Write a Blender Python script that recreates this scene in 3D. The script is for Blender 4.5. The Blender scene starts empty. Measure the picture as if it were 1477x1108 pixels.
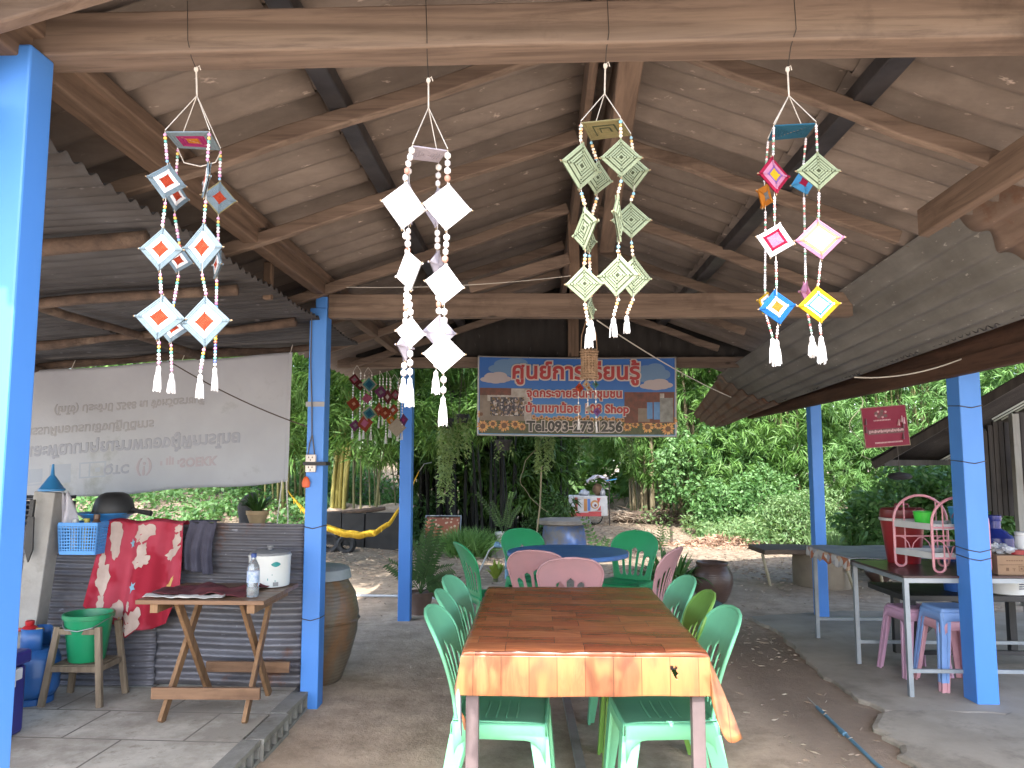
import bpy, bmesh, math, random
import numpy as np
from mathutils import Vector, Matrix
R = math.radians
random.seed(7)
RNG = np.random.default_rng(7)
scn = bpy.context.scene
COL = scn.collection

# ---------------------------------------------------------------- camera, sky, sun, exposure
cam = bpy.data.cameras.new('camera')
cam.sensor_width = 36.0
cam.lens = 27.06
cam.clip_start = 0.05
cam.clip_end = 500
camo = bpy.data.objects.new('camera', cam)
camo.location = (0, 0, 1.45)
camo.rotation_euler = (R(90 + 5.76), 0, R(1.9))
COL.objects.link(camo)
scn.camera = camo

SUN_EL, SUN_AZ = R(50), R(184)          # the sun stands behind the photographer
world = bpy.data.worlds.new('World')
scn.world = world
world.use_nodes = True
wn = world.node_tree
bg = wn.nodes['Background']
sky = wn.nodes.new('ShaderNodeTexSky')
sky.sky_type = 'NISHITA'
sky.sun_disc = False
sky.sun_elevation = SUN_EL
sky.sun_rotation = SUN_AZ
sky.air_density = 1.0
sky.dust_density = 2.5
sky.ozone_density = 1.0
wn.links.new(sky.outputs[0], bg.inputs[0])
bg.inputs[1].default_value = 0.15
sun = bpy.data.lights.new('sun', 'SUN')
sun.energy = 2.0
sun.angle = R(0.6)
sun.color = (1.0, 0.96, 0.90)
suno = bpy.data.objects.new('sun', sun)
sd = Vector((math.sin(SUN_AZ) * math.cos(SUN_EL), math.cos(SUN_AZ) * math.cos(SUN_EL), math.sin(SUN_EL)))
suno.rotation_euler = sd.to_track_quat('Z', 'Y').to_euler()
suno.location = (0, -10, 20)
COL.objects.link(suno)
scn.view_settings.view_transform = 'Standard'
scn.view_settings.look = 'None'
scn.view_settings.exposure = 2.75
scn.view_settings.gamma = 1.0
scn.render.engine = 'CYCLES'
scn.cycles.max_bounces = 8
scn.cycles.diffuse_bounces = 5
scn.cycles.glossy_bounces = 3
scn.cycles.transmission_bounces = 4
scn.cycles.transparent_max_bounces = 6
scn.cycles.sample_clamp_indirect = 6.0
scn.cycles.use_denoising = True

# ---------------------------------------------------------------- materials
MATS = {}
def _nt(name):
    m = bpy.data.materials.new(name); m.use_nodes = True
    nt = m.node_tree
    return m, nt, nt.nodes, nt.links, nt.nodes['Principled BSDF']
def _coord(n, l, scale=(1, 1, 1)):
    tc = n.new('ShaderNodeTexCoord'); mp = n.new('ShaderNodeMapping')
    mp.inputs['Scale'].default_value = scale
    l.new(tc.outputs['Object'], mp.inputs[0]); return mp.outputs[0]
def _noise(n, l, vec, scale, detail=5, rough=.6, dist=0.0):
    t = n.new('ShaderNodeTexNoise'); t.inputs['Scale'].default_value = scale
    t.inputs['Detail'].default_value = detail; t.inputs['Roughness'].default_value = rough
    t.inputs['Distortion'].default_value = dist
    l.new(vec, t.inputs['Vector']); return t.outputs['Fac']
def _ramp(n, l, fac, stops, interp='LINEAR'):
    r = n.new('ShaderNodeValToRGB'); e = r.color_ramp.elements; r.color_ramp.interpolation = interp
    while len(e) < len(stops): e.new(.5)
    for k, (p, c) in enumerate(stops):
        e[k].position = p; e[k].color = (*c, 1) if len(c) == 3 else c
    l.new(fac, r.inputs[0]); return r.outputs[0]
def _mix(n, l, fac, a, b, mode='MIX'):
    m = n.new('ShaderNodeMix'); m.data_type = 'RGBA'; m.blend_type = mode
    if isinstance(fac, (int, float)): m.inputs[0].default_value = fac
    else: l.new(fac, m.inputs[0])
    for s, v in ((6, a), (7, b)):
        if isinstance(v, tuple): m.inputs[s].default_value = (*v, 1)
        else: l.new(v, m.inputs[s])
    return m.outputs[2]
def _bump(n, l, h, strength, dist, p):
    b = n.new('ShaderNodeBump'); b.inputs['Strength'].default_value = strength; b.inputs['Distance'].default_value = dist
    l.new(h, b.inputs['Height']); l.new(b.outputs[0], p.inputs['Normal'])
def mul(c, k): return tuple(min(1.0, x * k) for x in c)

def mat(name, col, col2=None, rough=.6, scale=6, stretch=(1, 1, 1), bump=.15, bdist=.003, metal=0, spec=.5, dirt=None, dirt_scale=3, dirt_lo=.55, fine=60, alpha=None, trans=0):
    """surface whose colour wanders between col and col2, with worn/dirty patches and a fine relief"""
    if name in MATS: return MATS[name]
    m, nt, n, l, p = _nt(name)
    v = _coord(n, l, stretch)
    c2 = col2 or mul(col, .72)
    f = _noise(n, l, v, scale)
    c = _ramp(n, l, f, [(.3, c2), (.7, col)])
    if dirt:
        d = _noise(n, l, v, dirt_scale, 8, .7)
        df = _ramp(n, l, d, [(dirt_lo, (0, 0, 0)), (min(1, dirt_lo + .17), (1, 1, 1))])
        c = _mix(n, l, df, c, dirt)
    l.new(c, p.inputs['Base Color'])
    rr = _ramp(n, l, f, [(.2, (rough * 1.15,) * 3), (.8, (rough * .85,) * 3)])
    l.new(rr, p.inputs['Roughness'])
    p.inputs['Metallic'].default_value = metal
    p.inputs['Specular IOR Level'].default_value = spec
    if trans: p.inputs['Transmission Weight'].default_value = trans
    if bump:
        _bump(n, l, _noise(n, l, v, fine, 6), bump, bdist, p)
    MATS[name] = m; return m

def wood(name, col, col2, axis=0, scale=9, rough=.75, stain=None):
    if name in MATS: return MATS[name]
    m, nt, n, l, p = _nt(name)
    st = [1.0, 1.0, 1.0]; st[axis] = .07
    v = _coord(n, l, tuple(st)); vo = _coord(n, l, (1, 1, 1))
    g = _noise(n, l, v, scale * 4, 6, .65, .6)
    g2 = _noise(n, l, v, scale, 4, .6, 1.2)
    c = _ramp(n, l, g, [(.28, col2), (.5, col), (.75, mul(col, 1.25))])
    c = _mix(n, l, _ramp(n, l, g2, [(.35, (0, 0, 0)), (.7, (.75,) * 3)]), c, mul(col2, .85))
    s = _noise(n, l, vo, 2.2, 6, .7)
    c = _mix(n, l, _ramp(n, l, s, [(.55, (0, 0, 0)), (.7, (.6,) * 3)]), c, stain or mul(col2, .6))
    k = n.new('ShaderNodeTexVoronoi'); k.inputs['Scale'].default_value = 4.5
    vk = [1.0, 1.0, 1.0]; vk[axis] = .45
    l.new(_coord(n, l, tuple(vk)), k.inputs['Vector'])
    c = _mix(n, l, _ramp(n, l, k.outputs['Distance'], [(.03, (.85,) * 3), (.075, (0, 0, 0))]), c, mul(col2, .3))
    l.new(c, p.inputs['Base Color']); p.inputs['Roughness'].default_value = rough
    p.inputs['Specular IOR Level'].default_value = .3
    _bump(n, l, g, .35, .004, p)
    MATS[name] = m; return m

def leafmat(name, cols, rough=.5, transl=.35):
    """foliage: every leaf its own shade"""
    if name in MATS: return MATS[name]
    m, nt, n, l, p = _nt(name)
    geo = n.new('ShaderNodeNewGeometry')
    stops = [(i / max(1, len(cols) - 1), c) for i, c in enumerate(cols)]
    c = _ramp(n, l, geo.outputs['Random Per Island'], stops)
    v = _coord(n, l)
    f = _noise(n, l, v, .9, 3)
    c = _mix(n, l, _ramp(n, l, f, [(.35, (0, 0, 0)), (.7, (.7,) * 3)]), c, mul(cols[-1], 1.1))
    l.new(c, p.inputs['Base Color']); p.inputs['Roughness'].default_value = rough
    p.inputs['Specular IOR Level'].default_value = .35
    t = n.new('ShaderNodeBsdfTranslucent'); l.new(_mix(n, l, 1.0, c, (1.15, 1.2, .55), 'MULTIPLY'), t.inputs[0])
    ms = n.new('ShaderNodeMixShader'); ms.inputs[0].default_value = transl
    l.new(p.outputs[0], ms.inputs[1]); l.new(t.outputs[0], ms.inputs[2])
    l.new(ms.outputs[0], n['Material Output'].inputs['Surface'])
    MATS[name] = m; return m

def randmat(name, cols, rough=.5, bump=0):
    if name in MATS: return MATS[name]
    m, nt, n, l, p = _nt(name)
    geo = n.new('ShaderNodeNewGeometry')
    c = _ramp(n, l, geo.outputs['Random Per Island'], [(i / len(cols), c) for i, c in enumerate(cols)], 'CONSTANT')
    f = _noise(n, l, _coord(n, l), 40)
    c = _mix(n, l, _ramp(n, l, f, [(.3, (.0,) * 3), (.8, (.35,) * 3)]), c, (.5, .45, .4))
    l.new(c, p.inputs['Base Color']); p.inputs['Roughness'].default_value = rough
    MATS[name] = m; return m

# ---------------------------------------------------------------- mesh builder
class MB:
    def __init__(s): s.v = []; s.f = []; s.m = []; s.n = 0
    def add(s, verts, faces, mi=0):
        b = s.n
        s.v.extend([tuple(map(float, q)) for q in verts]); s.n += len(verts)
        for f in faces: s.f.append(tuple(i + b for i in f)); s.m.append(mi)
        return b
    def box(s, c, size, mi=0, rz=0, mat4=None):
        x, y, z = [a / 2 for a in size]
        vs = [Vector(q) for q in ((-x, -y, -z), (x, -y, -z), (x, y, -z), (-x, y, -z), (-x, -y, z), (x, -y, z), (x, y, z), (-x, y, z))]
        M = Matrix.Translation(c) @ (mat4 or Matrix.Rotation(rz, 4, 'Z'))
        s.add([M @ q for q in vs], [(0, 3, 2, 1), (4, 5, 6, 7), (0, 1, 5, 4), (1, 2, 6, 5), (2, 3, 7, 6), (3, 0, 4, 7)], mi)
        return s
    def span(s, a, b, mi=0):
        return s.box([(p + q) / 2 for p, q in zip(a, b)], [abs(q - p) for p, q in zip(a, b)], mi)
    def bar(s, p0, p1, w, h, mi=0, up=(0, 0, 1), w2=None, h2=None, cuts=1, jit=0):
        """squared timber from p0 to p1; w across, h along up"""
        p0, p1 = Vector(p0), Vector(p1); d = (p1 - p0).normalized(); u = Vector(up)
        if abs(d.dot(u)) > .98: u = Vector((0, 1, 0))
        r = d.cross(u).normalized(); u = r.cross(d).normalized()
        vs = []; fs = []
        for k in range(cuts + 1):
            t = k / cuts; c = p0.lerp(p1, t)
            if 0 < k < cuts and jit: c = c + r * random.uniform(-jit, jit) + u * random.uniform(-jit, jit)
            ww = (w + ((w2 or w) - w) * t) / 2; hh = (h + ((h2 or h) - h) * t) / 2
            vs += [c - r * ww - u * hh, c + r * ww - u * hh, c + r * ww + u * hh, c - r * ww + u * hh]
        for k in range(cuts):
            b = k * 4
            for i in range(4): fs.append((b + i, b + (i + 1) % 4, b + 4 + (i + 1) % 4, b + 4 + i))
        fs += [(3, 2, 1, 0), tuple(len(vs) - 4 + i for i in range(4))]
        s.add(vs, fs, mi); return s
    def tube(s, pts, r, n=6, mi=0, cap=True):
        pts = [Vector(p) for p in pts]; m = len(pts)
        rs = r if isinstance(r, (list, tuple)) else [r] * m
        vs = []; fs = []; pu = None
        for i, p in enumerate(pts):
            d = (pts[min(i + 1, m - 1)] - pts[max(i - 1, 0)])
            d = d.normalized() if d.length > 1e-9 else Vector((0, 0, 1))
            if pu is None:
                a = Vector((0, 0, 1)) if abs(d.z) < .9 else Vector((1, 0, 0))
                u = d.cross(a).normalized()
            else:
                u = (pu - d * pu.dot(d))
                u = u.normalized() if u.length > 1e-6 else d.orthogonal().normalized()
            pu = u; w = d.cross(u)
            for k in range(n):
                a = 2 * math.pi * k / n
                vs.append(p + (u * math.cos(a) + w * math.sin(a)) * rs[i])
        for i in range(m - 1):
            for k in range(n):
                fs.append((i * n + k, i * n + (k + 1) % n, (i + 1) * n + (k + 1) % n, (i + 1) * n + k))
        if cap and n > 2: fs += [tuple(range(n - 1, -1, -1)), tuple((m - 1) * n + k for k in range(n))]
        s.add(vs, fs, mi); return s
    def lathe(s, prof, n=24, c=(0, 0, 0), mi=0, axis='Z', sx=1, sy=1, cap0=True, cap1=True):
        vs = []; fs = []; m = len(prof)
        for (r, z) in prof:
            for k in range(n):
                a = 2 * math.pi * k / n; x, y = r * math.cos(a) * sx, r * math.sin(a) * sy
                q = (x, y, z) if axis == 'Z' else ((z, x, y) if axis == 'X' else (x, z, y))
                vs.append((q[0] + c[0], q[1] + c[1], q[2] + c[2]))
        for i in range(m - 1):
            for k in range(n):
                f = (i * n + k, i * n + (k + 1) % n, (i + 1) * n + (k + 1) % n, (i + 1) * n + k)
                fs.append(f if axis != 'Y' else f[::-1])
        if cap0: fs.append(tuple(range(n - 1, -1, -1)))
        if cap1: fs.append(tuple((m - 1) * n + k for k in range(n)))
        s.add(vs, fs, mi); return s
    def ell(s, c, r, n=10, m=7, mi=0, jit=0):
        prof = []
        for i in range(m + 1):
            t = math.pi * i / m; prof.append((max(1e-4, math.sin(t)), -math.cos(t)))
        vs = []; fs = []
        for (q, z) in prof:
            for k in range(n):
                a = 2 * math.pi * k / n; j = 1 + random.uniform(-jit, jit)
                vs.append((c[0] + q * math.cos(a) * r[0] * j, c[1] + q * math.sin(a) * r[1] * j, c[2] + z * r[2] * j))
        for i in range(m):
            for k in range(n):
                fs.append((i * n + k, i * n + (k + 1) % n, (i + 1) * n + (k + 1) % n, (i + 1) * n + k))
        s.add(vs, fs, mi); return s
    def grid(s, nu, nv, fn, mi=0, hole=None):
        vs = [fn(i / nu, j / nv) for j in range(nv + 1) for i in range(nu + 1)]
        fs = []
        for j in range(nv):
            for i in range(nu):
                if hole and hole((i + .5) / nu, (j + .5) / nv): continue
                a = j * (nu + 1) + i; fs.append((a, a + 1, a + nu + 2, a + nu + 1))
        s.add(vs, fs, mi); return s
    def poly(s, pts, mi=0): s.add(pts, [tuple(range(len(pts)))], mi); return s
    def prism(s, pts, d, mi=0):
        """flat outline pts pushed along vector d"""
        n = len(pts); d = Vector(d)
        vs = [Vector(p) for p in pts] + [Vector(p) + d for p in pts]
        fs = [tuple(range(n - 1, -1, -1)), tuple(range(n, 2 * n))] + [(i, (i + 1) % n, n + (i + 1) % n, n + i) for i in range(n)]
        s.add(vs, fs, mi); return s
    def build(s, name, mats, parent=None, weld=0, smooth=False, bevel=0, solid=0, sub=0, origin=None, fix=True, angle=40, off=-1):
        me = bpy.data.meshes.new(name)
        if origin is not None:
            o = origin; s.v = [(a - o[0], b - o[1], c - o[2]) for a, b, c in s.v]
        me.from_pydata(s.v, [], s.f)
        for m in (mats if isinstance(mats, (list, tuple)) else [mats]): me.materials.append(m)
        if len(me.materials) > 1 and not weld: me.polygons.foreach_set('material_index', s.m)
        if fix and len(s.f) < 60000:
            bm = bmesh.new(); bm.from_mesh(me)
            if weld: bmesh.ops.remove_doubles(bm, verts=bm.verts, dist=weld)
            bmesh.ops.recalc_face_normals(bm, faces=bm.faces); bm.to_mesh(me); bm.free()
        if smooth:
            me.polygons.foreach_set('use_smooth', [True] * len(me.polygons))
            if smooth != 'all' and hasattr(me, 'set_sharp_from_angle'): me.set_sharp_from_angle(angle=R(angle))
        o = bpy.data.objects.new(name, me); COL.objects.link(o)
        if parent: o.parent = parent
        if solid:
            md = o.modifiers.new('thick', 'SOLIDIFY'); md.thickness = solid; md.offset = off
        if sub:
            md = o.modifiers.new('sub', 'SUBSURF'); md.levels = sub; md.render_levels = sub
        if bevel:
            md = o.modifiers.new('bev', 'BEVEL'); md.width = bevel; md.segments = 2; md.limit_method = 'ANGLE'; md.angle_limit = R(45)
        return o

def tag(o, label=None, cat=None, group=None, kind=None):
    if label: o['label'] = label
    if cat: o['category'] = cat
    if group: o['group'] = group
    if kind: o['kind'] = kind
    return o
def thing(name, label, cat, loc=(0, 0, 0), rz=0, group=None, rot=None):
    o = bpy.data.objects.new(name, None); COL.objects.link(o)
    o.empty_display_size = .1
    o.location = loc; o.rotation_euler = rot or (0, 0, rz)
    return tag(o, label, cat, group)
def dup(root, loc, rz=None, label=None, group=None, rot=None, scale=None):
    r = root.copy(); COL.objects.link(r); r.location = loc
    if rz is not None: r.rotation_euler = (0, 0, rz)
    if rot: r.rotation_euler = rot
    if scale: r.scale = scale
    if label: r['label'] = label
    if group: r['group'] = group
    for ch in list(root.children):
        c = ch.copy(); COL.objects.link(c); c.parent = r
        for g in ch.children:
            d = g.copy(); COL.objects.link(d); d.parent = c
    return r
def recolor(root, frm, to):
    for ch in root.children:
        if ch.type == 'MESH' and frm.name in [m.name for m in ch.data.materials]:
            ch.data = ch.data.copy()
            for i, m in enumerate(ch.data.materials):
                if m == frm: ch.data.materials[i] = to

def lettering(text, size, fn, mats, parent, name='lettering', outline=0.0, weight=.006, xs=1.0, flip=False, space=1.0, align='CENTER'):
    """text laid on a sheet: fn(x, z, lift) gives the place of a point of the writing; backing first, letters above it"""
    out = []
    for lay, (bev, lift) in enumerate((((outline, .0015), (weight, .003)) if outline else ((weight, .0015),))):
        cu = bpy.data.curves.new('lettering', 'FONT'); cu.body = text; cu.size = size; cu.align_x = align; cu.space_character = space
        cu.bevel_depth = bev; cu.bevel_resolution = 1; cu.resolution_u = 3
        ob = bpy.data.objects.new('lettering', cu); COL.objects.link(ob)
        dg = bpy.context.evaluated_depsgraph_get()
        me = bpy.data.meshes.new_from_object(ob.evaluated_get(dg))
        bpy.data.objects.remove(ob); bpy.data.curves.remove(cu)
        co = np.zeros(len(me.vertices) * 3); me.vertices.foreach_get('co', co); co = co.reshape(-1, 3)
        for i, c in enumerate(co):
            zz = -c[1] if flip else c[1]
            me.vertices[i].co = fn(c[0] * xs, zz, lift + max(-.5, min(.5, c[2] / max(bev, 1e-6))) * .0006)
        me.materials.clear(); me.materials.append(mats[lay] if outline else mats[0])
        for pg in me.polygons: pg.material_index = 0
        o = bpy.data.objects.new(name if lay or not outline else 'lettering_outline', me); COL.objects.link(o); o.parent = parent
        out.append(o)
    return out

# ---------------------------------------------------------------- leaves (many small faces)
def leaf_mesh(P, D, L, W, N=None, fold=.25, droop=0.25, name='crown', mats=None, parent=None, mi=None, kind=None):
    """one folded pointed leaf per row: base P, direction D, length L, width W"""
    P = np.asarray(P, float); D = np.asarray(D, float); k = len(P)
    D = D / (np.linalg.norm(D, axis=1, keepdims=True) + 1e-9)
    rnd = RNG.normal(size=(k, 3)); S = np.cross(D, rnd if N is None else np.cross(D, N)); S /= (np.linalg.norm(S, axis=1, keepdims=True) + 1e-9)
    U = np.cross(S, D)
    L = np.broadcast_to(np.asarray(L, float), (k,))[:, None]; W = np.broadcast_to(np.asarray(W, float), (k,))[:, None]
    dn = np.array([[0, 0, -1.0]])
    mid = P + D * L * .45 + U * W * fold * .5
    tip = P + D * L + dn * L * droop
    a = P + D * L * .4 + S * W * .5 + dn * L * droop * .15; b = P + D * L * .4 - S * W * .5 + dn * L * droop * .15
    V = np.stack([P, a, tip, b], axis=1).reshape(-1, 3)
    me = bpy.data.meshes.new(name)
    me.vertices.add(4 * k); me.vertices.foreach_set('co', V.ravel())
    me.loops.add(4 * k); me.loops.foreach_set('vertex_index', np.arange(4 * k, dtype=np.int32))
    me.polygons.add(k); me.polygons.foreach_set('loop_start', np.arange(0, 4 * k, 4, dtype=np.int32))
    if mats is not None:
        for m in (mats if isinstance(mats, (list, tuple)) else [mats]): me.materials.append(m)
    if mi is not None: me.polygons.foreach_set('material_index', np.asarray(mi, np.int32))
    me.update(); me.validate()
    o = bpy.data.objects.new(name, me); COL.objects.link(o)
    if parent: o.parent = parent
    return o
def sprays(C, per, spread, dirz=-.35, rad=.0):
    """per leaves fanned round each centre"""
    C = np.asarray(C, float); k = len(C)
    P = np.repeat(C, per, axis=0) + RNG.normal(size=(k * per, 3)) * rad
    ax = RNG.normal(size=(k, 3)); ax[:, 2] = ax[:, 2] * .4 + dirz
    ax /= np.linalg.norm(ax, axis=1, keepdims=True)
    D = np.repeat(ax, per, axis=0) + RNG.normal(size=(k * per, 3)) * spread
    return P, D
def blob_points(blobs, k, shell=.55):
    """points through a set of ellipsoids (cx,cy,cz,rx,ry,rz), denser towards their skin"""
    B = np.array(blobs, float); w = (B[:, 3] * B[:, 4] * B[:, 5]) ** .66; w /= w.sum()
    idx = RNG.choice(len(B), k, p=w)
    d = RNG.normal(size=(k, 3)); d /= np.linalg.norm(d, axis=1, keepdims=True)
    r = shell + (1 - shell) * RNG.random(k) ** .6
    r *= 1 + .22 * np.sin(d[:, 0] * 5 + idx) * np.sin(d[:, 2] * 6 + idx * 2.1)
    return B[idx, :3] + d * B[idx, 3:] * r[:, None]
def smooth(a, b, x):
    t = np.clip((x - a) / (b - a), 0, 1); return t * t * (3 - 2 * t)
def gz(x, y):
    """height of the ground"""
    x = np.asarray(x, float); y = np.asarray(y, float)
    h = smooth(10.8, 18, y) * smooth(-1.9, -4.2, x) * 1.15
    h = h + smooth(16, 30, y) * .8
    h = h + smooth(6.5, 9, y) * (.02 * np.sin(x * 2.1 + y) + .025 * np.sin(y * 1.7 - x * .8))
    return h
# ---------------------------------------------------------------- ground
def ground_mat():
    m, nt, n, l, p = _nt('packed_earth')
    v = _coord(n, l)
    a = _noise(n, l, v, .55, 6, .62); b = _noise(n, l, v, 4.5, 9, .72); d = _noise(n, l, v, 45, 5, .7)
    c = _ramp(n, l, a, [(.32, (.40, .30, .225)), (.5, (.51, .395, .30)), (.68, (.57, .47, .37))])
    c = _mix(n, l, _ramp(n, l, b, [(.35, (.75,) * 3), (.6, (0, 0, 0))]), c, (.23, .175, .13))
    c = _mix(n, l, _ramp(n, l, d, [(.55, (0, 0, 0)), (.75, (.5,) * 3)]), c, (.42, .36, .29))
    # trodden damp band along the concrete
    sx = n.new('ShaderNodeSeparateXYZ'); l.new(v, sx.inputs[0])
    def rng(src, lo0, lo1, hi0, hi1, out=(0, 1)):
        r1 = n.new('ShaderNodeMapRange'); r1.interpolation_type = 'SMOOTHSTEP'
        l.new(src, r1.inputs[0]); r1.inputs[1].default_value = lo0; r1.inputs[2].default_value = lo1
        r2 = n.new('ShaderNodeMapRange'); r2.interpolation_type = 'SMOOTHSTEP'; l.new(src, r2.inputs[0])
        r2.inputs[1].default_value = hi0; r2.inputs[2].default_value = hi1; r2.inputs[3].default_value = 1; r2.inputs[4].default_value = 0
        q = n.new('ShaderNodeMath'); q.operation = 'MULTIPLY'; l.new(r1.outputs[0], q.inputs[0]); l.new(r2.outputs[0], q.inputs[1]); return q.outputs[0]
    wob = n.new('ShaderNodeMath'); wob.operation = 'MULTIPLY_ADD'; l.new(b, wob.inputs[0]); wob.inputs[1].default_value = .7; l.new(sx.outputs[0], wob.inputs[2])
    band = rng(wob.outputs[0], 1.55, 1.85, 2.25, 2.5); by = rng(sx.outputs[1], 2.0, 3.0, 6.2, 7.6)
    q = n.new('ShaderNodeMath'); q.operation = 'MULTIPLY'; l.new(band, q.inputs[0]); l.new(by, q.inputs[1])
    q2 = n.new('ShaderNodeMath'); q2.operation = 'MULTIPLY'; l.new(q.outputs[0], q2.inputs[0]); q2.inputs[1].default_value = .8
    c = _mix(n, l, q2.outputs[0], c, (.21, .158, .12))
    # dry leaf-strewn soil beyond the roof
    far = n.new('ShaderNodeMapRange'); far.interpolation_type = 'SMOOTHSTEP'; l.new(sx.outputs[1], far.inputs[0]); far.inputs[1].default_value = 7.5; far.inputs[2].default_value = 11
    e = _noise(n, l, v, 11, 8, .75)
    dry = _ramp(n, l, e, [(.32, (.11, .08, .055)), (.5, (.21, .165, .12)), (.62, (.31, .255, .19)), (.72, (.17, .13, .09))])
    c = _mix(n, l, far.outputs[0], c, dry)
    l.new(c, p.inputs['Base Color']); p.inputs['Roughness'].default_value = .92; p.inputs['Specular IOR Level'].default_value = .2
    hh = n.new('ShaderNodeMath'); hh.operation = 'MULTIPLY_ADD'; l.new(b, hh.inputs[0]); hh.inputs[1].default_value = 2.5; l.new(d, hh.inputs[2])
    _bump(n, l, hh.outputs[0], .55, .012, p)
    return m
M_ground = ground_mat()
xs = np.concatenate([np.linspace(-90, -9, 18)[:-1], np.linspace(-9, 9, 121), np.linspace(9, 90, 18)[1:]])
ys = np.concatenate([np.linspace(-60, 0, 14)[:-1], np.linspace(0, 24, 161), np.linspace(24, 130, 20)[1:]])
XX, YY = np.meshgrid(xs, ys)
ZZ = gz(XX, YY) + .012 * np.sin(XX * 3.1 + YY * 1.3) * np.sin(YY * 2.7) * smooth(1.6, 5, YY)
g = MB()
nx = len(xs)
g.add(np.stack([XX.ravel(), YY.ravel(), ZZ.ravel()], 1), [(j * nx + i, j * nx + i + 1, (j + 1) * nx + i + 1, (j + 1) * nx + i) for j in range(len(ys) - 1) for i in range(nx - 1)])
tag(g.build('ground', M_ground, smooth='all'), kind='structure')

# ---------------------------------------------------------------- concrete pads and kitchen platform
M_conc = mat('worn_concrete', (.37, .325, .27), (.24, .21, .172), .85, 1.6, bump=.4, bdist=.006, dirt=(.19, .165, .135), dirt_scale=1.4, dirt_lo=.5, fine=38)
def slab(name, pts, z0, z1, m, wob=.02, step=.07):
    out = []
    for a, b in zip(pts, pts[1:] + pts[:1]):
        a, b = Vector(a), Vector(b); k = max(1, int((b - a).length / step)) if (b - a).length < 3 else 2
        for i in range(k):
            q = a.lerp(b, i / k); out.append((q.x + random.uniform(-wob, wob), q.y + random.uniform(-wob, wob)))
    cx = sum(p[0] for p in out) / len(out); cy = sum(p[1] for p in out) / len(out)
    mb = MB(); k = len(out)
    mb.add([(x, y, z0) for x, y in out] + [(x, y, z1 - .008) for x, y in out] + [(x + (cx - x) * .01, y + (cy - y) * .01, z1) for x, y in out],
           [(i, (i + 1) % k, k + (i + 1) % k, k + i) for i in range(k)] + [(k + i, k + (i + 1) % k, 2 * k + (i + 1) % k, 2 * k + i) for i in range(k)] + [tuple(2 * k + i for i in range(k))])
    return tag(mb.build(name, m), kind='structure')
slab('concrete_floor', [(1.95, 7.4), (2.03, 6.9), (1.99, 6.17), (1.91, 5.57), (1.93, 4.94), (2.0, 4.66), (2.44, 4.65), (2.9, 4.6), (7.5, 4.5), (7.5, 7.6), (2.9, 7.7)], -.05, .024, M_conc)
M_conc2 = mat('cracked_concrete', (.37, .325, .265), (.235, .205, .165), .88, 2.2, bump=.5, bdist=.008, dirt=(.15, .13, .105), dirt_scale=2, dirt_lo=.5, fine=30)
slab('concrete_step', [(1.93, 4.62), (1.80, 4.36), (1.82, 4.13), (1.74, 3.94), (1.79, 3.6), (1.7, 3.0), (1.9, 2.2), (7.5, 2.0), (7.5, 4.49), (2.9, 4.59), (2.44, 4.63), (2.1, 4.65)], -.05, .034, M_conc2, .03)

def tiles_mat():
    m, nt, n, l, p = _nt('cement_flags')
    v = _coord(n, l)
    br = n.new('ShaderNodeTexBrick'); br.offset = .5; br.inputs['Scale'].default_value = 1.0
    br.inputs['Brick Width'].default_value = .62; br.inputs['Row Height'].default_value = .42; br.inputs['Mortar Size'].default_value = .006
    br.inputs['Color1'].default_value = (.45, .415, .355, 1); br.inputs['Color2'].default_value = (.55, .51, .44, 1); br.inputs['Mortar'].default_value = (.09, .08, .07, 1)
    rt = n.new('ShaderNodeMapping'); rt.inputs['Rotation'].default_value = (0, 0, R(2)); l.new(v, rt.inputs[0]); l.new(rt.outputs[0], br.inputs['Vector'])
    a = _noise(n, l, v, 2.3, 8, .7); c = _mix(n, l, _ramp(n, l, a, [(.42, (.8,) * 3), (.62, (0, 0, 0))]), br.outputs['Color'], (.25, .22, .18))
    s = _noise(n, l, v, 14, 8, .75); c = _mix(n, l, _ramp(n, l, s, [(.56, (0, 0, 0)), (.68, (.65,) * 3)]), c, (.17, .14, .11))
    l.new(c, p.inputs['Base Color']); p.inputs['Roughness'].default_value = .8
    iv = n.new('ShaderNodeMath'); iv.operation = 'MULTIPLY_ADD'; l.new(br.outputs['Fac'], iv.inputs[0]); iv.inputs[1].default_value = -.6; l.new(s, iv.inputs[2])
    _bump(n, l, iv.outputs[0], .5, .006, p); return m
M_flags = tiles_mat()
M_block = mat('hollow_block', (.26, .25, .225), (.16, .15, .13), .9, 7, bump=.6, bdist=.006, dirt=(.11, .09, .07))
M_dark = mat('dark_void', (.012, .011, .01), rough=.9, bump=0)
plat = thing('platform', None, None); plat['kind'] = 'structure'
pb = MB(); pb.span((-7.5, 1.2, -.05), (-1.45, 4.86, .098)); pb.build('platform_slab', M_flags, plat)
# border of hollow blocks laid along the open side, their cores showing
eb = MB()
for k in range(9):
    y1 = 4.66 - k * .395; y0 = y1 - .388; dx = random.uniform(-.012, .012)
    X0, X1 = -1.448 + dx, -1.352 + dx
    eb.span((X0, y0, .074), (X1, y1, .100)); eb.span((X0, y0, -.02), (X1, y1, .012))
    for q in range(5):
        yy = y0 + (y1 - y0) * q / 4; eb.span((X0, max(y0, yy - .012), .012), (X1 - .002, min(y1, yy + .012), .074))
    eb.span((X0, y0, .012), (X0 + .03, y1, .074))
eb.build('block_border', M_block, plat, bevel=.003)

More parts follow.
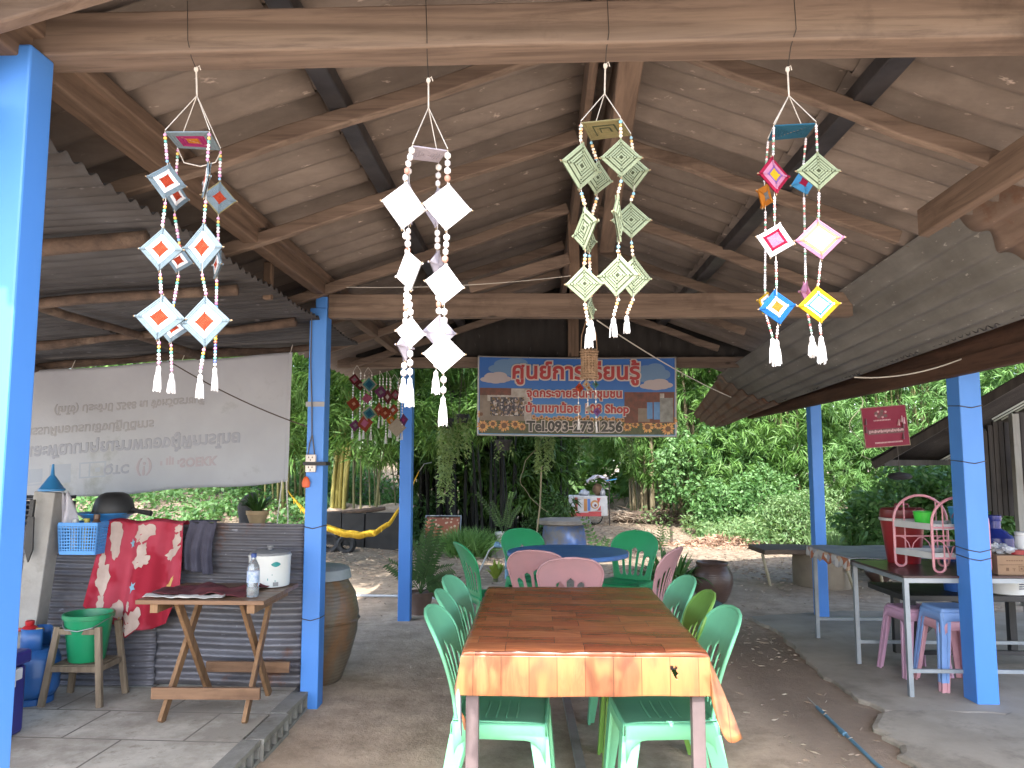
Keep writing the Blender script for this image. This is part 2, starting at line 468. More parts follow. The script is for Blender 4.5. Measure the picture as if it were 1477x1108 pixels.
# ---------------------------------------------------------------- the shelter
M_blue = mat('blue_post_paint', (.065, .235, .66), (.055, .205, .59), .48, 3, (1, 1, .35), .2, .002, dirt=(.07, .15, .33), dirt_scale=2.1, dirt_lo=.68, fine=25)
M_wx = wood('beam_timber', (.185, .14, .11), (.092, .066, .052), 0)
M_wy = wood('purlin_timber', (.155, .11, .082), (.085, .058, .043), 1)
M_wz = wood('king_post_timber', (.18, .125, .09), (.10, .068, .048), 2)
M_wd = wood('dark_eave_timber', (.085, .045, .03), (.04, .022, .016), 1)
M_steel = mat('dark_purlin_steel', (.045, .045, .05), (.022, .022, .026), .5, 7, bump=.1, metal=.3)
def sheet_mat(name, c1, c2, stain, ax, rough=.85, metal=0, rust=None, rust_lo=.6, specks=True):
    m, nt, n, l, p = _nt(name)
    st = [1.2, 1.2, 1.2]; st[ax] = .22
    v = _coord(n, l, tuple(st)); vo = _coord(n, l)
    a = _noise(n, l, v, 5, 8, .72, .4); b = _noise(n, l, vo, 1.1, 6, .65)
    c = _ramp(n, l, a, [(.3, c2), (.62, c1), (.8, mul(c1, 1.3))])
    c = _mix(n, l, _ramp(n, l, b, [(.42, (0, 0, 0)), (.68, (.85,) * 3)]), c, stain)
    if specks:
        s = _noise(n, l, _coord(n, l, tuple(.35 if i == ax else 1 for i in range(3))), 34, 3, .6)
        c = _mix(n, l, _ramp(n, l, s, [(.66, (0, 0, 0)), (.74, (.55,) * 3)]), c, mul(c1, 2.6))
    if rust:
        r = _noise(n, l, vo, 2.6, 9, .72)
        c = _mix(n, l, _ramp(n, l, r, [(rust_lo, (0, 0, 0)), (rust_lo + .12, (.9,) * 3)]), c, rust)
    l.new(c, p.inputs['Base Color']); p.inputs['Roughness'].default_value = rough; p.inputs['Metallic'].default_value = metal
    p.inputs['Specular IOR Level'].default_value = .3
    _bump(n, l, a, .35, .006, p); return m
M_roof = sheet_mat('fibre_cement_underside', (.19, .162, .142), (.115, .097, .085), (.082, .066, .056), 0)
M_lean = sheet_mat('dusty_iron_sheet', (.10, .10, .105), (.045, .045, .05), (.028, .024, .022), 0, .6, .35)
M_gut = sheet_mat('grey_gutter_sheet', (.20, .20, .19), (.13, .13, .125), (.095, .093, .086), 1, .7, .15)
M_gutr = sheet_mat('rusty_gutter_sheet', (.20, .15, .12), (.11, .075, .058), (.16, .12, .10), 1, .8, 0, (.13, .06, .035), .5)
M_gable = sheet_mat('dark_gable_sheet', (.045, .042, .04), (.025, .023, .022), (.018, .017, .017), 2)
def corrugated(mb, o, U, V, N, lu, lv, lam, amp, nv=6, mi=0, wob=0, ph=None, spw=7):
    """sheet from corner o: waves run along V, repeat along U"""
    o, U, V, N = map(Vector, (o, U, V, N)); nu = max(4, int(lu / lam * spw)); ph = random.random() * 6 if ph is None else ph
    def fn(a, b):
        q = o + U * (a * lu) + V * (b * lv) + N * (amp * math.sin(2 * math.pi * a * lu / lam + ph))
        if wob: q = q + N * (wob * math.sin(a * 7 + b * 3 + ph)) 
        return q
    mb.grid(nu, nv, fn, mi); return mb

sh = thing('open_shelter', 'open timber shelter with blue posts and grey corrugated roof over the dining tables', 'shelter')
def post(x0, x1, y0, y1, z0, z1, top=None):
    mb = MB()
    zt = z1 if top is None else top[2]
    mb.span((x0, y0, z0), (x1, y1, zt))
    if top: mb.span((top[0], y0 + .003, zt), (top[1], y1 - .003, z1))
    return mb.build('post', M_blue, sh, bevel=.006)
post(-1.385, -1.27, 1.80, 1.895, -.1, 2.497)
post(-1.408, -1.302, 4.66, 4.775, -.1, 2.54, (-1.375, -1.302, 2.40))
post(-1.29, -1.178, 7.20, 7.315, -.1, 2.36)
post(2.591, 2.722, 4.80, 4.95, -.1, 2.12)
post(2.588, 2.69, 7.38, 7.50, -.1, 2.08)
# concrete plinth rim under the near right post, tie beams
def beam(p0, p1, w, h, m, name='beam', cuts=6, jit=.004, bevel=.006):
    return MB().bar(p0, p1, w, h, cuts=cuts, jit=jit).build(name, m, sh, bevel=bevel)
beam((-2.2, 1.90, 2.555), (5.0, 1.90, 2.560), .10, .115, M_wx, 'tie_beam')
beam((-1.30, 4.71, 2.415), (1.92, 4.71, 2.405), .07, .15, M_wx, 'tie_beam')
beam((-1.9, 7.22, 2.385), (2.25, 7.22, 2.375), .07, .10, M_wx, 'tie_beam')
beam((-1.335, 1.3, 2.53), (-1.335, 7.9, 2.535), .07, .13, M_wy, 'eave_beam')
beam((2.562, 1.5, 2.03), (2.562, 9.4, 2.02), .05, .11, M_wd, 'eave_beam')
beam((2.585, 1.5, 2.165), (2.585, 9.4, 2.14), .03, .145, M_wd, 'eave_beam')
beam((2.92, 1.5, 2.19), (2.92, 9.2, 2.14), .06, .12, M_wd, 'eave_beam')
RX, RZ = .27, 3.02                       # ridge
SL, SR = .325, .367
def zl(x): return RZ - SL * (RX - x) if x < RX else RZ - SR * (x - RX)
# ridge boards, paired, slightly out of true
for x, z, w, h, y0, y1 in ((.205, 3.02, .035, .16, 1.2, 3.75), (.225, 2.99, .04, .15, 3.6, 7.9), (.335, 3.02, .05, .15, 1.2, 4.6), (.345, 2.97, .04, .14, 4.4, 7.9)):
    beam((x, y0, z), (x + .015, y1, z), w, h, M_wy, 'ridge_board')
# king posts with their splice boards
beam((.235, 4.70, 2.49), (.225, 4.70, 3.0), .065, .07, M_wz, 'king_post', 2)
beam((.36, 4.76, 2.49), (.355, 4.76, 2.98), .05, .06, M_wz, 'king_post', 2)
beam((.34, 7.22, 2.43), (.34, 7.22, 3.0), .10, .07, M_wz, 'king_post', 2)
beam((.235, 1.93, 2.61), (.225, 1.93, 3.0), .07, .07, M_wz, 'king_post', 2)
beam((.30, 2.0, 2.83), (.43, 4.66, 2.75), .085, .035, M_wy, 'brace', 4)
beam((.20, 4.68, 2.70), (-.42, 4.68, 2.52), .05, .07, M_wx, 'brace', 3)
# rafters down both slopes
for y in (1.70, 2.66, 3.50, 4.60, 5.36, 6.20, 7.14):
    dz = random.uniform(-.012, .004)
    beam((RX - .08, y + random.uniform(-.04, .04), zl(RX - .08) - .01 + dz), (-1.75, y + random.uniform(-.03, .03), zl(-1.75) - .012 + dz), .042, .06, M_wx, 'rafter', 7, .008)
    beam((RX + .08, y + random.uniform(-.04, .04), zl(RX + .08) - .01 + dz), (1.68, y + random.uniform(-.03, .05), zl(1.68) - .012 + dz), .042, .06, M_wx, 'rafter', 7, .008)
# purlins above the rafters, dark steel channels at mid slope
for x, m, w, h in ((-.72, M_steel, .075, .06), (1.16, M_steel, .085, .06), (-1.30, M_wy, .06, .05)):
    beam((x, 1.2, zl(x) + .055), (x, 8.0, zl(x) + .055), w, h, m, 'purlin', 2, 0)
# short hanger stub seen below the left eave beam
beam((-1.42, 3.95, 2.30), (-1.42, 3.95, 2.50), .045, .04, M_wz, 'hanger', 1)
# roof sheets: two courses a side
rf = MB()
for side, s_, x0, x1 in ((-1, SL, .27, -2.05), (1, SR, .27, 2.10)):
    for k in range(2):
        xa = x0 + (x1 - x0) * (0, .46)[k]; xb = x0 + (x1 - x0) * (.52, 1.0)[k]
        y = 1.40
        while y < 7.95:
            w = 1.062
            za = zl(xa) + .125 - .012 * k; zb = zl(xb) + .125 - .012 * k
            V = Vector((xb - xa, 0, zb - za)); ln = V.length
            N = Vector((s_ * (1 if side > 0 else -1), 0, 1)).normalized()
            corrugated(rf, (xa, y, za + random.uniform(-.004, .004)), (0, 1, 0), V.normalized(), N, w, ln, .177, .027, 5, ph=0)
            y += .885
rf.build('roof', M_roof, sh, smooth='all', solid=.006)
MB().bar((.27, 1.38, 3.172), (.27, 8.0, 3.172), .34, .02).build('ridge_cap', M_roof, sh)
# near gable infill, out of view, added to level the roof's shadow edge, far gable closed with dark sheet
for (y, zb, nm) in ((1.42, 2.60, 'gable'), (7.30, 2.44, 'gable')):
    mb = MB(); nn = 120; x0, x1 = -1.75, 2.05
    vs = []; 
    for i in range(nn + 1):
        x = x0 + (x1 - x0) * i / nn; yy = y + .012 * math.sin(i * 1.57)
        zt = max(zb + .01, zl(x) + .135)
        vs += [(x, yy, min(zb, zt - .005)), (x, yy, zt)]
    mb.add(vs, [(2 * i, 2 * i + 2, 2 * i + 3, 2 * i + 1) for i in range(nn)])
    mb.build(nm, M_gable, sh, smooth='all', solid=.004)
# valley gutter along the right eave: long corrugated sheets on their waves, sagging away from us
def gutter(y0, y1, m, dn=0.0, ragged=False, tip=False):
    mb = MB()
    def fn(a, b):
        y = y0 + (y1 - y0) * b
        yy = y + (.03 * math.sin(a * 26) if ragged and b < .02 else 0) + (.03 * math.sin(a * 26) if b > .98 else 0)
        t = (y - 2.0) / 8.0
        xt, zt = 1.84, 2.62 - .40 * t; xb, zb = 2.50, 2.22 - .24 * t
        if tip: zt -= .10 * b; zb -= .02 * b; xt += .25 * b
        x = xt + (xb - xt) * a; z = zt + (zb - zt) * a - .07 * math.sin(math.pi * a) - dn
        if a > .9: z += (a - .9) * .35
        return (x, yy, z + .015 * math.sin(a * 2 * math.pi * 6.5))
    mb.grid(90, 30, fn); return mb.build('gutter_sheet', m, sh, smooth='all', solid=.004)
gutter(1.2, 3.35, M_gutr, .012, False)
gutter(3.2, 7.95, M_gut, .0, True)
gutter(7.8, 10.4, M_gutr, .012, False, True)
beam((1.60, 1.2, 2.47), (1.62, 3.20, 2.445), .05, .115, M_wy, 'fascia_board', 3)
# the neighbouring roof slope rising to the right from the gutter
rr = MB()
for k in range(11):
    V = Vector((4.2, 0, 1.35)); corrugated(rr, (2.40, .6 + k * .86, 2.262 - .026 * k), (0, 1, 0), V.normalized(), (-.3, 0, 1), .9, V.length, .076, .011, 6, 0, .004, ph=0)
rr.build('side_roof', M_lean, sh, smooth='all', solid=.002)
# lean-to roof over the kitchen on the left
ln_ = MB()
for k in range(5):
    for c in range(2):
        y0 = 1.0 + k * .93; xa = (-1.345, -2.55)[c]; xb = (-2.7, -5.2)[c]
        za = 2.335 - .07 * (-1.345 - xa) + random.uniform(-.01, .01) - .012 * c - .008 * (k % 2); zb = 2.335 - .07 * (-1.345 - xb) - .012 * c
        V = Vector((xb - xa, 0, zb - za)); L_ = V.length
        corrugated(ln_, (xa, y0, za), (0, 1, 0), V.normalized(), (-.07, 0, 1), .97, L_, .076, .011, 6, 0, .008)
ln_.build('lean_to_roof', M_lean, sh, smooth='all', solid=.002)
M_pole = mat('bark_pole', (.11, .075, .055), (.05, .035, .028), .9, 12, bump=.6, bdist=.01, dirt=(.16, .12, .09))
for (a, b) in (((-1.5, 5.42, 2.27), (-5.2, 5.36, 2.03)), ((-1.45, 4.55, 2.28), (-5.2, 4.6, 2.02)), ((-1.45, 3.55, 2.27), (-5.2, 3.7, 2.02)), ((-1.45, 2.75, 2.27), (-5.2, 2.7, 2.03)), ((-2.45, 1.2, 2.21), (-2.4, 5.6, 2.20)), ((-3.6, 1.2, 2.13), (-3.55, 5.6, 2.11))):
    pts = [Vector(a).lerp(Vector(b), t / 10) + Vector((random.uniform(-.02, .02), random.uniform(-.025, .025), random.uniform(-.012, .012))) for t in range(11)]
    MB().tube(pts, [random.uniform(.022, .034) for _ in pts], 8).build('roof_pole', M_pole, sh, smooth='all')
# far lean-to edge right of the kitchen banner and its tie wires
M_wire = mat('rusty_wire', (.06, .045, .035), rough=.6, bump=0)
for x0, x1, y0, y1, z in ((2.591, 2.722, 4.80, 4.95, 1.79), (2.591, 2.722, 4.80, 4.95, 1.45), (2.591, 2.722, 4.80, 4.95, .92), (2.591, 2.722, 4.80, 4.95, .87), (-1.408, -1.302, 4.66, 4.775, 1.06), (-1.408, -1.302, 4.66, 4.775, .52)):
    e = .003; pts = [(x0 - e, y0 - e, z), ((x0 + x1) / 2, y0 - e - .002, z - .012), (x1 + e, y0 - e, z + .004), (x1 + e, y1 + e, z), (x0 - e, y1 + e, z + .01), (x0 - e, y0 - e, z)]
    MB().tube(pts, .0028, 5).build('tie_wire', M_wire, sh)
M_line = mat('white_line', (.55, .54, .5), rough=.7, bump=0)
def cat(p0, p1, sag, n=14):
    p0, p1 = Vector(p0), Vector(p1)
    return [p0.lerp(p1, t / n) - Vector((0, 0, sag * 4 * (t / n) * (1 - t / n))) for t in range(n + 1)]
tag(MB().tube(cat((.36, 4.6, 2.30), (1.6, 6.4, 1.98), .03), .004, 5).build('guy_line', M_line), 'thin white line slanting from the middle beam past the corner of the blue banner', 'line')
tag(MB().tube(cat((-1.3, 4.6, 2.52), (.2, 4.5, 2.55), .03), .0025, 5).build('guy_line', M_line), 'thin grey line strung along the top of the middle beam left of the king post', 'line')
tag(MB().tube(cat((2.0, 4.9, 1.98), (2.62, 4.62, 2.10), .05) , .004, 5).build('guy_line', M_line), 'pale sagging line tied to the top of the right front post', 'line')
tag(MB().tube(cat((-2.25, 4.6, 2.06), (-1.40, 4.68, 1.66), .03), .004, 5).build('cable', M_wire), 'dark cable slanting down across the grey banner to the blue post', 'cable')
# ---------------------------------------------------------------- planting
G_bam = leafmat('bamboo_leaf', [(.032, .09, .017), (.055, .145, .028), (.09, .195, .042), (.135, .245, .065)])
G_bamd = leafmat('shaded_bamboo_leaf', [(.022, .055, .012), (.04, .09, .016), (.065, .13, .024)])  # darker copy of the bamboo leaf, thicket shade put into its colour
G_bamy = leafmat('pale_bamboo_leaf', [(.065, .16, .04), (.10, .22, .06), (.16, .285, .095)])
G_broad = leafmat('broad_leaf', [(.038, .11, .028), (.06, .16, .045), (.10, .215, .07), (.145, .26, .10)])
G_weed = leafmat('weed_leaf', [(.055, .13, .04), (.085, .18, .06), (.135, .23, .09), (.19, .28, .13)])
G_dark = leafmat('dark_leaf', [(.02, .05, .014), (.035, .08, .02), (.05, .105, .028)], .4, .2)
G_lit = leafmat('vine_leaf', [(.12, .20, .07), (.17, .26, .10), (.24, .32, .15)], .5, .35)
M_culm = mat('bamboo_culm', (.16, .15, .055), (.07, .075, .03), .55, 4, (1, 1, .3), .1)
M_culmd = mat('shaded_bamboo_culm', (.008, .009, .006), (.004, .004, .003), .9, 4, (1, 1, .3), .1)  # near black: the thicket's shade is put into the culm colour
M_culmy = mat('yellow_bamboo_culm', (.36, .30, .07), (.20, .19, .05), .5, 4, (1, 1, .3), .1)
M_culmb = mat('dry_bamboo_culm', (.30, .25, .16), (.14, .12, .07), .6, 4, (1, 1, .3), .1)
def culm(mb, b, top, r, bow, n=6):
    b, top = Vector(b), Vector(top); pts = []; k = 12
    for i in range(k + 1):
        t = i / k; q = b.lerp(top, t); q = q + Vector(bow) * math.sin(math.pi * t * .5) * t; pts.append(q)
    mb.tube(pts, [r * (1 - .65 * i / k) * (1.0 if i % 2 else 1.04) for i in range(k + 1)], n); return pts
def bamboo(label, x, y, rad, nculm, hgt, cm, lm, blobs, nspray, per=13, L=(.13, .2), W=.018, r=.03, spread=.5, group='bamboo clumps behind the shelter', lean=1.2, minz=None):
    z = float(gz(x, y)); t = thing('bamboo_clump', label, 'bamboo', (x, y, z), group=group)
    mb = MB()
    for k in range(nculm):
        a = random.uniform(0, 6.28); q = rad * math.sqrt(random.random())
        bx, by = q * math.cos(a), q * math.sin(a) * .6
        culm(mb, (bx, by, -.1), (bx * (1 + .3 * lean), by * (1 + .3 * lean), hgt * random.uniform(.8, 1.1)), r * random.uniform(.6, 1.25), (random.uniform(-1, 1) * lean, random.uniform(-.8, .3) * lean, -.3))
    mb.build('culms', cm, t, smooth='all', fix=False)
    C = blob_points(blobs, nspray)
    P, D = sprays(C, per, spread, -.45, .03)
    leaf_mesh(P, D, RNG.uniform(L[0], L[1], len(P)), RNG.uniform(.8, 1.25, len(P)) * W, name='crown', mats=lm, parent=t)
    return t
# blobs are relative to the clump's foot; high forward ones, unseen, are added for shade
bamboo('arching green bamboo over the yellow hammock, left of the dark thicket', -4.3, 14.6, .9, 22, 7, M_culm, G_bam,
       [(-.8, 0, 1.6, 1.2, .9, 1.0), (.6, -.3, 1.9, 1.1, .9, .9), (-.2, -.6, 2.9, 1.7, 1.0, 1.1), (-2.0, .3, 2.3, 1.1, .9, 1.3), (.9, 0, 3.4, 1.6, 1.2, 1.0), (0, 0, 5, 2.6, 2, 1.4), (-1.5, .5, .8, .8, .6, .6), (-1.4, -4.4, 4.8, 2.8, 1.6, .6), (-3.2, -2.2, 5.0, 2.2, 1.6, .6)], 4600)
bamboo('bamboo with stout yellow canes rising from the bank behind the hammock', -3.55, 13.6, .14, 6, 4.2, M_culmy, G_bamy,
       [(-.5, 0, 2.0, .8, .5, .6), (.4, -.2, 2.4, .7, .5, .6), (0, 0, 3.0, 1.2, .8, .7)], 650, r=.045, lean=.5)
bamboo('drooping bamboo sprays between the left posts just beyond the eave', -2.9, 13.6, .5, 9, 5.5, M_culm, G_bam,
       [(-.6, -3.4, 1.75, .9, .5, .55), (.55, -3.6, 1.65, .75, .5, .42), (1.35, -3.7, 1.8, .7, .5, .38), (-.2, -3.3, 2.6, 1.6, .9, .7), (-1.5, -3.1, 2.0, .8, .6, .8), (-.3, -5.2, 3.1, 2.4, 1.2, .5), (.8, -5.9, 2.8, 1.2, .8, .35), (0, -1.6, 3.0, 1.0, 1.4, .6)], 2500, L=(.15, .24), W=.022, r=.02, lean=1.0)
bamboo('bright bamboo sprays hanging left of the blue banner', -.75, 12.2, .35, 7, 5.5, M_culmd, G_bam,
       [(-.35, -1.9, 2.15, .75, .4, .34), (.35, -2.0, 2.3, .6, .4, .3), (0, -1.6, 3.0, 1.5, .8, .6)], 800, L=(.15, .24), W=.022, r=.022, lean=.6)
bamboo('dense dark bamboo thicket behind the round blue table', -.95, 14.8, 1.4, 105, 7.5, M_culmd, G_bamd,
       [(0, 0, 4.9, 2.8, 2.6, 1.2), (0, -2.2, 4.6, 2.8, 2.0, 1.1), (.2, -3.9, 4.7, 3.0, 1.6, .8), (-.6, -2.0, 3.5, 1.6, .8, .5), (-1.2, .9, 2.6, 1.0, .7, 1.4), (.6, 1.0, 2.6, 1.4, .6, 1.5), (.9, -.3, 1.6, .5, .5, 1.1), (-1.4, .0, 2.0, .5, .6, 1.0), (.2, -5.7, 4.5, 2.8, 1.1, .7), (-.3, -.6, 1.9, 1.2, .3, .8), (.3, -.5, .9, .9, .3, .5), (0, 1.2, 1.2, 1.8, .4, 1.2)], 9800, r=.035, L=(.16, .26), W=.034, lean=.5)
bamboo('green creeper-covered bamboo rising beside the vendor cart', .36, 15.4, .25, 12, 6, M_culmd, G_bamd,
       [(0, -.4, .7, .30, .4, .8), (0, -.2, 2.0, .5, .5, .7), (.4, .2, 2.6, .9, .5, .6), (0, 0, 4, 1.5, 1.2, 1.0)], 1300, L=(.1, .18), W=.032, r=.03, lean=.5)
bamboo('tall bamboo with pale dry canes right of the vendor cart', 3.2, 18.6, 1.0, 46, 8, M_culmb, G_bam,
       [(-1.2, 0, 2.6, 1.1, .9, 1.3), (.6, -.5, 2.3, 1.2, .9, 1.1), (1.7, 0, 3.0, 1.2, .9, 1.4), (0, 0, 4.4, 2.6, 1.6, 1.4), (-.6, -.3, 1.5, .6, .5, .6)], 2900, r=.045, L=(.18, .28), W=.026, lean=.7)
bamboo('thick leafy bamboo filling the view left of the far right post', 5.4, 17.2, 1.0, 26, 7, M_culm, G_bam,
       [(-1.0, -.5, 1.5, 1.2, .9, 1.0), (.6, -.7, 1.3, 1.1, .9, .9), (-.2, -.4, 2.7, 1.7, 1.0, 1.1), (1.5, 0, 2.6, 1.3, 1.0, 1.3), (0, 0, 4.2, 2.4, 1.6, 1.3)], 3600, L=(.15, .24), W=.024, lean=.9)
bamboo('feathery bright bamboo right of the far right post, behind the red sign', 7.6, 15.8, .9, 22, 7, M_culm, G_bamy,
       [(-1.0, -.4, 1.4, 1.0, .8, .8), (.5, -.5, 1.5, 1.2, .9, .9), (-.2, -.3, 2.6, 1.7, 1.0, 1.0), (1.6, 0, 2.4, 1.3, 1.0, 1.2), (.4, 0, 3.9, 2.2, 1.5, 1.1), (2.4, -.3, 3.2, 1.2, 1.0, 1.0)], 3600, lean=.9)
bamboo('pale bamboo rising above the roof of the hut at the right edge', 9.6, 14.2, .8, 16, 7, M_culm, G_bamy,
       [(-1.2, 0, 2.4, 1.2, .9, 1.2), (.6, 0, 2.8, 1.5, 1.0, 1.3), (0, 0, 4.2, 2.2, 1.4, 1.1), (0, 0, 1.2, 1.6, .9, 1.0)], 2400, lean=.9)

# shrubs and weeds
M_stem = mat('green_stem', (.10, .11, .045), (.05, .055, .025), .6, 8, bump=.2)
def shrub(name, label, x, y, blobs, nspray, per, L, W, lm, cat='shrub', group='shrubs along the clearing', spread=.9, dz=.1, stems=7, h=.8):
    z = float(gz(x, y)); t = thing(name, label, cat, (x, y, z), group=group)
    mb = MB()
    for k in range(stems):
        b = blobs[k % len(blobs)]
        mb.tube([(random.uniform(-.08, .08), random.uniform(-.06, .06), -.05), (b[0] * .5, b[1] * .5, b[2] * .55), (b[0] + random.uniform(-.1, .1), b[1], b[2] + b[5] * .5)], [.014, .01, .004], 5)
    mb.build('stems', M_stem, t, smooth='all')
    P, D = sprays(blob_points(blobs, int(nspray * 1.4), .45), per, spread, dz, .03)
    leaf_mesh(P, D, RNG.uniform(.75, 1.25, len(P)) * L * .85, RNG.uniform(.8, 1.2, len(P)) * W * .82, name='foliage', mats=lm, parent=t); return t
shrub('shrub', 'pale bushy shrub with fine leaves left of the far right post', 4.45, 13.2, [(0, 0, .45, .5, .4, .42), (.3, .1, .75, .4, .35, .35), (-.3, .1, .6, .4, .35, .3)], 800, 5, .075, .03, G_weed)
shrub('shrub', 'rounded broad leaved shrub at the edge of the clearing, right of the log', 4.2, 15.6, [(-.5, 0, .6, .7, .5, .55), (.3, .1, .8, .7, .5, .6), (.8, 0, .5, .5, .4, .45)], 900, 5, .11, .055, G_broad)
shrub('shrub', 'large leafy creeper mound against the bamboo behind the log', 3.9, 16.9, [(-.6, 0, 1.2, .8, .5, .9), (.4, 0, 1.7, .9, .5, .9), (.9, -.2, .9, .7, .5, .8)], 1500, 5, .12, .07, G_broad)
shrub('shrub', 'bright green shrub behind the red cooler', 5.0, 10.4, [(0, 0, .85, .75, .45, .5), (.55, .1, 1.0, .6, .4, .4), (-.6, 0, .6, .45, .4, .4), (1.0, 0, .7, .5, .4, .45)], 1150, 5, .13, .055, G_broad)
shrub('shrub', 'long leaved shrub by the low side of the hut roof', 6.5, 11.8, [(0, 0, 1.2, .9, .5, .8), (-.6, .2, .7, .6, .5, .6), (.7, 0, 1.6, .7, .5, .7)], 800, 6, .30, .05, G_broad, spread=.5)
shrub('shrub', 'low dark shrub at the foot of the thicket left of the cart', .15, 13.9, [(0, 0, .3, .35, .3, .3), (.1, .1, .6, .25, .25, .3)], 350, 5, .09, .035, G_dark)
shrub('shrub', 'leafy bush on the bank above the black block planter', -2.6, 14.6, [(0, 0, .35, .6, .4, .35), (.5, .1, .45, .4, .3, .3)], 500, 5, .09, .035, G_broad)
# knee-high weeds nobody could count
def scatter(k, x0, x1, y0, y1, dens=None):
    P = np.stack([RNG.uniform(x0, x1, k), RNG.uniform(y0, y1, k)], 1)
    if dens is not None: P = P[RNG.random(len(P)) < dens(P[:, 0], P[:, 1])]
    return P
def patch(x, y, f=1.0):
    return .5 + .5 * np.sin(x * 1.9 * f + 1.3 * np.sin(y * 1.1 * f)) * np.sin(y * 1.6 * f + 2 * np.sin(x * .9 * f))
q = scatter(5200, 3.0, 9.5, 10.6, 16.5, lambda x, y: smooth(-.1, 1.1, (x - 4.0) * .55 + (y - 12.4) * .55 + patch(x, y) * .5))
q = np.concatenate([q, scatter(260, 2.2, 5, 16.8, 20, lambda x, y: patch(x, y, 1.5) * .8)])
hgt = RNG.uniform(.05, .42, len(q)) * (.5 + .7 * patch(q[:, 0], q[:, 1], .8))
C = np.stack([q[:, 0], q[:, 1], gz(q[:, 0], q[:, 1]) + hgt], 1)
P, D = sprays(C, 7, .9, .3, .05)
tag(leaf_mesh(P, D, RNG.uniform(.06, .13, len(P)), RNG.uniform(.025, .05, len(P)), name='weeds', mats=G_weed), kind='stuff')
q = np.concatenate([scatter(2600, -9, -4.2, 12.2, 20, lambda x, y: smooth(.25, .6, patch(x, y, .7) + .25 * smooth(-5.4, -6.3, x))), scatter(1500, -4.6, -1.8, 12.9, 18, lambda x, y: .35 + .65 * patch(x, y, 1.1))])
C = np.stack([q[:, 0], q[:, 1], gz(q[:, 0], q[:, 1]) + RNG.uniform(.03, .2, len(q))], 1)
P, D = sprays(C, 7, .9, .3, .05)
tag(leaf_mesh(P, D, RNG.uniform(.07, .13, len(P)), RNG.uniform(.04, .07, len(P)), name='ground_cover', mats=G_broad), kind='stuff')
# tall grass right of the far post
q = scatter(420, 4.2, 5.6, 10.2, 12.2)
P = np.repeat(np.stack([q[:, 0], q[:, 1], gz(q[:, 0], q[:, 1])], 1), 9, 0); P[:, :2] += RNG.normal(size=(len(P), 2)) * .05
D = np.stack([RNG.normal(size=len(P)) * .22, RNG.normal(size=len(P)) * .22, np.ones(len(P))], 1)
tag(leaf_mesh(P, D, RNG.uniform(.25, .6, len(P)), .014, droop=.12, name='tall_grass', mats=G_weed), kind='stuff')
# dry leaf litter
M_litter = randmat('dry_leaf', [(.22, .165, .11), (.16, .105, .065), (.27, .215, .155), (.12, .076, .05), (.2, .135, .085), (.31, .255, .185)], .8)
q = np.concatenate([scatter(15000, -6, 7, 7.2, 19, lambda x, y: smooth(7, 11, y) * (.35 + .65 * patch(x, y, 1.3))), scatter(330, 1.2, 2.3, 5.6, 8.0), scatter(60, -1.1, 2.0, 4.4, 7.5), scatter(40, 1.2, 1.8, 3.6, 5), scatter(6000, -9, -3, 11, 19)])
inpad = (q[:, 0] > 1.9) & (q[:, 1] < 7.75); q = q[~inpad]
P = np.stack([q[:, 0], q[:, 1], gz(q[:, 0], q[:, 1]) + .012 + RNG.uniform(0, .012, len(q))], 1)
D = RNG.normal(size=(len(q), 3)) * np.array([1, 1, .12])
tag(leaf_mesh(P, D, RNG.uniform(.03, .06, len(P)) * (1 + smooth(7.5, 11, P[:, 1]) * .9), RNG.uniform(.005, .010, len(P)) * (1 + smooth(7.5, 11, P[:, 1])), N=np.array([[0., 0, 1]]), droop=.0, name='leaf_litter', mats=M_litter), kind='stuff')
# far wood closing the view
far = []
for k in range(40):
    x = -24 + k * 1.25 + random.uniform(-.5, .5); y = 22 + random.uniform(-1.5, 4) + abs(x - 2) * .02
    far.append((x, y, 2.0 + random.uniform(-.5, 1), 1.8, 1.4, 2.4)); far.append((x + .5, y + 1.5, 6 + random.uniform(-1, 2), 2.2, 1.8, 2.6))
for k in range(14): far.append((-16 + random.uniform(-4, 4) * 1.0, 16 + random.uniform(0, 4), 2.2 + k * .25, 2.0, 1.5, 1.6))
for k in range(10): far.append((15 + random.uniform(-3, 4), 13 + random.uniform(-1, 6), 2 + k * .3, 2.0, 1.5, 1.8))
for k in range(16): far.append((-1 + k * .5, 20.5 + random.uniform(0, 2.5), random.uniform(.8, 3.2), 1.2, .8, 1.3))
C = blob_points(far, 14500, .3)
P, D = sprays(C, 6, .8, -.2, .12)
tag(leaf_mesh(P, D, RNG.uniform(.3, .55, len(P)), RNG.uniform(.1, .17, len(P)), name='far_woods', mats=G_bam), kind='stuff')
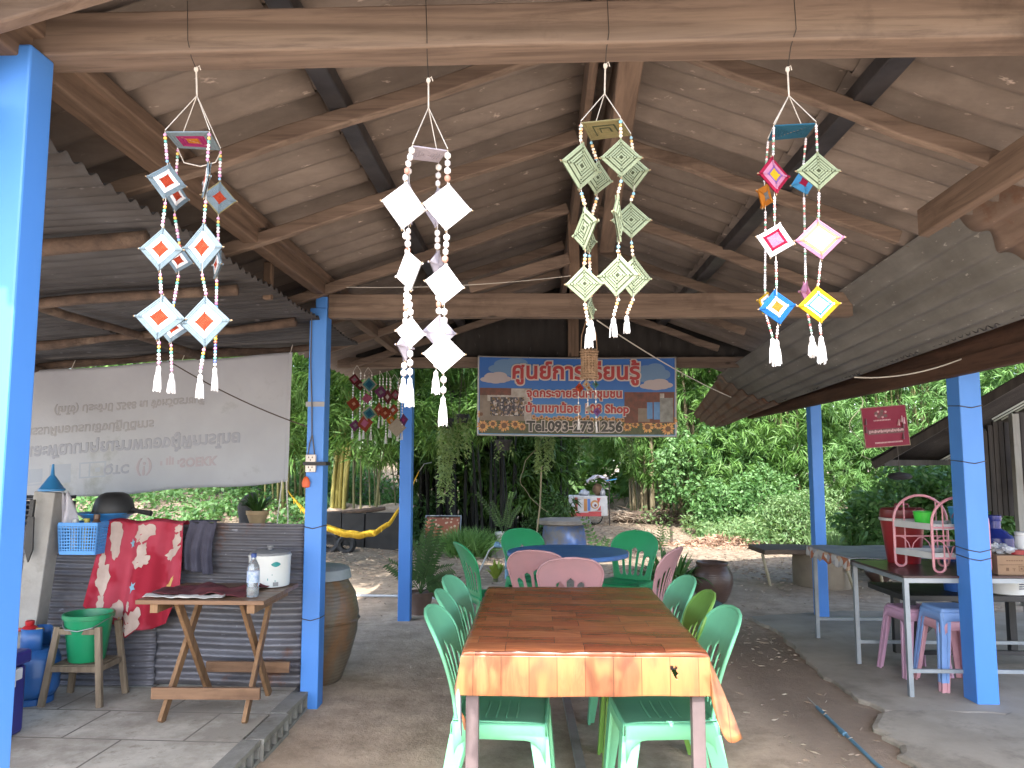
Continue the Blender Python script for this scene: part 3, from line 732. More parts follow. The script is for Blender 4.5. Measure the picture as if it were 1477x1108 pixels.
# ---------------------------------------------------------------- plastic chairs
def plastic(name, c, c2=None, dirt=None): return mat(name, c, c2 or mul(c, .86), .42, 5, bump=.12, bdist=.0015, dirt=dirt or mul(c, .55), dirt_scale=3.5, dirt_lo=.6, fine=70)
P_green = plastic('green_plastic', (.155, .49, .285)); P_dgreen = plastic('deep_green_plastic', (.025, .30, .115))
P_olive = plastic('olive_plastic', (.16, .33, .06)); P_pink = plastic('faded_pink_plastic', (.50, .255, .265), (.42, .24, .25), (.22, .15, .155))
def make_chair(label, m, group, loc, rz):
    t = thing('plastic_chair', label, 'chair', loc, rz, group)
    SW, SD, SH = .205, .195, .425
    # seat: dished top, rolled front, side aprons arching into the legs
    mb = MB()
    def top(u, v):
        x = (u * 2 - 1); y = (v * 2 - 1)
        k = 1 - .06 * max(0, y * y) * abs(x) ** 3
        z = SH - .018 * (1 - x * x) * (1 - .4 * y * y) + (-.012 * max(0, y) ** 4)
        w = SW * (1 - .05 * (1 - v))
        return (x * w * k, y * SD * (1 - .05 * abs(x) ** 4), z)
    mb.grid(16, 16, top)
    for k in range(4):                    # raised ribs of the seat
        y = -.06 + k * .042
        mb.tube([(-.11, y, SH - .012), (0, y, SH - .0155), (.11, y, SH - .012)], .003, 5)
    def apron(p0, p1, drop0, arch):
        n = 18; p0, p1 = Vector(p0), Vector(p1); L = (p1 - p0).length; vs = []
        nrm = Vector((p1.y - p0.y, p0.x - p1.x, 0)).normalized()
        for i in range(n + 1):
            s_ = i / n; q = p0.lerp(p1, s_); e = min(s_, 1 - s_) * L
            d = drop0 + (arch * (1 - math.sqrt(max(0, 1 - (1 - min(1, e / arch)) ** 2))) if e < arch else 0)
            vs += [(q.x, q.y, q.z), (q.x + nrm.x * .006, q.y + nrm.y * .006, q.z - .012), (q.x + nrm.x * .012, q.y + nrm.y * .012, q.z - d)]
        mb.add(vs, [f for i in range(n) for f in ((3 * i, 3 * i + 3, 3 * i + 4, 3 * i + 1), (3 * i + 1, 3 * i + 4, 3 * i + 5, 3 * i + 2))])
    a = .19
    apron((a + .012, SD - .012, SH - .004), (-a - .012, SD - .012, SH - .004), .055, .085)
    apron((-a - .014, SD - .01, SH - .003), (-a - .004, -SD + .01, SH - .003), .06, .085)
    apron((a + .004, -SD + .01, SH - .003), (a + .014, SD - .01, SH - .003), .06, .085)
    apron((-a, -SD + .01, SH - .003), (a, -SD + .01, SH - .003), .05, .07)
    mb.build('seat', m, t, smooth=True, solid=.004, angle=50, off=0)
    # legs: tapering angle sections, splayed
    for sx, sy in ((1, 1), (-1, 1), (1, -1), (-1, -1)):
        lb = MB(); x0, y0 = sx * (a + .014), sy * (SD + .001); x1, y1 = sx * (.225), sy * (.225 if sy > 0 else .265)
        vs = []; n = 7
        for i in range(n + 1):
            q = i / n; x = x0 + (x1 - x0) * q; y = y0 + (y1 - y0) * q; z = (SH - .05) * (1 - q)
            w = .085 - .04 * q; d = .075 - .035 * q; th = .014
            for (ax, ay) in ((0, 0), (w, 0), (w, th), (th, th), (th, d), (0, d)):
                vs.append((x - sx * ax, y - sy * ay, z))
        fs = []
        for i in range(n):
            for k in range(6): fs.append((i * 6 + k, i * 6 + (k + 1) % 6, i * 6 + 6 + (k + 1) % 6, i * 6 + 6 + k))
        fs += [tuple(range(6)), tuple(n * 6 + k for k in range(6))]
        lb.add(vs, fs); lb.build('leg', m, t, bevel=.003)
    # backrest: flared shell with a rounded top and five fanned slots
    bb = MB(); H = .43; n = 40
    def Wd(s_):
        w = .165 + .055 * min(1, s_ / .3) ** 1.3
        if s_ > .27: w *= max(0, 1 - ((s_ - .27) / (H - .27)) ** 2.6) ** (1 / 2.6)
        return w
    def P3(x, s_): return (x, -SD + .012 - .07 * s_ - .62 * s_ * s_ + .9 * x * x * (.35 + s_) , SH - .02 + s_ * .98)
    cuts = []
    for k in range(5):
        c0 = (k - 2) * .046; c1 = (k - 2) * .076; h0 = .011; h1 = .0275; st = .285 - .024 * abs(k - 2) ** 1.5
        cuts.append((c0, c1, h0, h1, st))
    rows = [H * (i / n) ** .96 for i in range(n + 1)]; rows[-1] = H - .0005
    cols = []
    for s_ in rows:
        e = [-Wd(s_)]
        for (c0, c1, h0, h1, st) in cuts:
            c = c0 + (c1 - c0) * min(1, s_ / .3); h = h0 + (h1 - h0) * min(1, s_ / .3)
            if s_ > st: h = 0
            elif s_ > st - h1: h *= math.sqrt(max(0, 1 - ((s_ - st + h1) / h1) ** 2))
            if s_ < .05: h = 0
            elif s_ < .065: h *= math.sqrt((s_ - .05) / .015)
            lim = Wd(s_) - .004
            e += [max(-lim, min(lim, c - h)), max(-lim, min(lim, c + h))]
        e.append(Wd(s_)); cols.append(e)
    for c in range(6):
        vs = []; sub = 4
        for s_, e in zip(rows, cols):
            for q in range(sub + 1):
                x = e[2 * c] + (e[2 * c + 1] - e[2 * c]) * q / sub; vs.append(P3(x, s_))
        w = sub + 1
        bb.add(vs, [(i * w + q, i * w + q + 1, (i + 1) * w + q + 1, (i + 1) * w + q) for i in range(n) for q in range(sub)])
    # rolled rim
    rim = [P3(-Wd(s_), s_) for s_ in rows] + [P3(Wd(s_), s_) for s_ in rows[::-1]]
    bb.tube(rim, .0055, 6)
    bm_o = bb.build('backrest', m, t, smooth='all', solid=.006, off=0, weld=.0004)
    return t
GR = 'green plastic chairs round the long table'
c0 = make_chair('pale green chair nearest us on the left side of the long table', P_green, GR, (-.15, 3.36, 0), R(-90 - 2))
c1 = dup(c0, (-.165, 3.80, 0), R(-87), 'pale green chair left of the long table, its back between two others', GR)
c2 = dup(c0, (-.18, 4.22, 0), R(-90 - 5), 'pale green chair left of the long table, farthest from its sunlit front', GR)
c3 = dup(c0, (.515, 3.38, 0), R(90 + 3), 'pale green chair right of the long table beside the hanging cloth corner', GR)
c4 = dup(c0, (.51, 3.81, 0), R(88), 'olive green chair between the two pale green ones right of the long table', GR); recolor(c4, P_green, P_olive)
c5 = dup(c0, (.51, 4.27, 0), R(94), 'pale green chair at the right rear of the long table, near the brown jar', GR)
PK = 'faded pink chairs between the two tables'
def pink(loc, rz, lab): 
    o = dup(c0, loc, rz, lab, PK); recolor(o, P_green, P_pink); return o
pink((.20, 5.42, 0), R(3), 'faded pink chair with its back to us at the end of the long table')
pink((.05, 5.82, 0), R(-14), 'faded pink chair behind the other pink back, pushed up to the round blue table')
pink((.74, 5.88, 0), R(62), 'faded pink chair turned sideways at the right of the round blue table')
DG = 'deep green chairs round the blue table'
def dgreen(loc, rz, lab):
    o = dup(c0, loc, rz, lab, DG); recolor(o, P_green, P_dgreen); return o
dgreen((-.33, 6.15, 0), R(-68), 'deep green chair seen from the side left of the round blue table')
dgreen((-.02, 7.0, 0), R(-150), 'deep green chair facing us behind the left half of the round blue table')
dgreen((.74, 6.80, 0), R(150), 'deep green chair facing us behind the right half of the round blue table')

# ---------------------------------------------------------------- long table with the wood-print cloth
def parquet():
    m, nt, n, l, p = _nt('wood_print_vinyl')
    v = _coord(n, l)
    br = n.new('ShaderNodeTexBrick'); br.offset = .37; br.offset_frequency = 2; br.squash = 1.0
    br.inputs['Scale'].default_value = 1.0; br.inputs['Brick Width'].default_value = .30; br.inputs['Row Height'].default_value = .105; br.inputs['Mortar Size'].default_value = .0012; br.inputs['Bias'].default_value = 0
    br.inputs['Color1'].default_value = (0, 0, 0, 1); br.inputs['Color2'].default_value = (1, 1, 1, 1); br.inputs['Mortar'].default_value = (0, 0, 0, 1)
    rt = n.new('ShaderNodeMapping'); rt.inputs['Rotation'].default_value = (0, 0, 0); l.new(v, rt.inputs[0]); l.new(rt.outputs[0], br.inputs['Vector'])
    c = _ramp(n, l, br.outputs['Color'], [(0, (.25, .07, .032)), (.22, (.32, .098, .043)), (.45, (.39, .132, .055)), (.7, (.42, .16, .068)), (.85, (.35, .11, .046)), (1, (.27, .08, .035))])
    g1 = _noise(n, l, _coord(n, l, (.12, 1, 1)), 34, 7, .7, 1.4)
    g2 = _noise(n, l, _coord(n, l, (.2, 1, 1)), 7, 4, .6, 2.0)
    w = n.new('ShaderNodeTexWave'); w.wave_type = 'RINGS'; w.inputs['Scale'].default_value = 6; w.inputs['Distortion'].default_value = 6; w.inputs['Detail'].default_value = 2
    l.new(_coord(n, l, (.35, 1, 1)), w.inputs['Vector'])
    c = _mix(n, l, _ramp(n, l, g1, [(.42, (.6,) * 3), (.6, (0, 0, 0))]), c, (.17, .046, .021))
    c = _mix(n, l, _ramp(n, l, g2, [(.5, (0, 0, 0)), (.75, (.5,) * 3)]), c, (.27, .105, .05))
    c = _mix(n, l, _ramp(n, l, w.outputs['Fac'], [(.6, (0, 0, 0)), (1, (.22,) * 3)]), c, (.30, .12, .055))
    c = _mix(n, l, br.outputs['Fac'], c, (.06, .02, .012))
    l.new(c, p.inputs['Base Color']); p.inputs['Roughness'].default_value = .27; p.inputs['Specular IOR Level'].default_value = .5
    _bump(n, l, _noise(n, l, v, 7, 4), .12, .006, p); return m
def front_print():
    m, nt, n, l, p = _nt('wood_print_vinyl_front')
    v = _coord(n, l)
    br = n.new('ShaderNodeTexBrick'); br.offset = .0; br.inputs['Scale'].default_value = 1.0
    br.inputs['Brick Width'].default_value = .105; br.inputs['Row Height'].default_value = 3; br.inputs['Mortar Size'].default_value = .0012
    br.inputs['Color1'].default_value = (0, 0, 0, 1); br.inputs['Color2'].default_value = (1, 1, 1, 1)
    l.new(v, br.inputs['Vector'])
    c = _ramp(n, l, br.outputs['Color'], [(0, (.20, .068, .030)), (.4, (.27, .105, .045)), (.7, (.31, .13, .05)), (1, (.235, .08, .038))])
    g1 = _noise(n, l, _coord(n, l, (1, 1, .14)), 34, 7, .7, 1.2)
    w = n.new('ShaderNodeTexWave'); w.wave_type = 'RINGS'; w.inputs['Scale'].default_value = 7; w.inputs['Distortion'].default_value = 5
    l.new(_coord(n, l, (1.2, 1, .5)), w.inputs['Vector'])
    c = _mix(n, l, _ramp(n, l, g1, [(.42, (.45,) * 3), (.6, (0, 0, 0))]), c, (.17, .055, .025))
    c = _mix(n, l, _ramp(n, l, w.outputs['Fac'], [(.55, (0, 0, 0)), (1, (.4,) * 3)]), c, (.38, .19, .06))
    c = _mix(n, l, br.outputs['Fac'], c, (.08, .03, .012))
    l.new(c, p.inputs['Base Color']); p.inputs['Roughness'].default_value = .28; return m
M_parq, M_parqf = parquet(), front_print()
M_back = mat('grey_cloth_backing', (.20, .21, .24), (.14, .15, .17), .8, 8)
M_frame = mat('mauve_table_frame', (.12, .09, .092), (.08, .06, .062), .6, 9, bump=.15, dirt=(.07, .05, .045))
TX0, TX1, TY0, TY1, TZ = -.285, .632, 2.985, 4.46, .742
tb = thing('long_table', 'long dining table on square brown legs under a wood print cloth', 'table', (.175, 3.72, 0))
def L_(mb): mb.v = [(a - .175, b - 3.72, c) for a, b, c in mb.v]; return mb
L_(MB().span((TX0 + .008, TY0 + .008, TZ - .022), (TX1 - .008, TY1 - .008, TZ))).build('tabletop', M_frame, tb)
for x in (TX0 + .035, TX1 - .035):
    for y in (TY0 + .035, TY1 - .035): L_(MB().span((x - .024, y - .024, 0), (x + .024, y + .024, TZ - .023))).build('leg', M_frame, tb, bevel=.003)
L_(MB().span((TX0 + .061, TY0 + .02, TZ - .07), (TX1 - .061, TY0 + .045, TZ - .024))).build('apron', M_frame, tb)
L_(MB().span((TX0 + .061, TY1 - .045, TZ - .07), (TX1 - .061, TY1 - .02, TZ - .024))).build('apron', M_frame, tb)
# the cloth: top, front fall and side falls with flared corners
cl = thing('tablecloth', 'glossy brown wood print vinyl cloth with a torn hole, hanging over the long table', 'tablecloth', (.175, 3.72, TZ))
def LC(mb): mb.v = [(a - .175, b - 3.72, c - TZ) for a, b, c in mb.v]; return mb
rc = .022; zt = TZ + .004
mb = MB()
def ctop(u, v):
    x = TX0 - .006 + (TX1 - TX0 + .012) * u; y = TY0 - .006 + (TY1 - TY0 + .012) * v
    z = zt + .0016 * math.sin(x * 21 + y * 3) * math.sin(y * 13) + .0012 * math.sin(y * 31 + x * 5)
    e = min(u, 1 - u) * (TX1 - TX0); e2 = min(v, 1 - v) * (TY1 - TY0)
    if e < rc: z -= rc * (1 - math.sqrt(max(0, 1 - (1 - e / rc) ** 2)))
    if e2 < rc: z -= rc * (1 - math.sqrt(max(0, 1 - (1 - e2 / rc) ** 2)))
    return (x, y, z)
def nu_(t): return t if .02 < t < .98 else t
us = [0, .003, .007, .013] + [i / 30 for i in range(1, 30)] + [.987, .993, .997, 1]; vs_ = [0, .002, .0045, .008] + [i / 40 for i in range(1, 40)] + [.992, .9955, .998, 1]
mb.grid(len(us) - 1, len(vs_) - 1, lambda a, b: ctop(us[int(round(a * (len(us) - 1)))], vs_[int(round(b * (len(vs_) - 1)))]))
def side(s_):
    X0 = TX0 - .006 if s_ < 0 else TX1 + .006
    def fn(u, v):
        y = TY0 + .10 + (TY1 - TY0 - .10) * u; d = .16 + .015 * math.sin(u * 9)
        return (X0 + s_ * (.004 + .03 * v + .012 * v * math.sin(u * 17)), y, zt - rc - d * v)
    return fn
mb.grid(40, 8, side(-1)); mb.grid(40, 8, side(1))
LC(mb).build('cloth_top', M_parq, cl, smooth=True, solid=.0015, angle=60, off=0)
fb = MB()
hx, hz = .505, .682
NU, NV = 260, 40
def ffront(u, v):
    x = TX0 - .006 + (TX1 - TX0 + .012) * u; d = .143 + .004 * math.sin(u * 5)
    y = TY0 - .006 - .004 * math.sin(v * 3) - .006 * v * math.sin(u * 11 + 1) ** 2
    xx = x - (.028 * v if u < .001 else 0) if False else x - .022 * v * max(0, 1 - u * 9) ** 2
    return (xx, y, zt - rc - d * v)
def hole(u, v):
    p_ = ffront(u, v); dx = (p_[0] - hx) * 1.0; dz = p_[2] - hz
    return -.034 < dz < .010 and -.014 + max(0, -dz) * .55 < dx < .011 - max(0, dz - .004) * 1.2 + .003 * math.sin(dz * 300) and not (abs(dx) < .004 and dz > .005)
fb.grid(NU, NV, ffront, 0, hole)
# short creases cut into the front edge
LC(fb).build('cloth_front', M_parqf, cl, smooth='all', solid=.0015, off=0)
def corner(s_, tip, name, m):
    X = TX1 + .006 if s_ > 0 else TX0 - .006
    A = Vector((X, TY0 - .004, zt - rc)); B = Vector((X + (.0 if s_ > 0 else -.022), TY0 - .010, zt - rc - .146)); D = Vector((X + s_ * .034, TY0 + .105, zt - rc - .16)); E = Vector((X + s_ * .004, TY0 + .10, zt - rc)); T = Vector(tip)
    cb = MB()
    # folded flap: from the front fold out to the tip and back to the side fall
    def fn(u, v):
        top_ = A.lerp(E, u); 
        if u < .5: bot = B.lerp(T, u * 2) + Vector((-.018 * s_, -.02, -.062)) * math.sin(math.pi * u * 2)
        else: bot = T.lerp(D, (u - .5) * 2)
        q = top_.lerp(bot, v); bulge = math.sin(math.pi * u) * .035 * v * (1 - .3 * v)
        return (q.x + s_ * bulge, q.y - bulge * .5 - .01 * math.sin(u * 9) * v, q.z)
    cb.grid(18, 14, fn); LC(cb).build(name, m, cl, smooth='all', solid=.0015, off=0)
corner(1, (TX1 + .09, TY0 - .02, .44), 'cloth_corner', M_parqf)
corner(-1, (TX0 + .02, TY0 + .03, .44), 'cloth_corner', M_back)
yb = MB(); yb.add([(TX0 - .012, TY0 + .028, .52), (TX0 + .004, TY0 + .024, .445), (TX0 + .022, TY0 + .026, .437), (TX0 + .012, TY0 + .032, .475)], [(0, 1, 2, 3)]); LC(yb).build('cloth_fold', M_parqf, cl)
# flat strip lying under the table
M_strip = mat('grey_metal_strip', (.33, .31, .29), (.2, .185, .17), .55, 6, metal=.3, dirt=(.15, .12, .1))
tag(MB().bar((.205, 3.55, .018), (.14, 5.9, .018), .045, .03).build('floor_rail', M_strip, bevel=.003), 'grey metal strip lying lengthwise on the earth under the long table', 'strip')

# ---------------------------------------------------------------- round blue table
M_btop = mat('blue_tabletop', (.075, .18, .44), (.062, .15, .37), .4, 4, bump=.08, dirt=(.06, .10, .2), dirt_lo=.62)
rt = thing('round_table', 'round dining table with a plain blue top on crossed legs', 'table', (.24, 6.36, 0))
MB().lathe([(.02, .692), (.482, .692), (.49, .698), (.49, .722), (.484, .729), (.02, .730)], 64).build('tabletop', M_btop, rt, smooth=True, angle=30)
for a in (45, 135, 225, 315):
    x, y = math.cos(R(a)), math.sin(R(a))
    MB().bar((x * .30, y * .30, 0), (x * .2, y * .2, .69), .035, .035).build('leg', M_steel, rt)
MB().lathe([(.2, .60), (.22, .60), (.22, .63), (.2, .63), (.2, .60)], 32, cap0=False, cap1=False).build('ring_brace', M_steel, rt)
# ---------------------------------------------------------------- woven yarn mobiles under the front beam
def yarn(name, c): return mat(name, c, mul(c, .82), .95, 60, bump=.5, bdist=.002, spec=.1, fine=220)
Y = {k: yarn('yarn_' + k, mul(c, .78 if k == 'white' else (.40 if k == 'grey_blue' else .50))) for k, c in dict(grey_blue=(.36, .49, .58), white=(.80, .80, .80), red=(.58, .085, .04), orange=(.72, .27, .04), lilac_white=(.66, .62, .72), pale_green=(.50, .60, .40), olive_line=(.10, .12, .07),
     khaki=(.36, .33, .17), teal=(.035, .16, .27), crimson=(.42, .02, .07), pink=(.66, .30, .48), purple=(.30, .15, .45), yellow=(.80, .52, .03), sky=(.10, .38, .68), blue=(.03, .20, .58), peach=(.80, .45, .28), magenta=(.5, .05, .22), rose=(.55, .16, .25), maroon=(.17, .04, .04), rust=(.38, .08, .04), grey=(.3, .3, .3), aqua=(.10, .33, .36), cream=(.62, .55, .45), plum=(.22, .07, .18)).items()}
W_ = lambda *a: a
PAT = dict(a=[(.40, 'red'), (.66, 'white'), (1, 'grey_blue')], b=[(.40, 'red'), (.64, 'grey_blue'), (.72, 'grey_blue'), (.95, 'grey_blue'), (1, 'khaki')], w=[(1, 'white')], w2=[(1, 'lilac_white')],
           g=[(.12, 'olive_line'), (.22, 'pale_green'), (.27, 'olive_line'), (.38, 'pale_green'), (.43, 'olive_line'), (.55, 'pale_green'), (.595, 'olive_line'), (.72, 'pale_green'), (.755, 'olive_line'), (1, 'pale_green')],
           p1=[(.33, 'yellow'), (.5, 'purple'), (.76, 'pink'), (1, 'crimson')], p2=[(.45, 'pink'), (.66, 'crimson'), (1, 'white')], p3=[(.35, 'orange'), (.62, 'white'), (1, 'blue')],
           p5=[(.62, 'white'), (.84, 'peach'), (1, 'pink')], p6=[(.45, 'white'), (.62, 'sky'), (.72, 'white'), (1, 'yellow')], p7=[(.4, 'grey'), (1, 'orange')], p8=[(.5, 'sky'), (.75, 'white'), (1, 'yellow')],
           p9=[(.4, 'crimson'), (1, 'sky')], p10=[(.4, 'rose'), (1, 'pink')], top1=[(.3, 'orange'), (.62, 'magenta'), (1, 'grey_blue')], topw=[(1, 'lilac_white')], topg=[(.2, 'khaki'), (.3, 'olive_line'), (.5, 'khaki'), (.58, 'olive_line'), (1, 'khaki')], topt=[(1, 'teal')],
           d1=[(.35, 'grey'), (.6, 'rose'), (1, 'maroon')], d2=[(.4, 'cream'), (1, 'maroon')], d3=[(.3, 'peach'), (.55, 'rust'), (1, 'rust')], d4=[(.4, 'grey'), (1, 'plum')], d5=[(.5, 'teal'), (.75, 'aqua'), (1, 'cream')], d6=[(1, 'rose')], d7=[(.5, 'rose'), (1, 'rust')],
           d8=[(.4, 'cream'), (1, 'rust')], d9=[(.4, 'cream'), (1, 'orange')], d10=[(1, 'cream')], d11=[(.4, 'magenta'), (1, 'plum')], q1=[(.5, 'rust'), (1, 'red')], q2=[(.4, 'orange'), (1, 'cream')], q3=[(1, 'cream')], q4=[(.5, 'olive_line'), (1, 'aqua')], q5=[(.5, 'plum'), (1, 'purple')])
PAT['p4'] = PAT['g']; PAT['g2'] = PAT['g']
M_stick = mat('thin_wood_stick', (.34, .25, .15), (.2, .14, .08), .7, 20)
M_cord = mat('cotton_cord', (.62, .60, .55), (.45, .42, .38), .95, 50, bump=.4, fine=200)
M_wire2 = mat('thin_black_wire', (.02, .018, .016), rough=.6, bump=0)
BEADS = dict(mix=randmat('mixed_beads', [(.55, .10, .06), (.04, .12, .5), (.65, .62, .6), (.05, .35, .3), (.7, .45, .05), (.5, .2, .4), (.12, .35, .6), (.7, .68, .7), (.6, .25, .15)], .3),
             shell=randmat('shell_beads', [(.78, .77, .74), (.7, .68, .7), (.8, .8, .8), (.62, .6, .62), (.78, .77, .74), (.45, .2, .14), (.8, .8, .8)], .4),
             warm=randmat('warm_beads', [(.65, .25, .12), (.7, .5, .3), (.75, .7, .6), (.6, .35, .1), (.15, .4, .55), (.7, .6, .45), (.6, .25, .2)], .35),
             pale=randmat('pale_beads', [(.6, .6, .62), (.45, .47, .5), (.7, .7, .7), (.3, .33, .36), (.65, .62, .66), (.1, .3, .2), (.5, .1, .1), (.62, .62, .65)], .35))
def weave(bands, hw, hh, full=None):
    """one diamond in its own plane (x across, z up, y thickness), yarn wound in rings round two sticks"""
    names = []
    for _, b in bands:
        if b not in names: names.append(b)
    mb = MB(); N = 18
    for sd in (-1, 1):
        vs = []; ms = []
        for i in range(N + 1):
            r = max(.015, i / N); y = sd * (.0016 + (.0014 if i % 2 else 0) + .003 * (1 - r))
            k = 1 - .035 * (i % 2)
            vs += [(hw * r * k, y, 0), (0, y, hh * r * k), (-hw * r * k, y, 0), (0, y, -hh * r * k)]
        b0 = mb.add(vs, [])
        for i in range(N):
            rr = (i + .5) / N; bn = next(b for lim, b in bands if rr <= lim + 1e-6)
            for k in range(4):
                f = (b0 + i * 4 + k, b0 + i * 4 + (k + 1) % 4, b0 + i * 4 + 4 + (k + 1) % 4, b0 + i * 4 + 4 + k)
                mb.f.append(f if sd > 0 else f[::-1]); mb.m.append(names.index(bn))
        mb.f.append(tuple(b0 + k for k in range(4))); mb.m.append(names.index(bands[0][1]))
        # the yarn crossing over the sticks stands a little proud
        for (ux, uz) in ((1, 0), (0, 1), (-1, 0), (0, -1)):
            for i in range(1, N):
                rr = (i + .5) / N; bn = next(b for lim, b in bands if rr <= lim + 1e-6)
                mb.box((ux * hw * rr, sd * .0042, uz * hh * rr), (.0045 if uz else hw / N * .55, .0022, .0045 if ux else hh / N * .55), names.index(bn))
    return mb, [Y[b] for b in names]
def sticks(hw, hh):
    mb = MB(); e = 1.07
    mb.tube([(-hw * e, 0, 0), (hw * e, 0, 0)], .0016, 5); mb.tube([(0, 0, -hh * e), (0, 0, hh * e)], .0016, 5); return mb
def diamond(parent, c, hw, hh, pat, sgn=1, roll=0, prm=None):
    side = max(hw, hh); yaw = math.acos(max(.12, min(1, hw / side))) * sgn if hw < hh else 0
    w = side if hw < hh else hw; h = hh
    mb, ms = weave(PAT[pat], w, h)
    o = mb.build('woven_diamond', ms, parent, fix=False)
    o.location = c; o.rotation_euler = (R(random.uniform(-6, 6)), R(roll), yaw + R(random.uniform(-4, 4)))
    s_ = sticks(w, h).build('stick', M_stick, o)
    return o
def bead_run(mb, p0, p1, r, L, gap=1.0):
    p0, p1 = Vector(p0), Vector(p1); d = p1 - p0; n = int(d.length / (L * gap))
    for k in range(n):
        c = p0.lerp(p1, (k + .5) / n); rr = r * random.uniform(.85, 1.1)
        mb.lathe([(rr * .45, -L * .48), (rr, -L * .25), (rr, L * .25), (rr * .45, L * .48)], 7, c)
def tassel(p, top, zb, r=.009, k=26):
    mb = MB(); x, y, z = top; H = z - zb
    mb.lathe([(.002, 0), (r * .62, -.004), (r * .66, -.012), (r * .5, -.016)], 8, top)
    for i in range(k):
        a = random.uniform(0, 6.28); q = r * math.sqrt(random.random())
        e = (x + q * 1.25 * math.cos(a), y + q * 1.25 * math.sin(a), zb + random.uniform(0, H * .13))
        mb.tube([(x + q * .45 * math.cos(a), y + q * .45 * math.sin(a), z - .010), (x + q * math.cos(a), y + q * math.sin(a), z - H * .45), e], .0012, 4)
    o = mb.build('tassel', Y['white'], p, fix=False); return o
def mobile(d, label, top, beads, bl, br, hang=True):
    hk = Vector(d['hook']); t = thing('yarn_mobile', label, 'mobile', hk, group='yarn mobiles hanging from the front beam')
    def lc(p): return tuple(Vector(p) - hk)
    kn = Vector(d['knot']); S = d['S']
    mb = MB()
    # wire over the beam, then cord down to the knot
    mb.tube([lc((hk.x, 1.835, 2.625)), lc((hk.x + .004, 1.838, 2.52)), lc((hk.x, 1.87, 2.492)), (0, 0, -.005)], .0011, 4)
    mb.build('wire', M_wire2, t)
    mb = MB(); mb.tube([(0, 0, 0), lc(kn)], .0022, 6); mb.ell((0, 0, -.006), (.006, .006, .008), 7, 5); mb.tube([(.001, 0, -.002), (.008, 0, .004), (.011, .002, -.007)], .0016, 5)
    tops = [Vector(s[0]) for s in S]
    sqc = sum(tops, Vector()) / 4
    for p in tops: mb.tube([lc(kn), lc(p + (Vector((0, 0, .004))))], .0013, 5)
    mb.build('hanging_cord', M_cord, t)
    # the woven square on top: corners at the four strings
    names = []
    for _, b in PAT[top]:
        if b not in names: names.append(b)
    q = [lc(tops[0]), lc(tops[1]), lc(tops[3]), lc(tops[2])]; cc = Vector(lc(sqc)); N = 14; sq = MB()
    vs = []
    for i in range(N + 1):
        r = max(.02, i / N)
        for p in q:
            v = cc.lerp(Vector(p), r); vs.append((v.x, v.y, v.z - .002 - .0014 * (i % 2)))
    sq.add(vs, [])
    for i in range(N):
        rr = (i + .5) / N; bn = next(b for lim, b in PAT[top] if rr <= lim + 1e-6)
        for k in range(4): sq.f.append((i * 4 + k, i * 4 + (k + 1) % 4, i * 4 + 4 + (k + 1) % 4, i * 4 + 4 + k)); sq.m.append(names.index(bn))
    sq.f.append((0, 1, 2, 3)); sq.m.append(0)
    sqo = sq.build('woven_square', [Y[b] for b in names], t, solid=.003)
    fr = MB(); fr.tube([q[0], q[2]], .002, 5); fr.tube([q[1], q[3]], .002, 5); fr.build('stick', M_stick, sqo)
    for (p0, ta, zb, L) in S:
        cord = MB(); pts = [Vector(p0)]; z0 = Vector(p0)
        for (cx, cy, cz, hw, hh, pat, sg, ro) in L:
            x_ = Vector((cx, cy, cz))
            bd = MB(); bead_run(bd, lc(z0 - Vector((0, 0, .004))), lc(x_ + Vector((0, 0, hh * 1.04))), br, bl)
            if bd.n: bd.build('bead_string', BEADS[beads], t, smooth=True, fix=False, angle=50)
            pts.append(x_ + Vector((0, 0, hh))); pts.append(x_ - Vector((0, 0, hh))); z0 = x_ - Vector((0, 0, hh * 1.04))
            diamond(t, lc(x_), hw, hh, pat, sg, ro)
        bd = MB(); bead_run(bd, lc(z0), lc(Vector(ta) + Vector((0, 0, .003))), br, bl); pts.append(Vector(ta))
        if bd.n: bd.build('bead_string', BEADS[beads], t, smooth=True, fix=False, angle=50)
        cord.tube([lc(p) for p in pts], .0009, 4); cord.build('cord', M_cord, t)
        tassel(t, lc(ta), zb - hk.z)
    return t
M1={'hook':(-0.893,1.9,2.481),'knot':(-0.888,1.9,2.403),'S':[((-0.938,1.84,2.279),(-0.926,1.84,1.683),1.618,[(-0.928,1.84,2.149,0.0398,0.0464,'a',1,6),(-0.933,1.84,1.975,0.0564,0.0547,'a',1,3),(-0.928,1.84,1.803,0.0646,0.0564,'a',1,4)]),((-0.824,1.84,2.278),(-0.822,1.84,1.662),1.601,[(-0.826,1.84,2.151,0.0232,0.0464,'a',-1,4),(-0.828,1.84,1.979,0.058,0.0597,'a',-1,4),(-0.815,1.84,1.792,0.0646,0.063,'a',1,-2)]),((-0.966,1.97,2.293),(-0.956,1.97,1.681),1.626,[(-0.968,1.97,2.16,0.0195,0.0444,'a',1,0),(-0.949,1.97,1.981,0.039,0.0337,'a',-1,12),(-0.961,1.97,1.802,0.039,0.0426,'a',1,5)]),((-0.85,1.97,2.285),(-0.842,1.97,1.695),1.63,[(-0.849,1.97,2.151,0.0373,0.0461,'b',1,0),(-0.846,1.97,1.969,0.0231,0.039,'a',-1,8)])]}
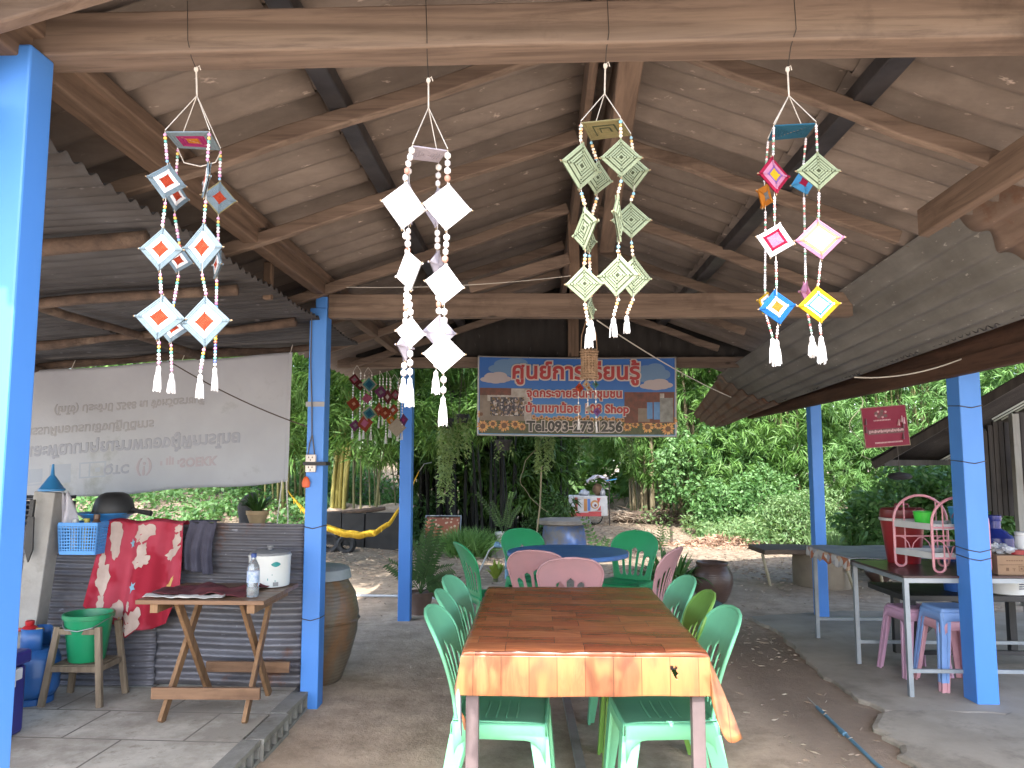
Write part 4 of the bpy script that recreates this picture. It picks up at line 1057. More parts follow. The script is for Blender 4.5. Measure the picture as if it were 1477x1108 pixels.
M2={'hook':(-0.28,1.9,2.44),'knot':(-0.279,1.9,2.361),'S':[((-0.309,1.84,2.234),(-0.308,1.84,1.652),1.579,[(-0.328,1.84,2.08,0.0514,0.0597,'w',1,2),(-0.314,1.84,1.917,0.0398,0.053,'w',-1,-9),(-0.308,1.84,1.762,0.0332,0.0398,'w',1,3)]),((-0.221,1.84,2.22),(-0.227,1.84,1.606),1.533,[(-0.221,1.84,2.075,0.058,0.0613,'w',1,3),(-0.226,1.84,1.881,0.0448,0.0514,'w',1,4),(-0.226,1.84,1.709,0.0514,0.0481,'w',-1,2)]),((-0.342,1.96,2.251),(-0.345,1.96,1.665),1.599,[(-0.337,1.96,2.134,0.0124,0.0671,'w2',1,2),(-0.342,1.96,1.746,0.0159,0.0388,'w2',1,2)]),((-0.259,1.96,2.239),(-0.261,1.96,1.683),1.62,[(-0.261,1.96,2.114,0.0424,0.053,'w2',-1,8),(-0.26,1.96,1.961,0.0141,0.0388,'w2',1,0),(-0.254,1.96,1.782,0.0406,0.0459,'w2',1,0)])]}
M3={'hook':(0.178,1.9,2.472),'knot':(0.175,1.9,2.391),'S':[((0.11,1.84,2.287),(0.124,1.84,1.773),1.721,[(0.109,1.84,2.175,0.0481,0.0597,'g',1,2),(0.118,1.84,2.017,0.0265,0.0564,'g',-1,-6),(0.115,1.84,1.879,0.0464,0.0448,'g',1,-2)]),((0.208,1.84,2.296),(0.184,1.84,1.796),1.747,[(0.208,1.84,2.195,0.0514,0.0497,'g',1,0),(0.199,1.84,2.042,0.0182,0.0597,'g',1,0),(0.197,1.84,1.899,0.0464,0.053,'g',-1,4)]),((0.143,1.96,2.294),(0.139,1.96,1.812),1.758,[(0.158,1.96,2.19,0.0406,0.0459,'g2',1,5),(0.136,1.96,2.026,0.0177,0.0353,'g2',1,0),(0.138,1.96,1.843,0.0106,0.0283,'g2',1,0)]),((0.248,1.96,2.306),(0.23,1.96,1.824),1.776,[(0.254,1.96,2.202,0.0371,0.0459,'g',-1,3),(0.245,1.96,2.075,0.0512,0.0494,'g',1,0),(0.248,1.96,1.924,0.0494,0.053,'g',1,0)])]}
M4={'hook':(0.642,1.9,2.454),'knot':(0.643,1.9,2.378),'S':[((0.583,1.84,2.273),(0.572,1.84,1.74),1.675,[(0.579,1.84,2.146,0.0431,0.0481,'p1',1,-3),(0.577,1.84,1.983,0.0431,0.0448,'p2',-1,16),(0.576,1.84,1.819,0.0431,0.0431,'p3',1,-6)]),((0.686,1.84,2.277),(0.677,1.84,1.748),1.68,[(0.686,1.84,2.155,0.053,0.0481,'p4',1,0),(0.683,1.84,1.985,0.058,0.0514,'p5',1,-3),(0.675,1.84,1.824,0.0514,0.0448,'p6',1,-4)]),((0.605,1.96,2.287),(0.599,1.96,1.763),1.697,[(0.592,1.96,2.136,0.0247,0.0353,'p7',1,14),(0.584,1.96,1.854,0.023,0.0283,'p8',1,10)]),((0.703,1.96,2.295),(0.698,1.96,1.769),1.712,[(0.692,1.96,2.17,0.0335,0.0335,'p9',-1,-12),(0.688,1.96,1.877,0.023,0.0335,'p10',1,4)])]}
FAR = [
((-1.604, 6.75, 2.303), 1.608, [(-1.62, 6.75, 2.173, 0.0547, 'd1'), (-1.569, 6.75, 2.123, 0.0486, 'd2'), (-1.622, 6.75, 1.957, 0.0669, 'd3'), (-1.606, 6.75, 1.767, 0.0547, 'd4')]),
((-1.504, 6.75, 2.284), 1.577, [(-1.489, 6.75, 2.129, 0.0791, 'd5'), (-1.505, 6.75, 2.006, 0.0486, 'd6'), (-1.484, 6.75, 1.871, 0.073, 'd5'), (-1.52, 6.75, 1.785, 0.0791, 'd7')]),
((-1.398, 6.75, 2.253), 1.76, [(-1.383, 6.75, 2.061, 0.0608, 'd4'), (-1.398, 6.75, 1.907, 0.0608, 'd3')]),
((-1.336, 6.75, 2.253), 1.62, [(-1.32, 6.75, 2.018, 0.0669, 'd2'), (-1.342, 6.75, 1.876, 0.0608, 'd3')]),
((-1.268, 6.75, 2.221), 1.638, [(-1.252, 6.75, 2.036, 0.0547, 'd1'), (-1.269, 6.75, 1.901, 0.0547, 'd8'), (-1.286, 6.75, 1.809, 0.0486, 'd9')]),
((-1.224, 6.75, 2.19), 1.559, [(-1.236, 6.75, 1.748, 0.0851, 'd10'), (-1.175, 6.75, 1.815, 0.0547, 'd11')]),
]
LANT = [((0.242, 4.4, 1.929), 1.599, [(0.249, 4.4, 1.845, 0.0317, 'q1')]), ((0.297, 4.4, 1.869), 1.71, [(0.289, 4.4, 1.865, 0.0277, 'q2'), (0.301, 4.4, 1.845, 0.0238, 'q2'), (0.303, 4.4, 1.718, 0.0198, 'q3')]), ((0.345, 4.4, 1.928), 1.583, [(0.344, 4.4, 1.865, 0.0238, 'q4'), (0.351, 4.4, 1.702, 0.0277, 'q5')])]
mo = mobile(M1, 'yarn mobile of grey-blue and white diamonds with red centres by the left front post', 'top1', 'mix', .0085, .0042)
# slack end of cord looped under its top
k_ = MB().tube([(-.075, .07, -.19), (-.05, .06, -.235), (0, .05, -.25), (.035, .06, -.235), (.045, .07, -.2)], .0016, 5); k_.build('loose_cord', M_cord, mo)
mobile(M2, 'all white yarn mobile with white shell beads, second from the left under the front beam', 'topw', 'shell', .017, .0075)
mobile(M3, 'pale green yarn mobile with dark line rings hanging under the ridge', 'topg', 'warm', .0085, .0046)
mobile(M4, 'multicoloured yarn mobile with a teal top and a yellow framed diamond, right of the ridge', 'topt', 'pale', .0065, .0032)
# small mobiles at the far left post and the basket in front of the blue banner
FL = ['small mobile of maroon and rust diamonds, leftmost of the cluster by the far left post', 'small mobile with two teal diamonds above a rust one in the far left cluster', 'small mobile with a plum diamond over a red one, short, in the far left cluster', 'small mobile of cream-centred maroon diamonds in the middle of the far left cluster',
      'small mobile with an orange diamond lowest, in the far left cluster', 'small mobile with a large cream diamond beside the far left post']
for lab, (p, zb, L) in zip(FL, FAR):
    hk = Vector(p); t = thing('small_yarn_mobile', lab, 'mobile', hk, group='small mobiles by the far left post')
    for k, dx in enumerate((-.03, .035) if len(L) > 2 else (0, .03)):
        cm = MB(); bd = MB(); x0 = dx; ze = zb - p[2] + random.uniform(0, .12)
        cm.tube([(0, 0, .0), (x0, 0, -.05), (x0, 0, ze + .05)], .0016, 4)
        bead_run(bd, (x0, 0, -.06), (x0, 0, ze + .06), .006, .016, 1.5)
        tassel(t, (x0, 0, ze + .06), ze - .02, .012, 12)
        cm.build('cord', M_cord, t); bd.build('bead_string', BEADS['shell'], t, fix=False)
    for (x, y, z, r, pat) in L: diamond(t, tuple(Vector((x, y - .02, z)) - hk), r * random.uniform(.8, 1), r, pat, random.choice((-1, 1)), random.uniform(-10, 10))
M_wick = mat('woven_cane', (.34, .235, .15), (.17, .11, .07), .8, 25, bump=.5, dirt=(.1, .07, .05))
bt = thing('hanging_basket', 'woven cane basket hanging from the middle beam with little yarn diamonds dangling below', 'basket', (.308, 4.55, 2.40))
mb = MB(); prof = [(.058, -.30), (.050, -.345), (.046, -.39), (.044, -.43), (.052, -.455)]
nn = 30
for j in range(11):
    z = -.30 - .155 * j / 10; rr = .048 - .009 * math.sin(math.pi * j / 10)
    pts = [((rr + .0035 * (1 if (i + j) % 2 else -1)) * math.cos(2 * math.pi * i / nn), (rr + .0035 * (1 if (i + j) % 2 else -1)) * math.sin(2 * math.pi * i / nn), z) for i in range(nn + 1)]
    mb.tube(pts, .0078, 4)
for i in range(nn // 2):
    a = 2 * math.pi * (2 * i) / nn; mb.bar((.047 * math.cos(a), .047 * math.sin(a), -.285), (.046 * math.cos(a), .046 * math.sin(a), -.465), .007, .004)
mb.build('woven_body', M_wick, bt, fix=False)
mb = MB()
for a in range(4):
    x, y = math.cos(a * 1.571), math.sin(a * 1.571)
    mb.tube([(.048 * x, .048 * y, -.30), (.043 * x, .043 * y, -.2), (.012 * x, .012 * y, -.10), (0, 0, .0)], .0035, 5)
mb.build('hoop_handle', M_wick, bt)
for (p, zb, L) in LANT:
    cm = MB(); bd = MB(); a = Vector(p) - Vector((.308, 4.4, 2.36)); ze = zb - 2.36
    cm.tube([(a.x * .5, a.y - .02, -.46), (a.x, a.y, -.50), (a.x, a.y, ze + .04)], .0012, 4); bead_run(bd, (a.x, a.y, -.52), (a.x, a.y, ze + .04), .004, .014, 2.2)
    tassel(bt, (a.x, a.y, ze + .05), ze - .005, .008, 10)
    for (x, y, z, r, pat) in L: diamond(bt, (x - .308, -.0, z - 2.36), r * .85, r, pat, 1, random.uniform(-6, 6))
    cm.build('cord', M_cord, bt)
    if bd.n: bd.build('bead_string', BEADS['shell'], bt, fix=False)

# ---------------------------------------------------------------- blue banner on the far beam
def flat(name, c, rough=.45, **k): return mat(name, c, mul(c, .9), rough, 3, bump=.06, **k)
B_white = flat('banner_white', (.45, .45, .45)); B_red = flat('print_red', (.34, .022, .028)); B_black = flat('print_black', (.02, .02, .02)); B_out = flat('print_outline', (.52, .47, .45))
def sky_print():
    m, nt, n, l, p = _nt('printed_sky')
    tc = n.new('ShaderNodeTexCoord'); sx = n.new('ShaderNodeSeparateXYZ'); l.new(tc.outputs['Object'], sx.inputs[0])
    mr = n.new('ShaderNodeMapRange'); l.new(sx.outputs[2], mr.inputs[0]); mr.inputs[1].default_value = -.37; mr.inputs[2].default_value = .37
    c = _ramp(n, l, mr.outputs[0], [(.2, (.06, .24, .52)), (.45, (.018, .14, .44)), (.75, (.006, .095, .38)), (1, (.009, .11, .40))])
    l.new(c, p.inputs['Base Color']); p.inputs['Roughness'].default_value = .45; return m
B_sky = sky_print()
B_cloud = flat('printed_cloud', (.38, .34, .36)); B_cloudf = flat('printed_faint_cloud', (.10, .21, .38)); B_field = mat('printed_flower_field', (.07, .09, .035), (.03, .04, .02), .5, 40)
B_pet = randmat('printed_petals', [(.55, .24, .04), (.6, .32, .06), (.45, .17, .03)], .5); B_seed = flat('printed_seed_head', (.12, .05, .02))
def photo_mat(name, cols, sc):
    m, nt, n, l, p = _nt(name)
    v = n.new('ShaderNodeTexVoronoi'); v.inputs['Scale'].default_value = sc; l.new(_coord(n, l, (1, 1, .8)), v.inputs['Vector'])
    sp = n.new('ShaderNodeSeparateXYZ'); l.new(v.outputs['Color'], sp.inputs[0])
    l.new(_ramp(n, l, sp.outputs[0], [(i / len(cols), c) for i, c in enumerate(cols)], 'CONSTANT'), p.inputs['Base Color']); return m
B_crowd = photo_mat('printed_crowd', [(.02, .02, .025), (.08, .07, .08), (.25, .18, .15), (.04, .04, .07), (.4, .37, .36), (.12, .08, .03), (.02, .02, .03)], 70)
B_yard = mat('printed_yard', (.22, .18, .15), (.12, .1, .08), .5, 9); B_shedw = mat('printed_shed', (.45, .44, .42), (.25, .22, .2), .5, 14)
B_rustp = mat('printed_rust', (.16, .045, .03), (.07, .03, .025), .5, 18); B_tank = mat('printed_tank', (.06, .22, .5), (.04, .15, .36), .4, 12); B_greyp = mat('printed_grey', (.25, .27, .27), (.12, .13, .13), .5, 15)
BW, BH = 1.84, .735
bn = thing('banner', 'blue printed vinyl banner of a learning centre with sunflowers on the far beam', 'banner', (.362, 7.12, 2.052), rot=(0, R(.55), 0))
def bfn(x, z, lift=0):
    return (x, -lift + .010 * math.sin(x * 3.2 + z * 2) + .006 * math.sin(x * 9 + 1) * (.5 - z), z + .012 * (x / .92) ** 2 * (1 if z > .2 else .4) - .006)
def sheet(mb, x0, x1, z0, z1, lift, mi, nu=40, nv=16): mb.grid(nu, nv, lambda u, v: bfn(x0 + (x1 - x0) * u, z0 + (z1 - z0) * v, lift), mi); return mb
def disc(mb, cx, cz, rx, rz, lift, mi, n=20): mb.add([bfn(cx, cz, lift)] + [bfn(cx + rx * math.cos(6.2832 * k / n), cz + rz * math.sin(6.2832 * k / n), lift) for k in range(n)], [(0, k + 1, (k + 1) % n + 1) for k in range(n)], mi)
sheet(MB(), -BW / 2, BW / 2, -BH / 2, BH / 2, 0, 0).build('sheet', B_white, bn, smooth='all', solid=.0012, off=1)
def px(X_, Y_): return ((X_ - 727) / 747.0, (345 - Y_) / 735.0)
pr = MB()
sheet(pr, -BW / 2 + .014, BW / 2 - .014, -BH / 2 + .014, BH / 2 - .012, .0014, 0)
def cloud(cx, cy, w, h, mi, lift):
    for (dx, dy, r) in ((-.36, -.1, .2), (-.15, .16, .27), (.13, .22, .3), (.36, -.02, .22), (0, -.12, .3), (-.22, -.14, .22), (.22, -.14, .22)):
        x, z = px(cx + dx * w, cy - dy * h); disc(pr, x, z, r * w / 747, r * h / 735 * 1.15, lift + abs(dx) * .0004, mi)
cloud(270, 150, 280, 120, 2, .002); cloud(1240, 190, 230, 130, 2, .002); cloud(165, 225, 190, 75, 1, .0028); cloud(1275, 262, 200, 75, 1, .0028)
x0, z0 = px(54, 600); x1, z1 = px(1400, 490); sheet(pr, x0, x1, z0, z1, .0022, 3, 40, 4)
def flower(cx, cy, r, lift):
    x, z = px(cx, cy); r /= 740.0; nP = 15
    for k in range(nP):
        a = 6.283 * k / nP + random.uniform(-.1, .1); q = r * random.uniform(.85, 1.1)
        pr.add([bfn(x + .35 * r * math.cos(a - .25), z + .35 * r * math.sin(a - .25), lift), bfn(x + .75 * q * math.cos(a - .17), z + .75 * q * math.sin(a - .17), lift), bfn(x + q * math.cos(a), z + q * math.sin(a), lift), bfn(x + .75 * q * math.cos(a + .17), z + .75 * q * math.sin(a + .17), lift), bfn(x + .35 * r * math.cos(a + .25), z + .35 * r * math.sin(a + .25), lift)], [(0, 1, 2, 3, 4)], 4)
    disc(pr, x, z, r * .42, r * .42, lift + .0005, 5)
for i in range(22): flower(430 + i * 29 + random.uniform(-6, 6), 490 + random.uniform(-10, 12), 17, .0028 + .0001 * (i % 3))
for (cx, cy, r) in ((80, 552, 44), (150, 535, 34), (228, 545, 46), (305, 535, 36), (352, 552, 30), (1075, 548, 34), (1130, 532, 28), (1215, 545, 46), (1290, 535, 34), (1355, 560, 46), (1385, 505, 34), (68, 470, 30)): flower(cx, cy, r, .0034 + .0002 * (cx % 3))
def ph(X0, Y0, X1, Y1, mi, lift): 
    a, d = px(X0, Y1); b, c = px(X1, Y0); sheet(pr, a, b, d, c, lift, mi, 10, 5)
ph(56, 290, 418, 512, 7, .0042); ph(56, 290, 275, 340, 9, .0046); ph(110, 338, 412, 380, 8, .0046); ph(130, 352, 366, 480, 6, .0052); ph(366, 420, 416, 512, 8, .0047); ph(275, 292, 400, 340, 8, .0047)
ph(1056, 310, 1400, 520, 9, .0042); ph(1056, 330, 1160, 500, 10, .0047); ph(1150, 420, 1230, 512, 7, .0048); ph(1300, 350, 1390, 515, 12, .0047); ph(1212, 380, 1250, 492, 11, .0053); ph(1258, 378, 1300, 496, 11, .0053); ph(1300, 320, 1330, 350, 8, .0049)
pr.build('printed_picture', [B_sky, B_cloud, B_cloudf, B_field, B_pet, B_seed, B_crowd, B_yard, B_shedw, B_rustp, B_rustp, B_tank, B_greyp], bn, fix=False)
def fit(text, width, cx, cz, mats, fnb, parent, outline, weight, flip=False, maxh=None, base=.0055, xs=1.0):
    cu = bpy.data.curves.new('tmp', 'FONT'); cu.body = text; cu.size = 1; ob = bpy.data.objects.new('tmp', cu); COL.objects.link(ob)
    bpy.context.view_layer.update(); w = ob.dimensions.x; bpy.data.objects.remove(ob); bpy.data.curves.remove(cu)
    s_ = width / w
    return lettering(text, s_, lambda x, z, lf: fnb(cx + x, cz + z, base + lf), mats, parent, outline=outline, weight=weight, flip=flip, xs=xs)
for (tx, w, X_, Y_, ms, ol, wt) in (('ศูนย์การเรียนรู้', 1.17, 720, 222, [B_out, B_red], .019, .0062), ('จุดกระจายสินค้าชุมชน', .875, 712, 347, [B_out, B_red], .012, .0036), ('บ้านเขาน้อย 108 Shop', .945, 730, 452, [B_out, B_red], .012, .0040), ('Tel.093-2731256', .875, 712, 578, [B_out, B_black], .013, .0052)):
    cx, cz = px(X_, Y_); fit(tx, w, cx, cz, ms, bfn, bn, ol, wt)
el = MB()
for x in (-.91, -.45, 0, .45, .91):
    for z in (.36, -.36):
        if z > 0 or abs(x) > .9: el.tube([bfn(x, z, .004), bfn(x, z + (.02 if z > 0 else -.012), -.02)], .003, 5)
el.build('tie', M_wire, bn)

# ---------------------------------------------------------------- grey banner seen from behind, hung upside down
G_cloth = mat('banner_back', (.345, .37, .42), (.275, .295, .34), .6, 1.2, bump=.2, bdist=.01, fine=7, dirt=(.15, .175, .125), dirt_scale=1.1, dirt_lo=.58)
G_ink = flat('show_through_ink', (.25, .275, .33)); G_ink2 = flat('show_through_grey', (.255, .265, .29)); G_logo = flat('show_through_blue', (.275, .315, .38)); G_pinki = flat('show_through_red', (.31, .285, .32))
gb = thing('banner', 'greyed white banner hung upside down and backwards over the kitchen fence', 'banner', (-2.9, 5.3, 1.7))
TLx, TRx = -4.35, -1.737
def gfn(x, z, lift=0):
    """x, z in the world, bent with the slack cloth"""
    w = .012 * math.sin(x * 5.1 + z * 3.3) + .010 * math.sin(x * 11 - z * 7) * max(0, z - 1.6) + .014 * math.sin((x + z) * 6.2) * (z - 1.2)
    e = max(0, (1.30 - z)) * .15
    return (x + 2.9, -lift - w + e, z - 1.7)
def gtop(x): return 2.215 - .0668 * (-1.737 - x) - .010 * math.sin((x + 4.35) / 2.6 * math.pi * 3) ** 2
def gbot(x): return 1.312 - .0712 * (-1.711 - x) + .008 * math.sin(x * 7)
mb = MB(); mb.grid(90, 40, lambda u, v: gfn(TLx + (TRx + .01 - TLx) * u, gbot(TLx + (TRx - TLx) * u) + (gtop(TLx + (TRx - TLx) * u) - gbot(TLx + (TRx - TLx) * u)) * v))
mb.build('cloth', G_cloth, gb, smooth='all', solid=.001, off=1)
mb = MB(); mb.grid(2, 40, lambda u, v: gfn(TRx - .006 + .022 * u, gbot(TRx) + (gtop(TRx) - gbot(TRx)) * v, .002)); mb.build('hem', G_cloth, gb, solid=.001)
gl = lambda x, z, lf: gfn(x, z + .0668 * (x + 2.6), lf)
for (tx, w, cx, cz, m, wt) in (('(โกโง่) ประจำปี 2568 ณ จังหวัดราชบุรี', 1.06, -2.86, 1.885, G_ink2, .0028), ('กรรมฝึกอบรมเชิงปฏิบัติการ', .90, -3.14, 1.745, G_ink2, .0030), ('และพัฒนาคุณภาพของผู้พิการไทย', 1.52, -2.83, 1.615, G_ink, .0046), ('QTC', .17, -2.93, 1.445, G_ink, .0032), ('(!)', .10, -2.74, 1.452, G_pinki, .003), ('SOEKK', .26, -2.36, 1.462, G_pinki, .0032)):
    fit(tx, w, cx, cz, [m], gl, gb, 0, wt, flip=True, base=.001)
mb = MB()
def gq(x0, x1, z0, z1, mi, lf=.0016): mb.grid(6, 4, lambda u, v: gl(x0 + (x1 - x0) * u, z0 + (z1 - z0) * v, lf), mi)
gq(-3.62, -3.46, 1.345, 1.46, 0); gq(-3.41, -3.25, 1.35, 1.48, 0)
for (a, b, c, d) in ((-3.19, -3.00, 1.472, 1.482), (-3.19, -3.00, 1.372, 1.382), (-3.19, -3.178, 1.383, 1.471), (-3.012, -3.00, 1.383, 1.471), (-3.12, -3.108, 1.383, 1.471), (-3.075, -3.04, 1.41, 1.44)): gq(a, b, c, d, 1)
for k in range(7): gq(-2.63 + k * .02, -2.615 + k * .02, 1.425 + .02 * abs(k - 3) * (k % 2), 1.455 + .01 * (3 - abs(k - 3)), 2)
mb.build('printed_logos', [G_logo, G_logo, G_pinki], gb)
mb = MB()
for (x, z) in ((-1.735, 2.205), (-2.5, 2.16), (-3.3, 2.1)): mb.tube([gfn(x, z, .002), (x + 2.9, .05, z - 1.7 + .07)], .003, 5)
mb.tube([gfn(-1.73, 1.32, .002), (1.19, -.02, -.62), (1.185, 0, -.95)], .005, 6)
mb.tube([gfn(-1.76, 1.32, .002), (1.12, -.02, -.62), (1.10, 0, -.95)], .004, 6); mb.build('tie', M_cord, gb)

# ---------------------------------------------------------------- red sign on strings
S_red = mat('sign_crimson', (.2, .012, .04), (.17, .01, .034), .75, 5, bump=.05); S_dk = flat('sign_dark_print', (.09, .02, .025)); S_pk = flat('sign_pale_print', (.45, .25, .27)); S_y = flat('sign_edge', (.2, .15, .08))
sg = thing('hanging_sign', 'crimson sign board hanging on two strings from the right eave beam', 'sign', (2.755, 6.2, 1.727), rot=(0, R(-4.5), R(-4)))
MB().box((0, 0, 0), (.336, .008, .315)).build('board', S_red, sg)
mb = MB()
def sb(x, z, w, h, mi, l=.0055): mb.box((x, -l, z), (w, .0015, h), mi)
for k in range(9): a = k * .7; mb.lathe([(.016, 0), (.013, .002), (.001, .0025)], 8, (-.02 + .04 * math.cos(a) * (k > 0), -.0042, .10 + .022 * math.sin(a) * (k > 0)), 0, axis='Y') if k % 2 == 0 else mb.lathe([(.009, 0), (.007, .002), (.001, .0025)], 8, (-.02 + .045 * math.cos(a), -.0046, .10 + .025 * math.sin(a)), 1, axis='Y')
for k in range(11): sb(-.03 + (k - 5) * .012 + .01, .052, .008, .011, 1)
for k in range(24): sb(-.125 + k * .011, -.037 + (.003 if k % 3 else 0), .0075, .016 if k % 4 else .024, 1)
sb(0, -.037, .28, .04, 0, .0047)
for k in range(20): sb(-.09 + k * .0105, -.125, .007, .012, 1)
for (x, z) in ((.10, .02), (.125, .045), (.13, .0), (.14, .03), (-.15, .045), (-.155, -.02), (.12, -.09)):
    mb.tube([(x, -.006, z - .02), (x + .008, -.006, z + .03)], [.012, .004], 6, 1 if x > 0 and z > 0 else 0)
mb.build('printed_marks', [S_dk, S_pk], sg)
mb = MB()
for (a, b, w, h) in ((0, .159, .34, .005), (0, -.159, .34, .005), (-.169, 0, .005, .313), (.169, 0, .005, .313)): mb.box((a, 0, b), (w, .012, h))
mb.build('edge_trim', S_y, sg)
mb = MB(); mb.tube([(-.12, 0, .157), (-.115, 0, .26)], .003, 4); mb.tube([(.13, 0, .157), (.12, 0, .24)], .003, 4); mb.build('string', M_wire, sg)
# ---------------------------------------------------------------- kitchen corner on the left
M_iron = sheet_mat('fence_iron', (.21, .21, .235), (.105, .105, .125), (.085, .078, .08), 0, .5, .45, (.17, .075, .04), .57)
fe = thing('iron_fence', 'low fence of grey rusty corrugated iron sheets between the kitchen and the yard', 'fence', (-2.2, 4.76, .1))
def fsheet(x0, x1, z0, z1, lam, amp, dy, name='sheet'):
    mb = MB(); nz = int((z1 - z0) / lam * 8); ph = random.random() * 5
    def fn(u, v):
        z = z0 + (z1 - z0) * v
        return (x0 + (x1 - x0) * u + 2.2 + .004 * math.sin(v * 19), dy + amp * math.sin(2 * math.pi * v * (z1 - z0) / lam + ph) + .012 * math.sin(u * 5 + v * 2), z - .1 + .006 * math.sin(u * 4 + ph))
    mb.grid(24, nz, fn); return mb.build(name, M_iron, fe, smooth='all', solid=.0015)
fsheet(-2.62, -1.415, .62, 1.075, .034, .006, -.012)
fsheet(-3.6, -2.30, .60, 1.06, .042, .007, 0)
fsheet(-3.6, -2.32, .10, .64, .036, .0075, -.022)
fsheet(-2.36, -1.415, .10, .645, .072, .013, -.016)
mb = MB()
for x in (-3.4, -2.33, -1.45): mb.span((x + 2.2 - .02, .02, -.1), (x + 2.2 + .02, .06, .93))
mb.build('rail', M_pole, fe)

# folding table
F_wood = wood('folding_table_wood', (.27, .155, .08), (.15, .08, .04), 2, 8, .55); F_woodx = wood('folding_table_top', (.21, .12, .07), (.12, .065, .038), 0, 8, .4)
ft = thing('folding_table', 'brown wooden folding table with crossed legs standing by the iron fence', 'table', (-1.75, 4.32, .1))
def tq(x, y, z): return (x + 1.75, y - 4.32, z - .1)
zt_ = .735
mb = MB()
for k in range(6): y0 = 4.02 + k * .097; mb.span(tq(-2.09, y0, zt_ - .022), tq(-1.415, y0 + .094, zt_ + random.uniform(-.0008, .0008)))
mb.build('tabletop', F_woodx, ft, bevel=.002)
mb = MB()
for x in (-2.0, -1.49): mb.span(tq(x - .02, 4.04, zt_ - .068), tq(x + .02, 4.58, zt_ - .023))
mb.build('batten', F_wood, ft)
for x, dx in ((-1.965, .045), (-1.525, -.045)):
    MB().bar(tq(x, 4.10, .098), tq(x + dx * .4, 4.52, zt_ - .03), .022, .05).build('leg', F_wood, ft, bevel=.002)
    MB().bar(tq(x + dx, 4.60, .098), tq(x + dx, 4.14, zt_ - .03), .022, .05).build('leg', F_wood, ft, bevel=.002)
MB().bar(tq(-2.04, 4.14, .235), tq(-1.46, 4.14, .238), .022, .06).build('crossbar', F_woodx, ft, bevel=.002)
MB().bar(tq(-1.93, 4.56, .265), tq(-1.44, 4.56, .265), .022, .06).build('crossbar', F_woodx, ft, bevel=.002)
# things on it
C_mar = mat('maroon_towel', (.115, .022, .028), (.07, .014, .02), .95, 14, bump=.4, fine=150); C_wht = mat('white_cloth', (.6, .58, .56), (.45, .43, .41), .9, 14, bump=.3)
tw = thing('towel', 'maroon towel with a pale edge lying flat on the folding table', 'towel', (-1.83, 4.26, .737))
def crump(x, y, k=1): return k * (.008 * math.sin(x * 23 + y * 11) + .006 * math.sin(y * 41 - x * 17) + .004 * math.sin(x * 61))
mb = MB(); mb.grid(34, 24, lambda u, v: (-.22 + .50 * u + .05 * v - .03 * math.sin(v * 3), -.16 + .30 * v + .02 * math.sin(u * 8), .016 + crump(u * .5, v * .4) + .022 * math.exp(-((v - .45) * 5) ** 2) * u))
mb.build('cloth', C_mar, tw, smooth='all', solid=.004)
mb = MB(); mb.grid(30, 4, lambda u, v: (-.24 + .42 * u, -.21 + .05 * v + .015 * math.sin(u * 9), .009 + .5 * crump(u * .5, v * .1 + .1) + .006 * v)); mb.build('pale_edge', C_wht, tw, smooth='all', solid=.003)
A_white = mat('white_enamel', (.68, .69, .68), (.6, .61, .6), .25, 4, bump=.03); A_teal = mat('teal_print', (.02, .26, .25), (.015, .18, .19), .3, 20, bump=0); A_grey = mat('grey_plastic', (.25, .25, .26), rough=.4)
rcq = thing('rice_cooker', 'white rice cooker with teal leaf prints on the folding table', 'rice cooker', (-1.555, 4.50, .737))
MB().lathe([(.095, 0), (.112, .004), (.114, .02), (.118, .165), (.121, .17), (.121, .178), (.116, .181)], 40).build('body', A_white, rcq, smooth=True)
lid = MB().lathe([(.117, .182), (.112, .192), (.08, .202), (.02, .206)], 40).build('lid', A_grey, rcq, smooth=True)
MB().lathe([(.016, .206), (.012, .212), (.02, .222), (.018, .228), (.002, .23)], 16).build('knob', A_grey, lid, smooth=True)
mb = MB()
def on_cyl(cx, cz, rx, rz, r=.1185, mi=0):
    n = 18; vs = []
    for k in range(n):
        a = 2 * math.pi * k / n; th = cx + rx * math.cos(a) * (1 - .3 * abs(math.sin(a))); z = cz + rz * math.sin(a); rr = r - .117 * 0 + .0012 + (z - .165) * .027
        vs.append((rr * math.sin(th), -rr * math.cos(th), z))
    c_ = (r + .0014 + (cz - .165) * .027); vs.append((c_ * math.sin(cx), -c_ * math.cos(cx), cz)); mb.add(vs, [(n, k, (k + 1) % n) for k in range(n)], mi)
on_cyl(.62, .132, .24, .014); on_cyl(-.78, .05, .10, .032); on_cyl(.25, .05, .02, .008); on_cyl(.6, .04, .03, .004); on_cyl(.45, .075, .02, .004)
mb.build('leaf_print', A_teal, rcq); 
mb = MB(); mb.box((.068, -.093, .022), (.03, .004, .022), rz=.6); mb.build('switch', A_grey, rcq)
Gl = mat('clear_bottle', (.75, .8, .85), (.7, .76, .82), .08, 5, bump=.05, trans=.85); A_cap = mat('blue_cap', (.02, .06, .25), rough=.4); A_lab = mat('white_label', (.5, .55, .65), (.15, .25, .45), .5, 45, bump=0)
bo = thing('water_bottle', 'clear plastic water bottle with a blue cap at the front of the folding table', 'bottle', (-1.515, 4.13, .737))
MB().lathe([(.026, 0), (.031, .004), (.032, .05), (.030, .055), (.032, .06), (.032, .145), (.03, .16), (.016, .19), (.0125, .197), (.0125, .207)], 24).build('body', Gl, bo, smooth=True)
MB().lathe([(.014, .205), (.014, .224), (.012, .226)], 16).build('cap', A_cap, bo, smooth=True)
MB().lathe([(.0328, .075), (.0328, .135)], 24, cap0=False, cap1=False).build('label', A_lab, bo, smooth='all')

